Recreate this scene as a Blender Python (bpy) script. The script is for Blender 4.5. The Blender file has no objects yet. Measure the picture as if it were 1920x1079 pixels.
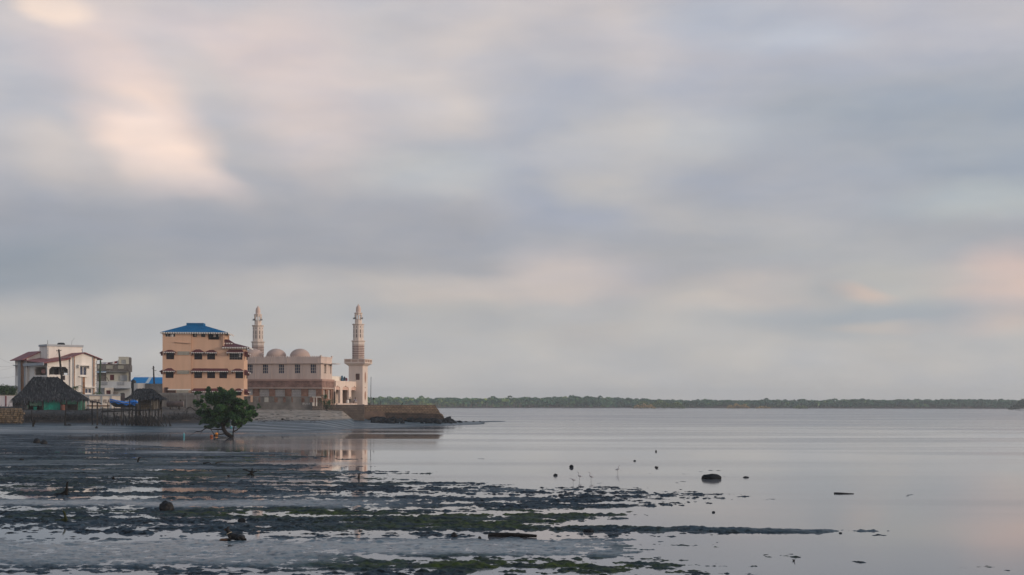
import bpy, bmesh, math, random
import numpy as np
from mathutils import Vector, Matrix, noise as mnoise

random.seed(7)
SC = bpy.context.scene
COL = SC.collection
R = math.radians

# ------------------------------------------------------------------ camera
H = 4.0                       # eye height above the water
F = 50.0 / 36.0 * 1920.0      # focal length in photo pixels
ROLL = 0.0026
cam = bpy.data.cameras.new('camera')
cam.lens = 50; cam.sensor_width = 36; cam.sensor_fit = 'HORIZONTAL'
cam.shift_y = 217.5 / 1920.0
cam.clip_start = 0.5; cam.clip_end = 20000
camo = bpy.data.objects.new('camera', cam); COL.objects.link(camo)
camo.matrix_world = Matrix.Translation((0, 0, H)) @ Matrix.Rotation(-ROLL, 4, 'Y') @ Matrix.Rotation(R(90), 4, 'X')
SC.camera = camo

def ray(px, py):
    u = px - 960; v = 757 - py
    return Vector(((u - ROLL * v) / F, 1.0, (v + ROLL * u) / F))
def at(px, py, Y):
    d = ray(px, py); return Vector((d.x * Y, Y, H + d.z * Y))
def ground(px, py, z=0.0):
    d = ray(px, py); t = (z - H) / d.z
    return Vector((d.x * t, t, z))

def lin(c):
    out = []
    for v in c[:3]:
        v = v / 255.0
        out.append(v / 12.92 if v <= 0.04045 else ((v + 0.055) / 1.055) ** 2.4)
    return (out[0], out[1], out[2], 1.0)

# ------------------------------------------------------------------ world, sun, exposure
SUN_AZ = Vector((0.965, -0.26)).normalized()
SUN_EL = R(13)
sun_dir = Vector((SUN_AZ.x * math.cos(SUN_EL), SUN_AZ.y * math.cos(SUN_EL), math.sin(SUN_EL)))
sun = bpy.data.lights.new('sun', 'SUN'); sun.energy = 1.5; sun.angle = R(12); sun.color = (1.0, 0.84, 0.68)
suno = bpy.data.objects.new('sun', sun); COL.objects.link(suno)
suno.rotation_euler = sun_dir.to_track_quat('Z', 'Y').to_euler()
SC.view_settings.view_transform = 'Standard'; SC.view_settings.look = 'None'
SC.view_settings.exposure = 0.0; SC.view_settings.gamma = 1.0; SC.view_settings.use_curve_mapping = False
SC.cycles.max_bounces = 6; SC.cycles.diffuse_bounces = 2; SC.cycles.glossy_bounces = 3
SC.cycles.transmission_bounces = 2; SC.cycles.transparent_max_bounces = 6; SC.cycles.volume_bounces = 0
SC.cycles.caustics_reflective = False; SC.cycles.caustics_refractive = False

world = bpy.data.worlds.new('World'); SC.world = world; world.use_nodes = True
def build_world():
    nt = world.node_tree; nt.nodes.clear(); N = nt.nodes.new; L = nt.links.new
    out = N('ShaderNodeOutputWorld')
    def val(v, op, a, b=None, c=None):
        n = N('ShaderNodeMath'); n.operation = op
        for i, x in enumerate((a, b, c)):
            if x is None: continue
            if isinstance(x, (int, float)): n.inputs[i].default_value = x
            else: L(x, n.inputs[i])
        return n.outputs[0]
    m = lambda op, a, b=None, c=None: val(None, op, a, b, c)
    tc = N('ShaderNodeTexCoord')
    sep = N('ShaderNodeSeparateXYZ'); L(tc.outputs['Generated'], sep.inputs[0])
    u = m('MULTIPLY', m('ARCTAN2', sep.outputs[0], sep.outputs[1]), 2.667)
    v = m('MULTIPLY', m('ARCSINE', sep.outputs[2]), 2.667)
    comb = N('ShaderNodeCombineXYZ'); L(u, comb.inputs[0]); L(v, comb.inputs[1])
    # wander of the cloud edges, drawn out along the wind
    mp = N('ShaderNodeMapping'); mp.inputs['Scale'].default_value = (3.4, 6.0, 1); L(comb.outputs[0], mp.inputs[0])
    nz = N('ShaderNodeTexNoise'); nz.inputs['Scale'].default_value = 1.0; nz.inputs['Detail'].default_value = 4
    L(mp.outputs[0], nz.inputs['Vector'])
    sub = N('ShaderNodeVectorMath'); sub.operation = 'SUBTRACT'; L(nz.outputs['Color'], sub.inputs[0]); sub.inputs[1].default_value = (.5, .5, .5)
    mul = N('ShaderNodeVectorMath'); mul.operation = 'MULTIPLY'; L(sub.outputs[0], mul.inputs[0]); mul.inputs[1].default_value = (.13, .075, 0)
    add = N('ShaderNodeVectorMath'); add.operation = 'ADD'; L(comb.outputs[0], add.inputs[0]); L(mul.outputs[0], add.inputs[1])
    P = add.outputs[0]
    sp = N('ShaderNodeSeparateXYZ'); L(P, sp.inputs[0])
    ramp = N('ShaderNodeValToRGB'); ramp.color_ramp.interpolation = 'B_SPLINE'
    stops = [(0, (192, 192, 191)), (.10, (189, 189, 188)), (.17, (187, 186, 184)), (.215, (184, 181, 180)), (.255, (167, 169, 174)), (.33, (171, 172, 178)),
             (.46, (189, 188, 190)), (.62, (196, 194, 197)), (1.0, (190, 191, 197))]
    cr = ramp.color_ramp
    while len(cr.elements) < len(stops): cr.elements.new(.5)
    for e, (p, c) in zip(cr.elements, stops): e.position = p; e.color = lin(c)
    L(sp.outputs[1], ramp.inputs[0])
    cur = ramp.outputs[0]
    # cloud masses: (px, py, radius x, radius y, turn, colour, weight)
    blobs = [
        (380, 90, 900, 170, 0, (208, 203, 201), .55), (1060, 60, 330, 190, 0, (211, 203, 199), .75),
        (1560, 120, 560, 190, 0, (184, 187, 197), .7), (1750, 260, 700, 180, 0, (161, 170, 180), .9),
        (20, 150, 230, 160, 0, (191, 193, 199), .8), (330, 10, 200, 60, 0, (188, 194, 200), .7),
        (200, 105, 210, 130, -18, (226, 214, 204), .85), (98, 2, 85, 46, -15, (246, 230, 210), .95),
        (450, 75, 300, 80, -12, (226, 214, 204), .75), (570, 150, 220, 150, -60, (222, 211, 201), .75),
        (640, 170, 200, 120, 0, (197, 194, 196), .15), (275, 235, 165, 110, -42, (242, 224, 207), .9),
        (275, 262, 110, 80, -40, (255, 236, 216), .9), (330, 318, 175, 50, -22, (243, 226, 209), .85),
        (365, 335, 90, 36, -10, (246, 229, 211), .55), (110, 265, 120, 40, -8, (212, 204, 199), .6), (160, 175, 120, 30, -5, (180, 186, 194), .35),
        (170, 320, 190, 55, -5, (203, 196, 192), .7), (330, 105, 130, 50, -25, (200, 200, 203), .35),
        (130, 445, 700, 130, 2, (156, 161, 171), .85), (60, 505, 380, 80, 0, (148, 157, 166), .8), (540, 495, 460, 55, 2, (160, 163, 170), .7),
        (700, 455, 560, 120, 0, (166, 168, 174), .75),
        (830, 165, 260, 90, -12, (213, 206, 203), .7), (905, 200, 150, 70, 0, (217, 208, 201), .55), (850, 320, 230, 80, 0, (192, 196, 197), .7),
        (1010, 215, 220, 130, 0, (180, 186, 194), .4), (1050, 300, 190, 330, 10, (172, 178, 190), .75), (1080, 420, 190, 160, -45, (167, 172, 183), .75),
        (1250, 270, 330, 110, -5, (196, 195, 194), .8), (1340, 250, 160, 60, 0, (198, 200, 201), .6), (1120, 350, 150, 50, 0, (196, 193, 188), .6),
        (1310, 170, 190, 60, 0, (181, 185, 195), .6), (1500, 68, 170, 40, 0, (193, 199, 208), .75), (1360, 30, 200, 70, 0, (181, 188, 199), .7),
        (1360, 340, 220, 60, 0, (172, 176, 185), .7), (1450, 420, 330, 80, -4, (185, 185, 184), .75), (1180, 470, 330, 60, 0, (170, 172, 176), .7),
        (1490, 340, 300, 120, 0, (171, 175, 184), .6), (1860, 385, 240, 50, 0, (182, 190, 192), .75), (1640, 470, 460, 60, 0, (171, 175, 180), .7),
        (1070, 515, 170, 70, 0, (206, 196, 191), .8), (930, 548, 300, 38, 0, (204, 194, 187), .75), (610, 535, 420, 40, 0, (192, 188, 184), .6),
        (1880, 540, 150, 90, 0, (215, 197, 183), .9), (1480, 543, 180, 62, 0, (199, 190, 184), .8), (1640, 540, 260, 62, 0, (188, 190, 187), .6),
        (1622, 551, 85, 22, -18, (214, 198, 181), .8), (1560, 545, 60, 40, 0, (168, 173, 178), .5), (1660, 592, 380, 34, 1, (163, 172, 180), .8),
        (1560, 624, 130, 22, 0, (170, 176, 181), .6), (1660, 613, 130, 14, 0, (198, 190, 183), .6), (1340, 572, 160, 26, 0, (196, 190, 185), .55),
        (760, 600, 360, 30, 0, (173, 175, 177), .55), (1120, 628, 130, 30, 0, (187, 182, 178), .4), (250, 600, 700, 60, 0, (178, 180, 182), .6),
    ]
    for (px, py, rx, ry, turn, c, w) in blobs:
        if c[0] - c[2] > 20: c = (c[0] - 1, c[1] - 4, c[2] + 1)
        d = ray(px, py).normalized()
        cu = math.atan2(d.x, d.y) * 2.667; cv = math.asin(d.z) * 2.667
        mpp = N('ShaderNodeMapping'); mpp.vector_type = 'TEXTURE'
        mpp.inputs['Location'].default_value = (cu, cv, 0); mpp.inputs['Rotation'].default_value = (0, 0, R(turn))
        mpp.inputs['Scale'].default_value = (rx / 1000 * 1.12, ry / 1000 * 1.12, 1)
        L(P, mpp.inputs[0])
        g = N('ShaderNodeTexGradient'); g.gradient_type = 'SPHERICAL'; L(mpp.outputs[0], g.inputs[0])
        mr = N('ShaderNodeMapRange'); mr.interpolation_type = 'SMOOTHSTEP'
        mr.inputs[2].default_value = .70 if w >= .9 else .85; mr.inputs[4].default_value = w
        L(g.outputs['Fac'], mr.inputs[0])
        mx = N('ShaderNodeMix'); mx.data_type = 'RGBA'
        L(mr.outputs[0], mx.inputs[0]); L(cur, mx.inputs[6]); mx.inputs[7].default_value = lin(c)
        cur = mx.outputs[2]
    # fine drawn-out streaks
    mp2 = N('ShaderNodeMapping'); mp2.inputs['Scale'].default_value = (4.0, 17, 1); L(comb.outputs[0], mp2.inputs[0])
    nz2 = N('ShaderNodeTexNoise'); nz2.inputs['Scale'].default_value = 1.0; nz2.inputs['Detail'].default_value = 5; L(mp2.outputs[0], nz2.inputs['Vector'])
    streak = m('MULTIPLY_ADD', nz2.outputs['Fac'], .20, .90)
    mp3 = N('ShaderNodeMapping'); mp3.inputs['Scale'].default_value = (5.5, 15, 1); mp3.inputs['Rotation'].default_value = (0, 0, .12); L(P, mp3.inputs[0])
    nz3 = N('ShaderNodeTexNoise'); nz3.inputs['Scale'].default_value = 1.0; nz3.inputs['Detail'].default_value = 4; nz3.inputs['Roughness'].default_value = .45; L(mp3.outputs[0], nz3.inputs['Vector'])
    r3 = N('ShaderNodeMapRange'); r3.inputs[1].default_value = .32; r3.inputs[2].default_value = .68; L(nz3.outputs['Fac'], r3.inputs[0])
    mo = N('ShaderNodeMix'); mo.data_type = 'RGBA'; L(r3.outputs[0], mo.inputs[0]); mo.inputs[6].default_value = (.955, .957, 1.0, 1); mo.inputs[7].default_value = (1.085, 1.043, 1.025, 1)
    mm = N('ShaderNodeMix'); mm.data_type = 'RGBA'; mm.blend_type = 'MULTIPLY'; mm.inputs[0].default_value = 1; L(cur, mm.inputs[6]); L(mo.outputs[2], mm.inputs[7]); cur = mm.outputs[2]
    # overhead: cool and even; behind the viewer and towards the dawn: bright and warm
    top = N('ShaderNodeMapRange'); top.interpolation_type = 'SMOOTHSTEP'
    top.inputs[1].default_value = .80; top.inputs[2].default_value = 2.2; L(v, top.inputs[0])
    mt = N('ShaderNodeMix'); mt.data_type = 'RGBA'; L(top.outputs[0], mt.inputs[0]); L(cur, mt.inputs[6]); mt.inputs[7].default_value = (.23, .33, .47, 1)
    dt = N('ShaderNodeVectorMath'); dt.operation = 'DOT_PRODUCT'; L(tc.outputs['Generated'], dt.inputs[0]); dt.inputs[1].default_value = (.88, -.47, .05)
    br = N('ShaderNodeMapRange'); br.interpolation_type = 'SMOOTHSTEP'; br.inputs[1].default_value = .0; br.inputs[2].default_value = 1.0
    br.inputs[3].default_value = 0; br.inputs[4].default_value = 1.0; L(dt.outputs['Value'], br.inputs[0])
    warm = N('ShaderNodeMix'); warm.data_type = 'RGBA'; L(br.outputs[0], warm.inputs[0]); warm.inputs[6].default_value = (1, 1, 1, 1); warm.inputs[7].default_value = (2.4, 2.0, 1.7, 1)
    ml = N('ShaderNodeMix'); ml.data_type = 'RGBA'; ml.blend_type = 'MULTIPLY'; ml.inputs[0].default_value = 1; L(mt.outputs[2], ml.inputs[6]); L(warm.outputs[2], ml.inputs[7])
    b2 = N('ShaderNodeBackground'); L(ml.outputs[2], b2.inputs[0]); L(streak, b2.inputs[1])
    sky = N('ShaderNodeTexSky'); sky.sky_type = 'NISHITA'; sky.sun_disc = False; sky.sun_elevation = SUN_EL
    sky.sun_rotation = math.atan2(SUN_AZ.x, SUN_AZ.y)
    b1 = N('ShaderNodeBackground'); L(sky.outputs[0], b1.inputs[0]); b1.inputs[1].default_value = .10
    mix = N('ShaderNodeMixShader'); mix.inputs[0].default_value = .94
    L(b1.outputs[0], mix.inputs[1]); L(b2.outputs[0], mix.inputs[2]); L(mix.outputs[0], out.inputs[0])
build_world()
world.cycles.sampling_method = 'MANUAL'; world.cycles.sample_map_resolution = 512

# ------------------------------------------------------------------ mesh and object helpers
class MB:
    def __init__(s): s.v = []; s.f = []
    def q(s, *p):
        i = len(s.v); s.v += [tuple(a) for a in p]; s.f.append(tuple(range(i, i + len(p))))
    def box(s, x0, x1, y0, y1, z0, z1):
        s.hexa([(x0, y0, z0), (x1, y0, z0), (x1, y1, z0), (x0, y1, z0), (x0, y0, z1), (x1, y0, z1), (x1, y1, z1), (x0, y1, z1)])
    def hexa(s, p):
        i = len(s.v); s.v += [tuple(a) for a in p]
        for f in ((0, 3, 2, 1), (4, 5, 6, 7), (0, 1, 5, 4), (1, 2, 6, 5), (2, 3, 7, 6), (3, 0, 4, 7)): s.f.append(tuple(i + k for k in f))
    def pbox(s, P, a0, a1, c0, c1, z0, z1):
        s.hexa([P(a0, c0, z0), P(a1, c0, z0), P(a1, c1, z0), P(a0, c1, z0), P(a0, c0, z1), P(a1, c0, z1), P(a1, c1, z1), P(a0, c1, z1)])
    def tube(s, pts, rad, n=6, cap=True):
        pts = [Vector(p) for p in pts]
        if isinstance(rad, (int, float)): rad = [rad] * len(pts)
        base = len(s.v)
        for k, p in enumerate(pts):
            t = (pts[min(k + 1, len(pts) - 1)] - pts[max(k - 1, 0)]).normalized()
            a = t.cross(Vector((.13, .31, .94)) if abs(t.z) < .9 else Vector((1, .2, 0))).normalized(); b = t.cross(a)
            for j in range(n):
                w = 2 * math.pi * j / n; s.v.append(tuple(p + (a * math.cos(w) + b * math.sin(w)) * rad[k]))
        for k in range(len(pts) - 1):
            for j in range(n):
                s.f.append((base + k * n + j, base + k * n + (j + 1) % n, base + (k + 1) * n + (j + 1) % n, base + (k + 1) * n + j))
        if cap:
            s.f.append(tuple(base + j for j in range(n))); e = base + (len(pts) - 1) * n; s.f.append(tuple(e + j for j in reversed(range(n))))
    def lathe(s, prof, n=16, ph=0.0, cx=0, cy=0, cap=True):
        base = len(s.v)
        for (r, z) in prof:
            for j in range(n):
                w = 2 * math.pi * j / n + ph; s.v.append((cx + r * math.cos(w), cy + r * math.sin(w), z))
        for k in range(len(prof) - 1):
            for j in range(n):
                s.f.append((base + k * n + j, base + k * n + (j + 1) % n, base + (k + 1) * n + (j + 1) % n, base + (k + 1) * n + j))
        if cap:
            s.f.append(tuple(base + j for j in range(n))); e = base + (len(prof) - 1) * n; s.f.append(tuple(e + j for j in range(n)))
    def prism(s, P, pts, c0, c1):      # outline (a,z) run from depth c0 to c1
        i = len(s.v); n = len(pts)
        s.v += [tuple(P(a, c0, z)) for a, z in pts] + [tuple(P(a, c1, z)) for a, z in pts]
        s.f.append(tuple(range(i, i + n))); s.f.append(tuple(range(i + 2 * n - 1, i + n - 1, -1)))
        for k in range(n): s.f.append((i + k, i + (k + 1) % n, i + n + (k + 1) % n, i + n + k))
    def hip(s, x0, x1, y0, y1, z0, rx0, rx1, ry0, ry1, z1, th=.06):
        b = [(x0, y0), (x1, y0), (x1, y1), (x0, y1)]; t = [(rx0, ry0), (rx1, ry0), (rx1, ry1), (rx0, ry1)]
        s.hexa([(x, y, z0) for x, y in b] + [(x, y, z0 + th) for x, y in b])
        i = len(s.v); s.v += [(x, y, z0 + th) for x, y in b] + [(x, y, z1) for x, y in t]
        for k in range(4): s.f.append((i + k, i + (k + 1) % 4, i + 4 + (k + 1) % 4, i + 4 + k))
        s.f.append((i + 4, i + 5, i + 6, i + 7))
    def add(s, verts, faces):
        i = len(s.v); s.v += [tuple(v) for v in verts]; s.f += [tuple(i + k for k in f) for f in faces]

def obj(name, mb, mat, parent=None, smooth=False):
    me = bpy.data.meshes.new(name); me.from_pydata(mb.v, [], mb.f); me.update()
    if smooth: me.polygons.foreach_set('use_smooth', [True] * len(me.polygons))
    o = bpy.data.objects.new(name, me); COL.objects.link(o)
    if mat: me.materials.append(mat)
    if parent: o.parent = parent
    return o
def tag(o, label, cat, group=None, kind=None):
    o['label'] = label; o['category'] = cat
    if group: o['group'] = group
    if kind: o['kind'] = kind
    return o
def struct(o, kind='structure'): o['kind'] = kind; return o
def thing(name, label, cat, loc=(0, 0, 0), rz=0, group=None):
    o = bpy.data.objects.new(name, None); COL.objects.link(o); o.location = loc; o.rotation_euler = (0, 0, rz)
    o.empty_display_size = .3
    return tag(o, label, cat, group)
def copy_tree(o, parent=None):
    c = o.copy(); COL.objects.link(c); c.parent = parent
    for ch in [k for k in bpy.data.objects if k.parent == o]: copy_tree(ch, c)
    return c
class Frame:                                      # a building's own axes: x along its front, y into its depth
    def __init__(s, px, Y, rz, z):
        p = at(px, 757, Y); s.o = Vector((p.x, p.y, z)); s.rz = R(rz); s.z = z
        s.c, s.s = math.cos(s.rz), math.sin(s.rz)
    def loc(s, w): d = w - s.o; return Vector((d.x * s.c + d.y * s.s, -d.x * s.s + d.y * s.c, d.z))
    def dirl(s, d): return Vector((d.x * s.c + d.y * s.s, -d.x * s.s + d.y * s.c, d.z))
    def f(s, px, py, ly=0.0):
        o = s.loc(Vector((0, 0, H))); d = s.dirl(ray(px, py)); t = (ly - o.y) / d.y
        return o.x + d.x * t, o.z + d.z * t
    def r(s, px, py, lx=0.0):
        o = s.loc(Vector((0, 0, H))); d = s.dirl(ray(px, py)); t = (lx - o.x) / d.x
        return o.y + d.y * t, o.z + d.z * t
    def fx(s, px, ly=0.0): return s.f(px, 757, ly)[0]
    def fz(s, px, py, ly=0.0): return s.f(px, py, ly)[1]
    def world(s, x, y, z): return s.o + Vector((x * s.c - y * s.s, x * s.s + y * s.c, z))

# ------------------------------------------------------------------ materials
def nodes(name):
    m = bpy.data.materials.new(name); m.use_nodes = True; nt = m.node_tree; return m, nt, nt.nodes['Principled BSDF']
def mat(name, col, rough=.85, var=.18, scale=1.5, bump=.0, bscale=20, spec=.3, dirt=None, dirt_amt=.0, streak=False, metal=0.0, col2=None, trans=0):
    m, nt, bs = nodes(name); N = nt.nodes.new; L = nt.links.new
    bs.inputs['Roughness'].default_value = rough; bs.inputs['Specular IOR Level'].default_value = spec; bs.inputs['Metallic'].default_value = metal
    tc = N('ShaderNodeTexCoord'); nz = N('ShaderNodeTexNoise'); nz.inputs['Scale'].default_value = scale; nz.inputs['Detail'].default_value = 5
    mp = N('ShaderNodeMapping'); L(tc.outputs['Object'], mp.inputs[0]); L(mp.outputs[0], nz.inputs['Vector'])
    if streak: mp.inputs['Scale'].default_value = (2.2, 2.2, .35)
    a = N('ShaderNodeMix'); a.data_type = 'RGBA'
    mr = N('ShaderNodeMapRange'); mr.inputs[1].default_value = .3; mr.inputs[2].default_value = .7; L(nz.outputs['Fac'], mr.inputs[0]); L(mr.outputs[0], a.inputs[0])
    a.inputs[6].default_value = tuple(c * (1 - var) for c in col) + (1,)
    a.inputs[7].default_value = (tuple(col2) if col2 else tuple(min(1, c * (1 + var)) for c in col)) + (1,)
    cur = a.outputs[2]
    if dirt:
        nz2 = N('ShaderNodeTexNoise'); nz2.inputs['Scale'].default_value = scale * .45; nz2.inputs['Detail'].default_value = 6; L(mp.outputs[0], nz2.inputs['Vector'])
        mr2 = N('ShaderNodeMapRange'); mr2.inputs[1].default_value = .5; mr2.inputs[2].default_value = .75; mr2.inputs[4].default_value = dirt_amt; L(nz2.outputs['Fac'], mr2.inputs[0])
        b = N('ShaderNodeMix'); b.data_type = 'RGBA'; L(mr2.outputs[0], b.inputs[0]); L(cur, b.inputs[6]); b.inputs[7].default_value = tuple(dirt) + (1,)
        cur = b.outputs[2]
    L(cur, bs.inputs['Base Color'])
    if bump:
        nb = N('ShaderNodeTexNoise'); nb.inputs['Scale'].default_value = bscale; nb.inputs['Detail'].default_value = 4; L(tc.outputs['Object'], nb.inputs['Vector'])
        bp = N('ShaderNodeBump'); bp.inputs['Strength'].default_value = bump; bp.inputs['Distance'].default_value = .05
        L(nb.outputs['Fac'], bp.inputs['Height']); L(bp.outputs[0], bs.inputs['Normal'])
    return m
def mat_brick(name, c1, c2, mortar, sx=2.0, row=.28, w=.6, rough=.9, msize=.03, rot=None):
    m, nt, bs = nodes(name); N = nt.nodes.new; L = nt.links.new
    bs.inputs['Roughness'].default_value = rough; bs.inputs['Specular IOR Level'].default_value = .2
    tc = N('ShaderNodeTexCoord'); sp = N('ShaderNodeSeparateXYZ'); L(tc.outputs['Object'], sp.inputs[0])
    ad = N('ShaderNodeMath'); ad.operation = 'ADD'; L(sp.outputs[0], ad.inputs[0]); L(sp.outputs[1], ad.inputs[1])
    cb = N('ShaderNodeCombineXYZ'); L(ad.outputs[0], cb.inputs[0]); L(sp.outputs[2], cb.inputs[1])
    br = N('ShaderNodeTexBrick'); L(cb.outputs[0], br.inputs['Vector'])
    br.inputs['Scale'].default_value = 1.0; br.inputs['Brick Width'].default_value = w; br.inputs['Row Height'].default_value = row
    br.inputs['Mortar Size'].default_value = msize; br.inputs['Color1'].default_value = tuple(c1) + (1,); br.inputs['Color2'].default_value = tuple(c2) + (1,)
    br.inputs['Mortar'].default_value = tuple(mortar) + (1,); br.inputs['Bias'].default_value = 0
    nz = N('ShaderNodeTexNoise'); nz.inputs['Scale'].default_value = 1.1; nz.inputs['Detail'].default_value = 6; L(tc.outputs['Object'], nz.inputs['Vector'])
    mr = N('ShaderNodeMapRange'); mr.inputs[1].default_value = .3; mr.inputs[2].default_value = .7; mr.inputs[3].default_value = .62; mr.inputs[4].default_value = 1.3; L(nz.outputs['Fac'], mr.inputs[0])
    mx = N('ShaderNodeMix'); mx.data_type = 'RGBA'; mx.blend_type = 'MULTIPLY'; mx.inputs[0].default_value = 1; L(br.outputs[0], mx.inputs[6]); L(mr.outputs[0], mx.inputs[7])
    L(mx.outputs[2], bs.inputs['Base Color'])
    bp = N('ShaderNodeBump'); bp.inputs['Strength'].default_value = .6; bp.inputs['Distance'].default_value = .04; L(br.outputs['Fac'], bp.inputs['Height']); bp.invert = True; L(bp.outputs[0], bs.inputs['Normal'])
    return m
def mat_wave(name, c1, c2, period, axis=2, rough=.8, duty=.5, bump=0.0, var=.12, spec=.3):       # bands in one axis (tiles, sheets, courses)
    m, nt, bs = nodes(name); N = nt.nodes.new; L = nt.links.new
    bs.inputs['Roughness'].default_value = rough; bs.inputs['Specular IOR Level'].default_value = spec
    tc = N('ShaderNodeTexCoord'); sp = N('ShaderNodeSeparateXYZ'); L(tc.outputs['Object'], sp.inputs[0])
    a = N('ShaderNodeMath'); a.operation = 'DIVIDE'; L(sp.outputs[axis], a.inputs[0]); a.inputs[1].default_value = period
    fr = N('ShaderNodeMath'); fr.operation = 'FRACT'; L(a.outputs[0], fr.inputs[0])
    st = N('ShaderNodeMath'); st.operation = 'GREATER_THAN'; L(fr.outputs[0], st.inputs[0]); st.inputs[1].default_value = duty
    mx = N('ShaderNodeMix'); mx.data_type = 'RGBA'; L(st.outputs[0], mx.inputs[0]); mx.inputs[6].default_value = tuple(c1) + (1,); mx.inputs[7].default_value = tuple(c2) + (1,)
    nz = N('ShaderNodeTexNoise'); nz.inputs['Scale'].default_value = .9; nz.inputs['Detail'].default_value = 5; L(tc.outputs['Object'], nz.inputs['Vector'])
    mr = N('ShaderNodeMapRange'); mr.inputs[1].default_value = .3; mr.inputs[2].default_value = .7; mr.inputs[3].default_value = 1 - var; mr.inputs[4].default_value = 1 + var; L(nz.outputs['Fac'], mr.inputs[0])
    m2 = N('ShaderNodeMix'); m2.data_type = 'RGBA'; m2.blend_type = 'MULTIPLY'; m2.inputs[0].default_value = 1; L(mx.outputs[2], m2.inputs[6]); L(mr.outputs[0], m2.inputs[7])
    L(m2.outputs[2], bs.inputs['Base Color'])
    if bump:
        sn = N('ShaderNodeMath'); sn.operation = 'PINGPONG'; L(a.outputs[0], sn.inputs[0]); sn.inputs[1].default_value = .5
        bp = N('ShaderNodeBump'); bp.inputs['Strength'].default_value = bump; bp.inputs['Distance'].default_value = .06; L(sn.outputs[0], bp.inputs['Height']); L(bp.outputs[0], bs.inputs['Normal'])
    return m
def mat_attr(name, attr, c1, c2, rough=.7, spec=.3, trans=.0, c3=None):        # per-leaf colour: a number carried by the face picks its colour from the ramp
    m, nt, bs = nodes(name); N = nt.nodes.new; L = nt.links.new
    bs.inputs['Roughness'].default_value = rough; bs.inputs['Specular IOR Level'].default_value = spec
    at_ = N('ShaderNodeAttribute'); at_.attribute_name = attr
    rp = N('ShaderNodeValToRGB'); L(at_.outputs['Fac'], rp.inputs[0])
    rp.color_ramp.elements[0].color = tuple(c1) + (1,); rp.color_ramp.elements[1].color = tuple(c2) + (1,)
    if c3: e = rp.color_ramp.elements.new(.5); e.color = tuple(c3) + (1,)
    L(rp.outputs[0], bs.inputs['Base Color'])
    return m
def mesh_arrays(name, verts, quads, mat, attrs=None, smooth=True, face_attr=None):
    me = bpy.data.meshes.new(name); nv, nf = len(verts), len(quads); k = quads.shape[1]
    me.vertices.add(nv); me.vertices.foreach_set('co', np.ascontiguousarray(verts, dtype=np.float32).ravel())
    me.loops.add(nf * k); me.loops.foreach_set('vertex_index', np.ascontiguousarray(quads, dtype=np.int32).ravel())
    me.polygons.add(nf); me.polygons.foreach_set('loop_start', np.arange(0, nf * k, k, dtype=np.int32))
    try: me.polygons.foreach_set('loop_total', np.full(nf, k, dtype=np.int32))
    except Exception: pass
    me.update(calc_edges=True)
    me.polygons.foreach_set('use_smooth', np.full(nf, smooth))
    for n, a in (attrs or {}).items():
        at_ = me.attributes.new(n, 'FLOAT', 'POINT'); at_.data.foreach_set('value', np.ascontiguousarray(a, dtype=np.float32))
    for n, a in (face_attr or {}).items():
        at_ = me.attributes.new(n, 'FLOAT', 'FACE'); at_.data.foreach_set('value', np.ascontiguousarray(a, dtype=np.float32))
    me.materials.append(mat)
    o = bpy.data.objects.new(name, me); COL.objects.link(o); return o
# ------------------------------------------------------------------ tidal flat, beach, water
def vnoise(x, y, seed):
    xi = np.floor(x).astype(np.int64); yi = np.floor(y).astype(np.int64); fx = x - xi; fy = y - yi
    def h(a, b):
        n = (a * 374761393 + b * 668265263 + seed * 974711) & 0xffffffff
        n = ((n ^ (n >> 13)) * 1274126177) & 0xffffffff
        n = (n ^ (n >> 16)) & 0xffffffff
        return n.astype(np.float64) / 4294967295.0
    sx = fx * fx * fx * (fx * (fx * 6 - 15) + 10); sy = fy * fy * fy * (fy * (fy * 6 - 15) + 10)
    a = h(xi, yi); b = h(xi + 1, yi); c = h(xi, yi + 1); d = h(xi + 1, yi + 1)
    return (a + (b - a) * sx) * (1 - sy) + (c + (d - c) * sx) * sy
def fbm(x, y, seed, o=3, g=.5):
    t = 0; a = 1; n = 0; c, s = math.cos(.6), math.sin(.6)
    for k in range(o):
        t = t + a * vnoise(x, y, seed + k * 17); n += a; a *= g; x, y = (x * c - y * s) * 2.03 + 3.1, (x * s + y * c) * 2.03 + 7.7
    return t / n
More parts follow.
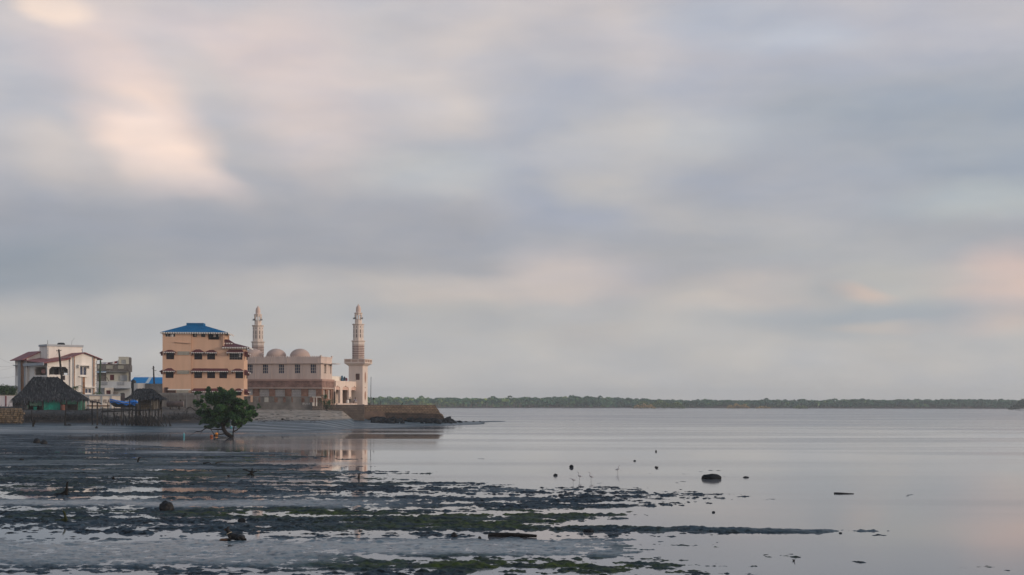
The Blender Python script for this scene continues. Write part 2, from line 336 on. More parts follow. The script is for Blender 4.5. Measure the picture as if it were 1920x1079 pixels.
SHORE = [(-400, [(160, -.2), (176, 0), (203, .7), (207, 1.0), (213, 2.7), (225, 3.0), (240, 3.3), (420, 3.5)]),
         (0, [(160, -.2), (176, 0), (203, .7), (207, 1.0), (213, 2.7), (225, 3.0), (240, 3.3), (420, 3.5)]),
         (150, [(168, -.2), (180, 0), (204, .7), (208, 1.0), (214, 2.7), (225, 2.9), (240, 3.3), (420, 3.5)]),
         (300, [(180, -.2), (192, 0), (206, .7), (211, 1.1), (220, 2.5), (235, 3.1), (250, 3.4), (420, 3.5)]),
         (380, [(180, -.2), (193, 0), (207, .7), (215, 1.3), (228, 2.5), (250, 3.0), (264, 3.3), (420, 3.5)]),
         (480, [(183, -.2), (194, 0), (226, 1.4), (249, 2.8), (264, 3.0), (275, 3.4), (420, 3.5)]),
         (600, [(198, -.2), (209, 0), (228, 1.35), (247, 2.6), (256, 2.8), (280, 3.4), (420, 3.5)]),
         (642, [(204, -.2), (216, 0), (240, 1.25), (252, 2.4), (257, 2.65), (280, 3.4), (420, 3.0)]),
         (664, [(207, -.2), (220, 0), (250, .75), (259.5, 1.0), (261, 2.3), (280, 3.4), (420, 3.0)]),
         (690, [(212, -.2), (224, 0), (262, .9), (268, 1.05), (271, 3.0), (300, 3.4), (330, 3.0), (350, -.4), (420, -.5)]),
         (815, [(240, -.2), (254, 0), (264, .8), (270, .95), (285, .9), (300, .5), (320, -.3), (420, -.5)]),
         (860, [(254, -.2), (264, 0), (275, .38), (300, .35), (330, -.3), (420, -.5)]),
         (935, [(298, -.2), (311, .04), (320, .13), (333, -.3), (420, -.5)]),
         (985, [(310, -.3), (335, -.2), (420, -.5)]), (3000, [(310, -.5), (420, -.5)])]
def sigm(x): return 1 / (1 + np.exp(-np.clip(x, -30, 30)))
def sbox(px, py, x0, x1, y0, y1, sx, sy): return sigm((px - x0) / sx) * sigm((x1 - px) / sx) * sigm((py - y0) / sy) * sigm((y1 - py) / sy)
XB = np.array([(800, 420), (846, 420), (850, 560), (858, 760), (866, 640), (876, 700), (885, 760), (896, 700), (905, 960), (914, 1180), (922, 1240), (935, 1440), (943, 1460),
               (952, 1260), (962, 1160), (972, 1220), (982, 1060), (990, 1240), (996, 1700), (1003, 1350), (1012, 1280), (1030, 1240), (1045, 1380), (1062, 1520), (1079, 1440), (1120, 1400)], float)
def terrain(X, Y, fine=True):
    px = 960 + X / Y * F; py = 757 + ROLL * (px - 960) + F * H / Y
    # shore profile
    hs = np.full(X.shape, -.5)
    for (p0, k0), (p1, k1) in zip(SHORE[:-1], SHORE[1:]):
        sel = (px >= p0) & (px < p1)
        if not sel.any(): continue
        a = np.array(k0); b = np.array(k1); t = (px[sel] - p0) / (p1 - p0); y = Y[sel]
        hs[sel] = np.interp(y, a[:, 0], a[:, 1]) * (1 - t) + np.interp(y, b[:, 0], b[:, 1]) * t
    hs = hs + (vnoise(X / 5, Y / 3, 5) - .5) * .14 * np.clip(hs, .15, 1) + (fbm(X / 1.1, Y / .9, 8, 3) - .5) * .16 * np.clip(hs + .05, 0, .8)
    # mud and pools
    w = vnoise(X / 7, Y / 6, 11) - .5; w2 = fbm(X / 3.2, Y / 4.5, 12, 3) - .5
    pxw = px + w * 190 + w2 * 150
    xb = np.interp(py, XB[:, 0], XB[:, 1])
    f = sigm((xb - pxw) / 55)
    pyw = py + w2 * 9 * np.clip((py - 800) / 140, .1, 1.6)
    S = np.maximum.reduce([sbox(pxw, pyw, -900, 720, 937, 950, 90, 1.6), sbox(pxw, pyw, -900, 1260, 1012, 1045, 60, 2.2), sbox(pxw, pyw, -900, 640, 1012, 1064, 60, 3) * .92, sbox(px, py, 250, 462, 846.5, 850.5, 30, .7) * 1.0,
                           sbox(pxw, pyw, -900, 620, 866, 870, 120, 1.2) * .5, sbox(pxw, pyw, 330, 700, 928, 934, 60, 1.5) * .6,
                           sbox(pxw, pyw, 1290, 1780, 989, 998, 70, 1.4) * .55, sbox(pxw, pyw, -900, 380, 1046, 1056, 60, 2) * .6])
    A = np.maximum.reduce([sbox(pxw, pyw, 60, 1240, 954, 972, 80, 2.2), sbox(pxw, pyw, 600, 1330, 972, 996, 80, 3) * .9, sbox(pxw, pyw, 560, 1560, 1050, 1078, 60, 4),
                           sbox(pxw, pyw, 200, 860, 884, 904, 90, 4) * .75, sbox(pxw, pyw, -900, 300, 860, 935, 90, 6) * .4, sbox(pxw, pyw, 1220, 1520, 1024, 1036, 50, 2) * .8,
                           sbox(pxw, pyw, 100, 760, 954, 962, 60, 1.5), sbox(pxw, pyw, 380, 700, 855, 870, 60, 3) * .5])
    A = A * np.clip(fbm(X / 3.5, Y / 2.2, 31, 3) * 3.4 - 1.05, 0, 1)
    dark = np.maximum.reduce([sbox(pxw, pyw, -900, 460, 966, 1004, 70, 3), sbox(pxw, pyw, 300, 700, 968, 1000, 80, 3) * .6])
    band = (fbm(X / 9, Y / 2.3, 21, 5, .68) - .5) * .20 + (fbm(X / 1.6, Y / .7, 22, 4, .6) - .5) * .12
    lum = (fbm(X / .62, Y / .55, 41, 2) - .5) * .125
    if fine: lum = lum + (fbm(X / .24, Y / .26, 43, 3, .62) - .5) * .175
    near = np.clip(52 / Y, .30, .82); lum = lum * near; S = np.maximum(S, .50 * np.clip(fbm(X / 6, Y / 1.7, 51, 4, .65) * 4 - 1.95, 0, 1) * np.clip((Y - 40) / 40, .35, 1))
    Sc = np.clip(S, 0, 1)
    zm = -.125 + f * .113 + .035 * sbox(px, py, -900, 150, 814, 885, 30, 3) + .02 * sbox(px, py, -900, 560, 846, 900, 60, 4) + band * (1 - .85 * Sc) + lum * (1 - .5 * Sc) + Sc * .030 + A * .022 + dark * .018
    zm = zm - .30 * sigm((px - xb - 300) / 60)
    streak = sbox(px, pyw, 1000, 1790, 990, 997, 70, .9)
    zm = zm + .095 * streak * (.55 + 1.1 * w2) + .03 * streak * (fbm(X / .5, Y / .9, 71, 2) - .5) - .17 * sbox(px, py, 165, 740, 815, 828 + np.clip(px - 150, 0, 600) * .048, 25, 1.0) * (1 - sbox(px, py, 250, 465, 846, 851, 20, .6))
    # little islands of weed standing out of the open water
    isl = fbm(X / 1.1, Y / 1.5, 61, 3); zone = sbox(px, py, 700, 1330, 862, 912, 80, 6) + .9 * sbox(px, py, 1200, 1700, 918, 990, 80, 8) + .8 * sbox(px, py, 1250, 1620, 1000, 1079, 60, 8)
    thin = sbox(pxw, pyw, 1240, 1440, 1024, 1031, 40, 1.2) + sbox(pxw, pyw, 1470, 1640, 1036, 1046, 40, 1.4) + sbox(pxw, pyw, 1560, 1570, 925, 927, 20, 1) + sbox(pxw, pyw, 1400, 1500, 950, 954, 30, 1) + sbox(pxw, pyw, 1840, 1990, 1062, 1072, 30, 1.5)
    zm = np.maximum(zm, np.where(zone > .2, (isl - .84) * .25 + lum * .5 - .016, -1)); zm = np.maximum(zm, -.10 + .11 * np.clip(thin, 0, 1) + lum * .8)
    A = np.maximum(A, .6 * np.clip(thin, 0, 1))
    z = np.maximum(hs, zm)
    sand = sigm((hs - 1.25) / .07) * sigm((px - 400) / 12); bank = sigm((hs - .95) / .06) * sigm((395 - px) / 12) * sigm((2.45 - hs) / .12)
    land = sigm((hs - 2.35) / .1) * sigm((395 - px) / 12)
    tanm = sigm((px - 188) / 6) * sigm((305 - px) / 6) * sigm((hs - 1.45) / .1) * sigm((2.9 - hs) / .1); bank = bank * (1 - .8 * tanm)
    wetflat = sigm((hs - .03) / .02) * (1 - sand) * (1 - bank) * (1 - land)
    return z, A * (1 - wetflat), np.maximum(S, wetflat * np.clip(.02 + 1.15 * fbm(X / 18, Y / 1.6, 77, 4, .6), 0, 1)), np.clip(np.maximum(sand + .75 * land * (1 - .75 * sigm((300 - px) / 15)), .8 * tanm), 0, 1), np.maximum(bank, land * .6), px, py
def gz(x, y):
    return float(terrain(np.array([x]), np.array([y]), True)[0][0])
def gp(px, py):                     # the point of the terrain (or water) seen at a pixel
    d = ray(px, py); t = (0 - H) / d.z if d.z < -.002 else 400
    ts = np.linspace(max(30, t * .55), min(t * 1.02, 420), 700)
    X = d.x * ts; Z = H + d.z * ts
    z = np.maximum(terrain(X, ts)[0], 0); hit = np.where(z >= Z)[0]
    i = hit[0] if len(hit) else len(ts) - 1
    return Vector((X[i], ts[i], z[i]))

def mat_tidal():
    m, nt, bs = nodes('tidal_ground'); N = nt.nodes.new; L = nt.links.new
    def at_(n): a = N('ShaderNodeAttribute'); a.attribute_name = n; return a.outputs['Fac']
    def nzz(sc, det=4, vec=None):
        n = N('ShaderNodeTexNoise'); n.inputs['Scale'].default_value = sc; n.inputs['Detail'].default_value = det
        L(vec or tc.outputs['Object'], n.inputs['Vector']); return n.outputs['Fac']
    def mixc(f, a, b):
        n = N('ShaderNodeMix'); n.data_type = 'RGBA'
        for i, x in ((0, f), (6, a), (7, b)):
            if isinstance(x, tuple): n.inputs[i].default_value = x + (1,)
            else: L(x, n.inputs[i])
        return n.outputs[2]
    def mixf(f, a, b):
        n = N('ShaderNodeMix'); n.data_type = 'FLOAT'
        for i, x in ((0, f), (2, a), (3, b)):
            if isinstance(x, (int, float)): n.inputs[i].default_value = x
            else: L(x, n.inputs[i])
        return n.outputs[0]
    def rng(x, a, b, c=0, d=1):
        n = N('ShaderNodeMapRange'); L(x, n.inputs[0])
        for i, q in zip((1, 2, 3, 4), (a, b, c, d)): n.inputs[i].default_value = q
        return n.outputs[0]
    tc = N('ShaderNodeTexCoord')
    mud = mixc(rng(nzz(1.6, 6), .3, .7), (.014, .025, .036), (.038, .060, .080)); mud = mixc(rng(nzz(4.5, 5), .47, .60), mud, (.004, .007, .010)); mud = mixc(rng(nzz(7.5, 3), .63, .70), mud, (.11, .14, .165))  # black weed specks, also painted in for the weak shading of the lumps
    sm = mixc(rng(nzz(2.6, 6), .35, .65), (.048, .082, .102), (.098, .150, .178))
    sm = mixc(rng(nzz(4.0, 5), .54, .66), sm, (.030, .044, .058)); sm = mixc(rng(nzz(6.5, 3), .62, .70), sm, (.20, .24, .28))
    alg = mixc(rng(nzz(3.5, 6), .35, .65), (.006, .012, .008), (.048, .070, .012)); alg = mixc(rng(nzz(1.1, 5), .5, .62), alg, (.012, .022, .024))
    sand = mixc(rng(nzz(.7, 7), .35, .65), (.20, .165, .13), (.36, .31, .26))
    peb = rng(nzz(7, 3), .60, .66); sand = mixc(peb, sand, (.10, .095, .09))
    peb2 = rng(nzz(5.3, 2), .70, .72); sand = mixc(peb2, sand, (.30, .36, .42))
    bank = mixc(rng(nzz(2.5, 7), .35, .65), (.013, .013, .014), (.062, .046, .036)); bank = mixc(rng(nzz(.55, 4), .60, .72), bank, (.13, .082, .05)); spz = N('ShaderNodeSeparateXYZ'); L(tc.outputs['Object'], spz.inputs[0]); wr = N('ShaderNodeMath'); wr.operation = 'MULTIPLY_ADD'; L(nzz(.35, 3), wr.inputs[0]); wr.inputs[1].default_value = .9; L(spz.outputs[2], wr.inputs[2]); wl = N('ShaderNodeMath'); wl.operation = 'PINGPONG'; L(wr.outputs[0], wl.inputs[0]); wl.inputs[1].default_value = .28; sand = mixc(rng(wl.outputs[0], .035, .0, 0, .75), sand, (.085, .08, .078))
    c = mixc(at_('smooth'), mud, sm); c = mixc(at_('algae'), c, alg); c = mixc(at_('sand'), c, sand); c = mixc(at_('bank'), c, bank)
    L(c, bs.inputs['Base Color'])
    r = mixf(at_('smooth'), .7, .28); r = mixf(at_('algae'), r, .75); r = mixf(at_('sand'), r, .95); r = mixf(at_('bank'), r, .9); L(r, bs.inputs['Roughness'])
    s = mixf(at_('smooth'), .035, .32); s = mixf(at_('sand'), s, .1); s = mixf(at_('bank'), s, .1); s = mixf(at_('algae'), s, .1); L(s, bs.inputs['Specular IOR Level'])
    bp = N('ShaderNodeBump'); bp.inputs['Distance'].default_value = .03
    L(mixf(at_('smooth'), .8, .28), bp.inputs['Strength']); L(nzz(9, 4), bp.inputs['Height']); L(bp.outputs[0], bs.inputs['Normal'])
    return m
def build_ground():
    u = np.linspace(-.44, .43, 1500)
    ya = 26 * np.exp(np.arange(0, int(math.log(200 / 26) / .0021)) * .0021); yb = ya[-1] * np.exp(np.arange(1, 190) * .004)
    Yr = np.concatenate([ya, yb])
    U, Y = np.meshgrid(u, Yr); X = U * Y
    z, A, S, sand, bank, px, py = terrain(X.ravel(), Y.ravel())
    nr, nc = U.shape
    zz = z.reshape(nr, nc)
    V = np.stack([X.ravel(), Y.ravel(), z], 1)
    idx = np.arange(nr * nc).reshape(nr, nc)
    Q = np.stack([idx[:-1, :-1], idx[:-1, 1:], idx[1:, 1:], idx[1:, :-1]], -1)
    zmax = np.maximum.reduce([zz[:-1, :-1], zz[:-1, 1:], zz[1:, 1:], zz[1:, :-1]])
    keep = zmax > -.12
    low = np.maximum(sand, bank).reshape(nr, nc)[:-1, :-1] < .25
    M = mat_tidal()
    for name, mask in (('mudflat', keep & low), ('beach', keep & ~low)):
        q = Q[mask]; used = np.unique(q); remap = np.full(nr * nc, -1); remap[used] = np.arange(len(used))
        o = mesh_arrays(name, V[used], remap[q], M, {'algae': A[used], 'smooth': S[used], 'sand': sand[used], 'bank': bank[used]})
        struct(o)
    # ground sheet under everything
    g = MB(); g.q((-2600, -250, -.6), (2600, -250, -.6), (2600, 2900, -.6), (-2600, 2900, -.6))
    struct(obj('ground', g, mat('seabed', (.08, .085, .085), .9)))
    lm = MB(); lm.q((-400, 300, 2.9), (-125, 300, 2.9), (-125, 900, 2.9), (-400, 900, 2.9))
    # water
    m, nt, bs = nodes('sea_water'); N = nt.nodes.new; L = nt.links.new
    bs.inputs['Base Color'].default_value = (.14, .145, .155, 1); bs.inputs['Roughness'].default_value = .055; bs.inputs['IOR'].default_value = 1.5
    bs.inputs['Specular IOR Level'].default_value = .5
    tc = N('ShaderNodeTexCoord'); mp = N('ShaderNodeMapping'); mp.inputs['Scale'].default_value = (.012, .05, 1); L(tc.outputs['Object'], mp.inputs[0])
    nz = N('ShaderNodeTexNoise'); nz.inputs['Scale'].default_value = 1; nz.inputs['Detail'].default_value = 4; L(mp.outputs[0], nz.inputs['Vector'])
    mr = N('ShaderNodeMapRange'); mr.inputs[1].default_value = .42; mr.inputs[2].default_value = .62; mr.inputs[3].default_value = .03; mr.inputs[4].default_value = .14
    L(nz.outputs['Fac'], mr.inputs[0])
    sp = N('ShaderNodeSeparateXYZ'); L(tc.outputs['Object'], sp.inputs[0]); fr = N('ShaderNodeMapRange'); fr.inputs[1].default_value = 150; fr.inputs[2].default_value = 420; fr.inputs[4].default_value = .13; L(sp.outputs[1], fr.inputs[0])
    ad = N('ShaderNodeMath'); ad.operation = 'ADD'; L(mr.outputs[0], ad.inputs[0]); L(fr.outputs[0], ad.inputs[1]); L(ad.outputs[0], bs.inputs['Roughness'])
    w = MB(); w.q((-2600, -250, 0), (2600, -250, 0), (2600, 2900, 0), (-2600, 2900, 0))
    struct(obj('sea_water', w, m))
build_ground()
# ------------------------------------------------------------------ shared building pieces
CREAM = mat('cream_render', (.74, .66, .56), .9, .08, .5, .1, 12, .2, (.42, .36, .30), .35, True)
PINKSTONE = mat('pale_pink_render', (.59, .475, .41), .9, .06, .6, .1, 10, .2, (.40, .31, .27), .5, True)
SALMON = mat('salmon_render', (.62, .40, .275), .9, .06, .5, .1, 10, .2, (.46, .30, .21), .35, True)
WHITE = mat('white_render', (.76, .71, .65), .9, .06, .6, .08, 10, .2, (.42, .40, .37), .5, True)
GREYTRIM = mat('grey_trim', (.36, .38, .40), .85, .1, .8)
DARKGLASS = mat('dark_glass', (.020, .014, .022), .35, .3, 1.2, spec=.16)
BLUEGLASS = mat('blue_glass', (.035, .05, .10), .3, .3, 1.2, spec=.2)
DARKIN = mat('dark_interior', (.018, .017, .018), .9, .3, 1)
MAROON = mat_wave('maroon_tile_sheet', (.115, .028, .032), (.085, .020, .026), .28, 0, .6, .5, .5)
REDROOF = mat_wave('red_roof_sheet', (.235, .060, .058), (.19, .045, .047), .3, 0, .6, .5, .4)
REDROOFY = mat_wave('red_roof_sheet_across', (.235, .060, .058), (.19, .045, .047), .3, 1, .6, .5, .4)
BLUEROOF = mat_wave('blue_roof_sheet', (.001, .115, .265), (.001, .098, .225), .35, 0, .75, .5, .5, spec=.08)
BLUEROOF2 = mat_wave('bright_blue_roof_sheet', (.004, .205, .47), (.003, .175, .41), .4, 0, .75, .5, .4, spec=.08)
TRIM = mat('white_trim', (.72, .69, .65), .8, .08, 2)
WOODDARK = mat('dark_wood', (.035, .028, .024), .9, .3, 3, .4, 12, .2)
STICK = mat('weathered_stick', (.052, .044, .039), .92, .45, 2.5, .4, 15, .15)
STICKWET = mat('wet_dark_stick', (.011, .011, .012), .75, .4, 2.5, .4, 15, .3)
THATCH = mat('grey_thatch', (.040, .042, .048), .97, .5, 1.6, .8, 9, .1, (.10, .098, .095), .55)
CONC = mat('grey_concrete', (.19, .185, .18), .92, .2, .9, .3, 8, .2, (.09, .088, .086), .6, True)
CONC_D = mat('dirty_concrete', (.145, .135, .125), .94, .25, 1.1, .4, 8, .15, (.06, .058, .056), .7, True)
BLOCK = mat_brick('concrete_block', (.20, .195, .19), (.16, .155, .155), (.11, .11, .11), row=.22, w=.45)
STONEWALL = mat_brick('rubble_stone', (.20, .155, .12), (.13, .10, .085), (.07, .06, .052), row=.30, w=.42, msize=.05)
PIERBRICK = mat_brick('brown_facing_stone', (.34, .19, .13), (.24, .125, .09), (.20, .13, .10), row=.16, w=.34, msize=.02)
BLACKPOLE = mat('tarred_pole', (.022, .019, .018), .8, .3, 3)
RUST = mat('rusty_iron', (.075, .040, .032), .85, .4, 3, .3, 20, .3)
GREYIRON = mat('grey_iron', (.16, .165, .17), .6, .2, 3)
SEAWALLM = mat_brick('brown_coral_stone', (.27, .19, .13), (.19, .135, .092), (.095, .072, .054), row=.32, w=.6, msize=.05)

def front(ly=0.0): return lambda a, c, z: (a, ly + c, z)
def right(lx=0.0): return lambda a, c, z: (lx - c, a, z)
def left(lx=0.0): return lambda a, c, z: (lx + c, a, z)
def facade(mb, P, a0, a1, z0, z1, holes=(), d=.25):
    xs = sorted({a0, a1, *[h[0] for h in holes], *[h[1] for h in holes]}); zs = sorted({z0, z1, *[h[2] for h in holes], *[h[3] for h in holes]})
    for x, x2 in zip(xs[:-1], xs[1:]):
        for z, z2 in zip(zs[:-1], zs[1:]):
            mx, mz = (x + x2) / 2, (z + z2) / 2
            if any(h[0] < mx < h[1] and h[2] < mz < h[3] for h in holes): continue
            mb.q(P(x, 0, z), P(x2, 0, z), P(x2, 0, z2), P(x, 0, z2))
    for h in holes:
        b0, b1, y0, y1 = h[:4]; dd = h[4] if len(h) > 4 else d
        for (p, q) in (((b0, y0), (b1, y0)), ((b1, y0), (b1, y1)), ((b1, y1), (b0, y1)), ((b0, y1), (b0, y0))):
            mb.q(P(p[0], 0, p[1]), P(q[0], 0, q[1]), P(q[0], dd, q[1]), P(p[0], dd, p[1]))
def window(par, P, a0, a1, z0, z1, d=.25, cols=2, rows=2, fm=None, pm=None, bar=.05, name='window'):
    mb = MB(); c0, c1 = d - .10, d - .03
    for i in range(cols + 1):
        x = a0 + (a1 - a0) * i / cols; mb.pbox(P, max(a0, x - bar / 2), min(a1, x + bar / 2), c0, c1, z0, z1)
    for i in range(rows + 1):
        z = z0 + (z1 - z0) * i / rows; mb.pbox(P, a0, a1, c0 + .004, c1 - .004, max(z0, z - bar / 2), min(z1, z + bar / 2))
    w = obj(name, mb, fm or TRIM, par)
    pb = MB(); pb.pbox(P, a0 - .02, a1 + .02, d, d + .03, z0 - .02, z1 + .02)
    obj('pane', pb, pm or DARKGLASS, w); return w
def scallops(mb, P, a0, a1, c, z, w=.30, h=.2, t=.03):
    n = max(1, int(round((a1 - a0) / w))); w = (a1 - a0) / n
    mb.pbox(P, a0, a1, c, c + t, z, z + .03)
    for i in range(n):
        x = a0 + i * w; mb.prism(P, [(x + .02, z), (x + w * .72, z), (x + w * .60, z - h), (x + w * .16, z - h)], c, c + t)
def awning(par, P, a0, a1, z0, z1, proj=.75, ridge=.16, trim=True, m=None):
    mb = MB(); r = (a1 - a0) * ridge; mid = (a0 + a1) / 2; h = (a1 - a0) * (.5 - ridge)
    base = [(a0, 0), (a1, 0), (a1, -proj), (a0, -proj)]; t0, t1 = a0 + h, a1 - h
    mb.hexa([P(a, c, z0) for a, c in base] + [P(a, c, z0 + .06) for a, c in base])
    mb.q(P(a0, -proj, z0 + .06), P(a1, -proj, z0 + .06), P(t1, -.05, z1), P(t0, -.05, z1))
    mb.q(P(a0, 0, z0 + .06), P(a0, -proj, z0 + .06), P(t0, -.05, z1)); mb.q(P(a1, -proj, z0 + .06), P(a1, 0, z0 + .06), P(t1, -.05, z1))
    mb.q(P(t0, -.05, z1), P(t1, -.05, z1), P(a1, 0, z0 + .06), P(a0, 0, z0 + .06))
    o = obj('awning', mb, m or MAROON, par)
    if trim:
        tb = MB(); scallops(tb, P, a0 + .02, a1 - .02, -proj - .03, z0 + .0, .32, .13); obj('scalloped_trim', tb, TRIM, o)
        for a in (a0 + .15, a1 - .21):
            bb = MB(); bb.pbox(P, a, a + .06, -proj * .7, -.005, z0 - .5, z0 - .003); obj('bracket', bb, MAROON, o)
    return o
def ventblock(par, P, a0, a1, z0, z1, n, rows=2, m=None, name='vent_block', c=-.16):
    mb = MB(); mb.pbox(P, a0, a1, c + .08, c + .14, z0, z1)
    w = (a1 - a0) / n; hh = (z1 - z0) / rows
    for i in range(n + 1): mb.pbox(P, a0 + i * w - .03 if i else a0, a0 + i * w + .03 if i < n else a1, c, c + .08, z0, z1)
    for i in range(rows + 1): mb.pbox(P, a0, a1, c + .004, c + .076, max(z0, z0 + i * hh - .03), min(z1, z0 + i * hh + .03))
    return obj(name, mb, m or CONC, par)

# ------------------------------------------------------------------ orange apartment block
def orange_block():
    fr = Frame(304.5, 250, 5, 3.4)
    t = thing('apartment_block', 'tall salmon orange block with blue hipped roof and maroon awnings over its windows', 'apartment building', fr.o, fr.rz)
    X = lambda px, ly=0: fr.fx(px, ly); Z = lambda py, px=380: fr.fz(px, py)
    xl, xm, xr, xw = 0.0, X(358), X(417.5), X(456.5)
    zt, zw = Z(623.5), Z(650)
    wins = {}
    rows = [(661.5, 674.4), (697, 709.4), (729.5, 742)]
    P0 = front(0); P1 = front(.35)
    holesL, holesR = [], []
    def H_(px0, px1, py0, py1, d=.25): return (X(px0), X(px1), Z(py1), Z(py0), d)
    top = (626.3, 632.2)
    hl = [H_(309.3, 328.2, *top), H_(311.3, 326.2, *rows[0]), H_(310.3, 325.3, *rows[1]), H_(310, 315.5, 727, 738)]
    hr = [H_(360.5, 368.4, *top), H_(376.3, 384.2, *top), H_(388.7, 413, 625.7, 637, 1.6), H_(363.4, 378.3, *rows[0]), H_(387.7, 402.6, *rows[0]),
          H_(363.4, 378.3, *rows[1]), H_(387.7, 402.6, *rows[1]), H_(410.5, 425, *rows[1]), H_(429.4, 453.7, *rows[0]), H_(440.8, 455.3, *rows[1]),
          H_(364, 379, *rows[2]), H_(386, 401, *rows[2]), H_(441.5, 452, *rows[2])]
    body = MB(); zl = -.6
    facade(body, P0, xl, xm, zl, zt, hl)
    upper = [h for h in hr if h[1] <= xr + .01]; wing = [h for h in hr if h[1] > xr + .01]
    body.q((xm, 0, zl), (xm, .35, zl), (xm, .35, zt), (xm, 0, zt))
    # right of the step: the tall part, then the lower wing
    facade(body, P1, xm, xr, zw, zt, [h for h in hr if h[2] > zw]); facade(body, P1, xm, xw, zl, zw, [h for h in hr if h[3] < zw])
    Dp = 9.0
    body.q((xl, 0, zl), (xl, Dp, zl), (xl, Dp, zt), (xl, 0, zt)); body.q((xl, Dp, zl), (xr, Dp, zl), (xr, Dp, zt), (xl, Dp, zt))
    facade(body, right(xr), .35, Dp, zw - .2, zt, [(1.0, 2.6, Z(637) , Z(625.7), .8)])
    body.q((xl, 0, zt), (xr, 0, zt), (xr, Dp, zt), (xl, Dp, zt))
    facade(body, right(xw), .35, Dp - 2, zl, zw, [(1.2, 2.4, Z(674.4), Z(663), .3), (1.2, 2.4, Z(709.4), Z(697), .3)])
    body.q((xr, .35, zw), (xw, .35, zw), (xw, Dp - 2, zw), (xr, Dp - 2, zw)); body.q((xr, Dp - 2, zl), (xw, Dp - 2, zl), (xw, Dp - 2, zw), (xr, Dp - 2, zw))
    obj('wall', body, SALMON, t)
    for h in hl[:1]: window(t, P0, *h, cols=4, rows=1)
    for h in hl[1:3]: window(t, P0, *h, cols=2, rows=2, fm=WOODDARK)
    sb = MB(); sb.pbox(P0, hl[3][0] - .1, hl[3][0] + .05, -.5, -.02, hl[3][2], hl[3][3]); obj('shutter', sb, RUST, t)
    pb = MB(); pb.pbox(P0, hl[3][0], hl[3][1], .25, .3, hl[3][2], hl[3][3]); obj('door', pb, RUST, t)
    for i, h in enumerate(hr):
        if i == 2: continue
        big = i == 8
        w = window(t, P1, *h, cols=5 if big else 2, rows=3 if big else 2, fm=WOODDARK if not big else GREYIRON)
        if i in (0, 8):
            cb = MB(); cb.pbox(P1, h[1] - .62, h[1] - .30, .16, .20, h[3] - .75, h[3] - .12) if big else cb.pbox(P1, h[0] + .25, h[0] + .6, .16, .20, h[3] - .4, h[3] - .1)
            obj('curtain', cb, TRIM, w)
    cb = MB(); cb.pbox(P0, hl[0][0] + 1.05, hl[0][0] + 1.4, .12, .16, hl[0][2], hl[0][3] - .1); obj('curtain', cb, TRIM, t)
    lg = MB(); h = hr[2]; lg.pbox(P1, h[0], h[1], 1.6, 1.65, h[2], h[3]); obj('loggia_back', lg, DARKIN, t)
    pv = MB(); pv.pbox(P1, h[0] + .9, h[0] + 1.3, .7, .8, h[2] + .5, h[3] - .1); obj('hanging_cloth', pv, CREAM, t)
    pv = MB(); pv.pbox(P1, h[0] + 1.75, h[0] + 2.1, .6, .7, h[2] + .62, h[3] - .12); obj('hanging_cloth', pv, CREAM, t)
    # awnings
    def aw(P, px0, px1, pyt, pyb, **k): return awning(t, P, X(px0), X(px1), Z(pyb), Z(pyt), **k)
    aw(P0, 307.3, 330, 656.7, 661.3); aw(P0, 306.3, 329.5, 691, 696.8)
    aw(P1, 358.6, 383.2, 655.3, 661.6); aw(P1, 384.2, 407.6, 656.2, 661.6); aw(P1, 424.5, 457.6, 655.5, 661.3, ridge=.36)
    aw(P1, 358.8, 429, 691, 696.4, ridge=.46); aw(P1, 433.6, 457.6, 691, 696)
    aw(P1, 360, 418, 728.6, 734.3, ridge=.45); aw(P1, 439.5, 455, 728.4, 733.5)
    for pyt, pyb in ((657, 662.2), (692.5, 697)):
        z0, z1 = Z(pyb), Z(pyt); awning(t, left(0), .6, 2.8, z0, z1, .6); awning(t, left(0), 4.0, 6.2, z0, z1, .6)
    for pyt, pyb in ((657, 662.5), (692.5, 698), (729, 735)):
        awning(t, right(xw), .8, 2.8, Z(pyb), Z(pyt), .7); awning(t, right(xw), 3.6, 5.6, Z(pyb), Z(pyt), .7)
    for zb in (674.4, 709.4):
        gb = MB(); z0 = Z(zb); P = right(xw)
        for k in range(6): gb.pbox(P, 1.1 + k * .27, 1.14 + k * .27, -.45, -.41, z0, z0 + 1.1)
        for q in (0, .55, 1.08): gb.pbox(P, 1.1, 2.5, -.46, -.40, z0 + q, z0 + q + .05)
        obj('window_grille', gb, WOODDARK, t)
    VB = mat('pale_vent_block', (.42, .40, .34), .9, .12, 2); ventblock(t, P0, X(333.2), X(355), Z(666), Z(659.5), 7, m=VB); ventblock(t, P0, X(332.4), X(354.4), Z(701.5), Z(695), 7, m=VB)
    # ground floor band
    bb = MB(); bb.pbox(P0, X(314.5), xm - .05, -.06, -.004, Z(732), Z(730)); obj('white_band', bb, TRIM, t)
    bb = MB(); bb.pbox(P0, X(315), X(329.5), -.05, -.004, Z(737), Z(732.2)); obj('brown_panel', bb, RUST, t)
    ventblock(t, P0, X(331), X(353.5), Z(738), Z(732.2), 8, 2, m=VB)
    bb = MB(); bb.pbox(P1, xr + 2.6, xw - .05, -.05, -.004, Z(731.6), Z(729.6)); obj('white_band', bb, TRIM, t)
    lb = MB(); lb.hexa([(X(328), -.22, Z(642.6)), (xm - .02, -.22, Z(644.6)), (xm - .02, -.003, Z(644.6)), (X(328), -.003, Z(642.6)), (X(328), -.22, Z(641.6)), (xm - .02, -.22, Z(643.4)), (xm - .02, -.003, Z(643.4)), (X(328), -.003, Z(641.6))]); obj('ledge', lb, SALMON, t)
    # blue roof
    x0, x1 = X(300.7, -.4), X(426.9, -.4); zr = Z(624.2); y0, y1 = -.45, Dp + .6
    zr1 = fr.fz(365, 610, 3.0); zr2 = fr.fz(365, 606, 3.0)
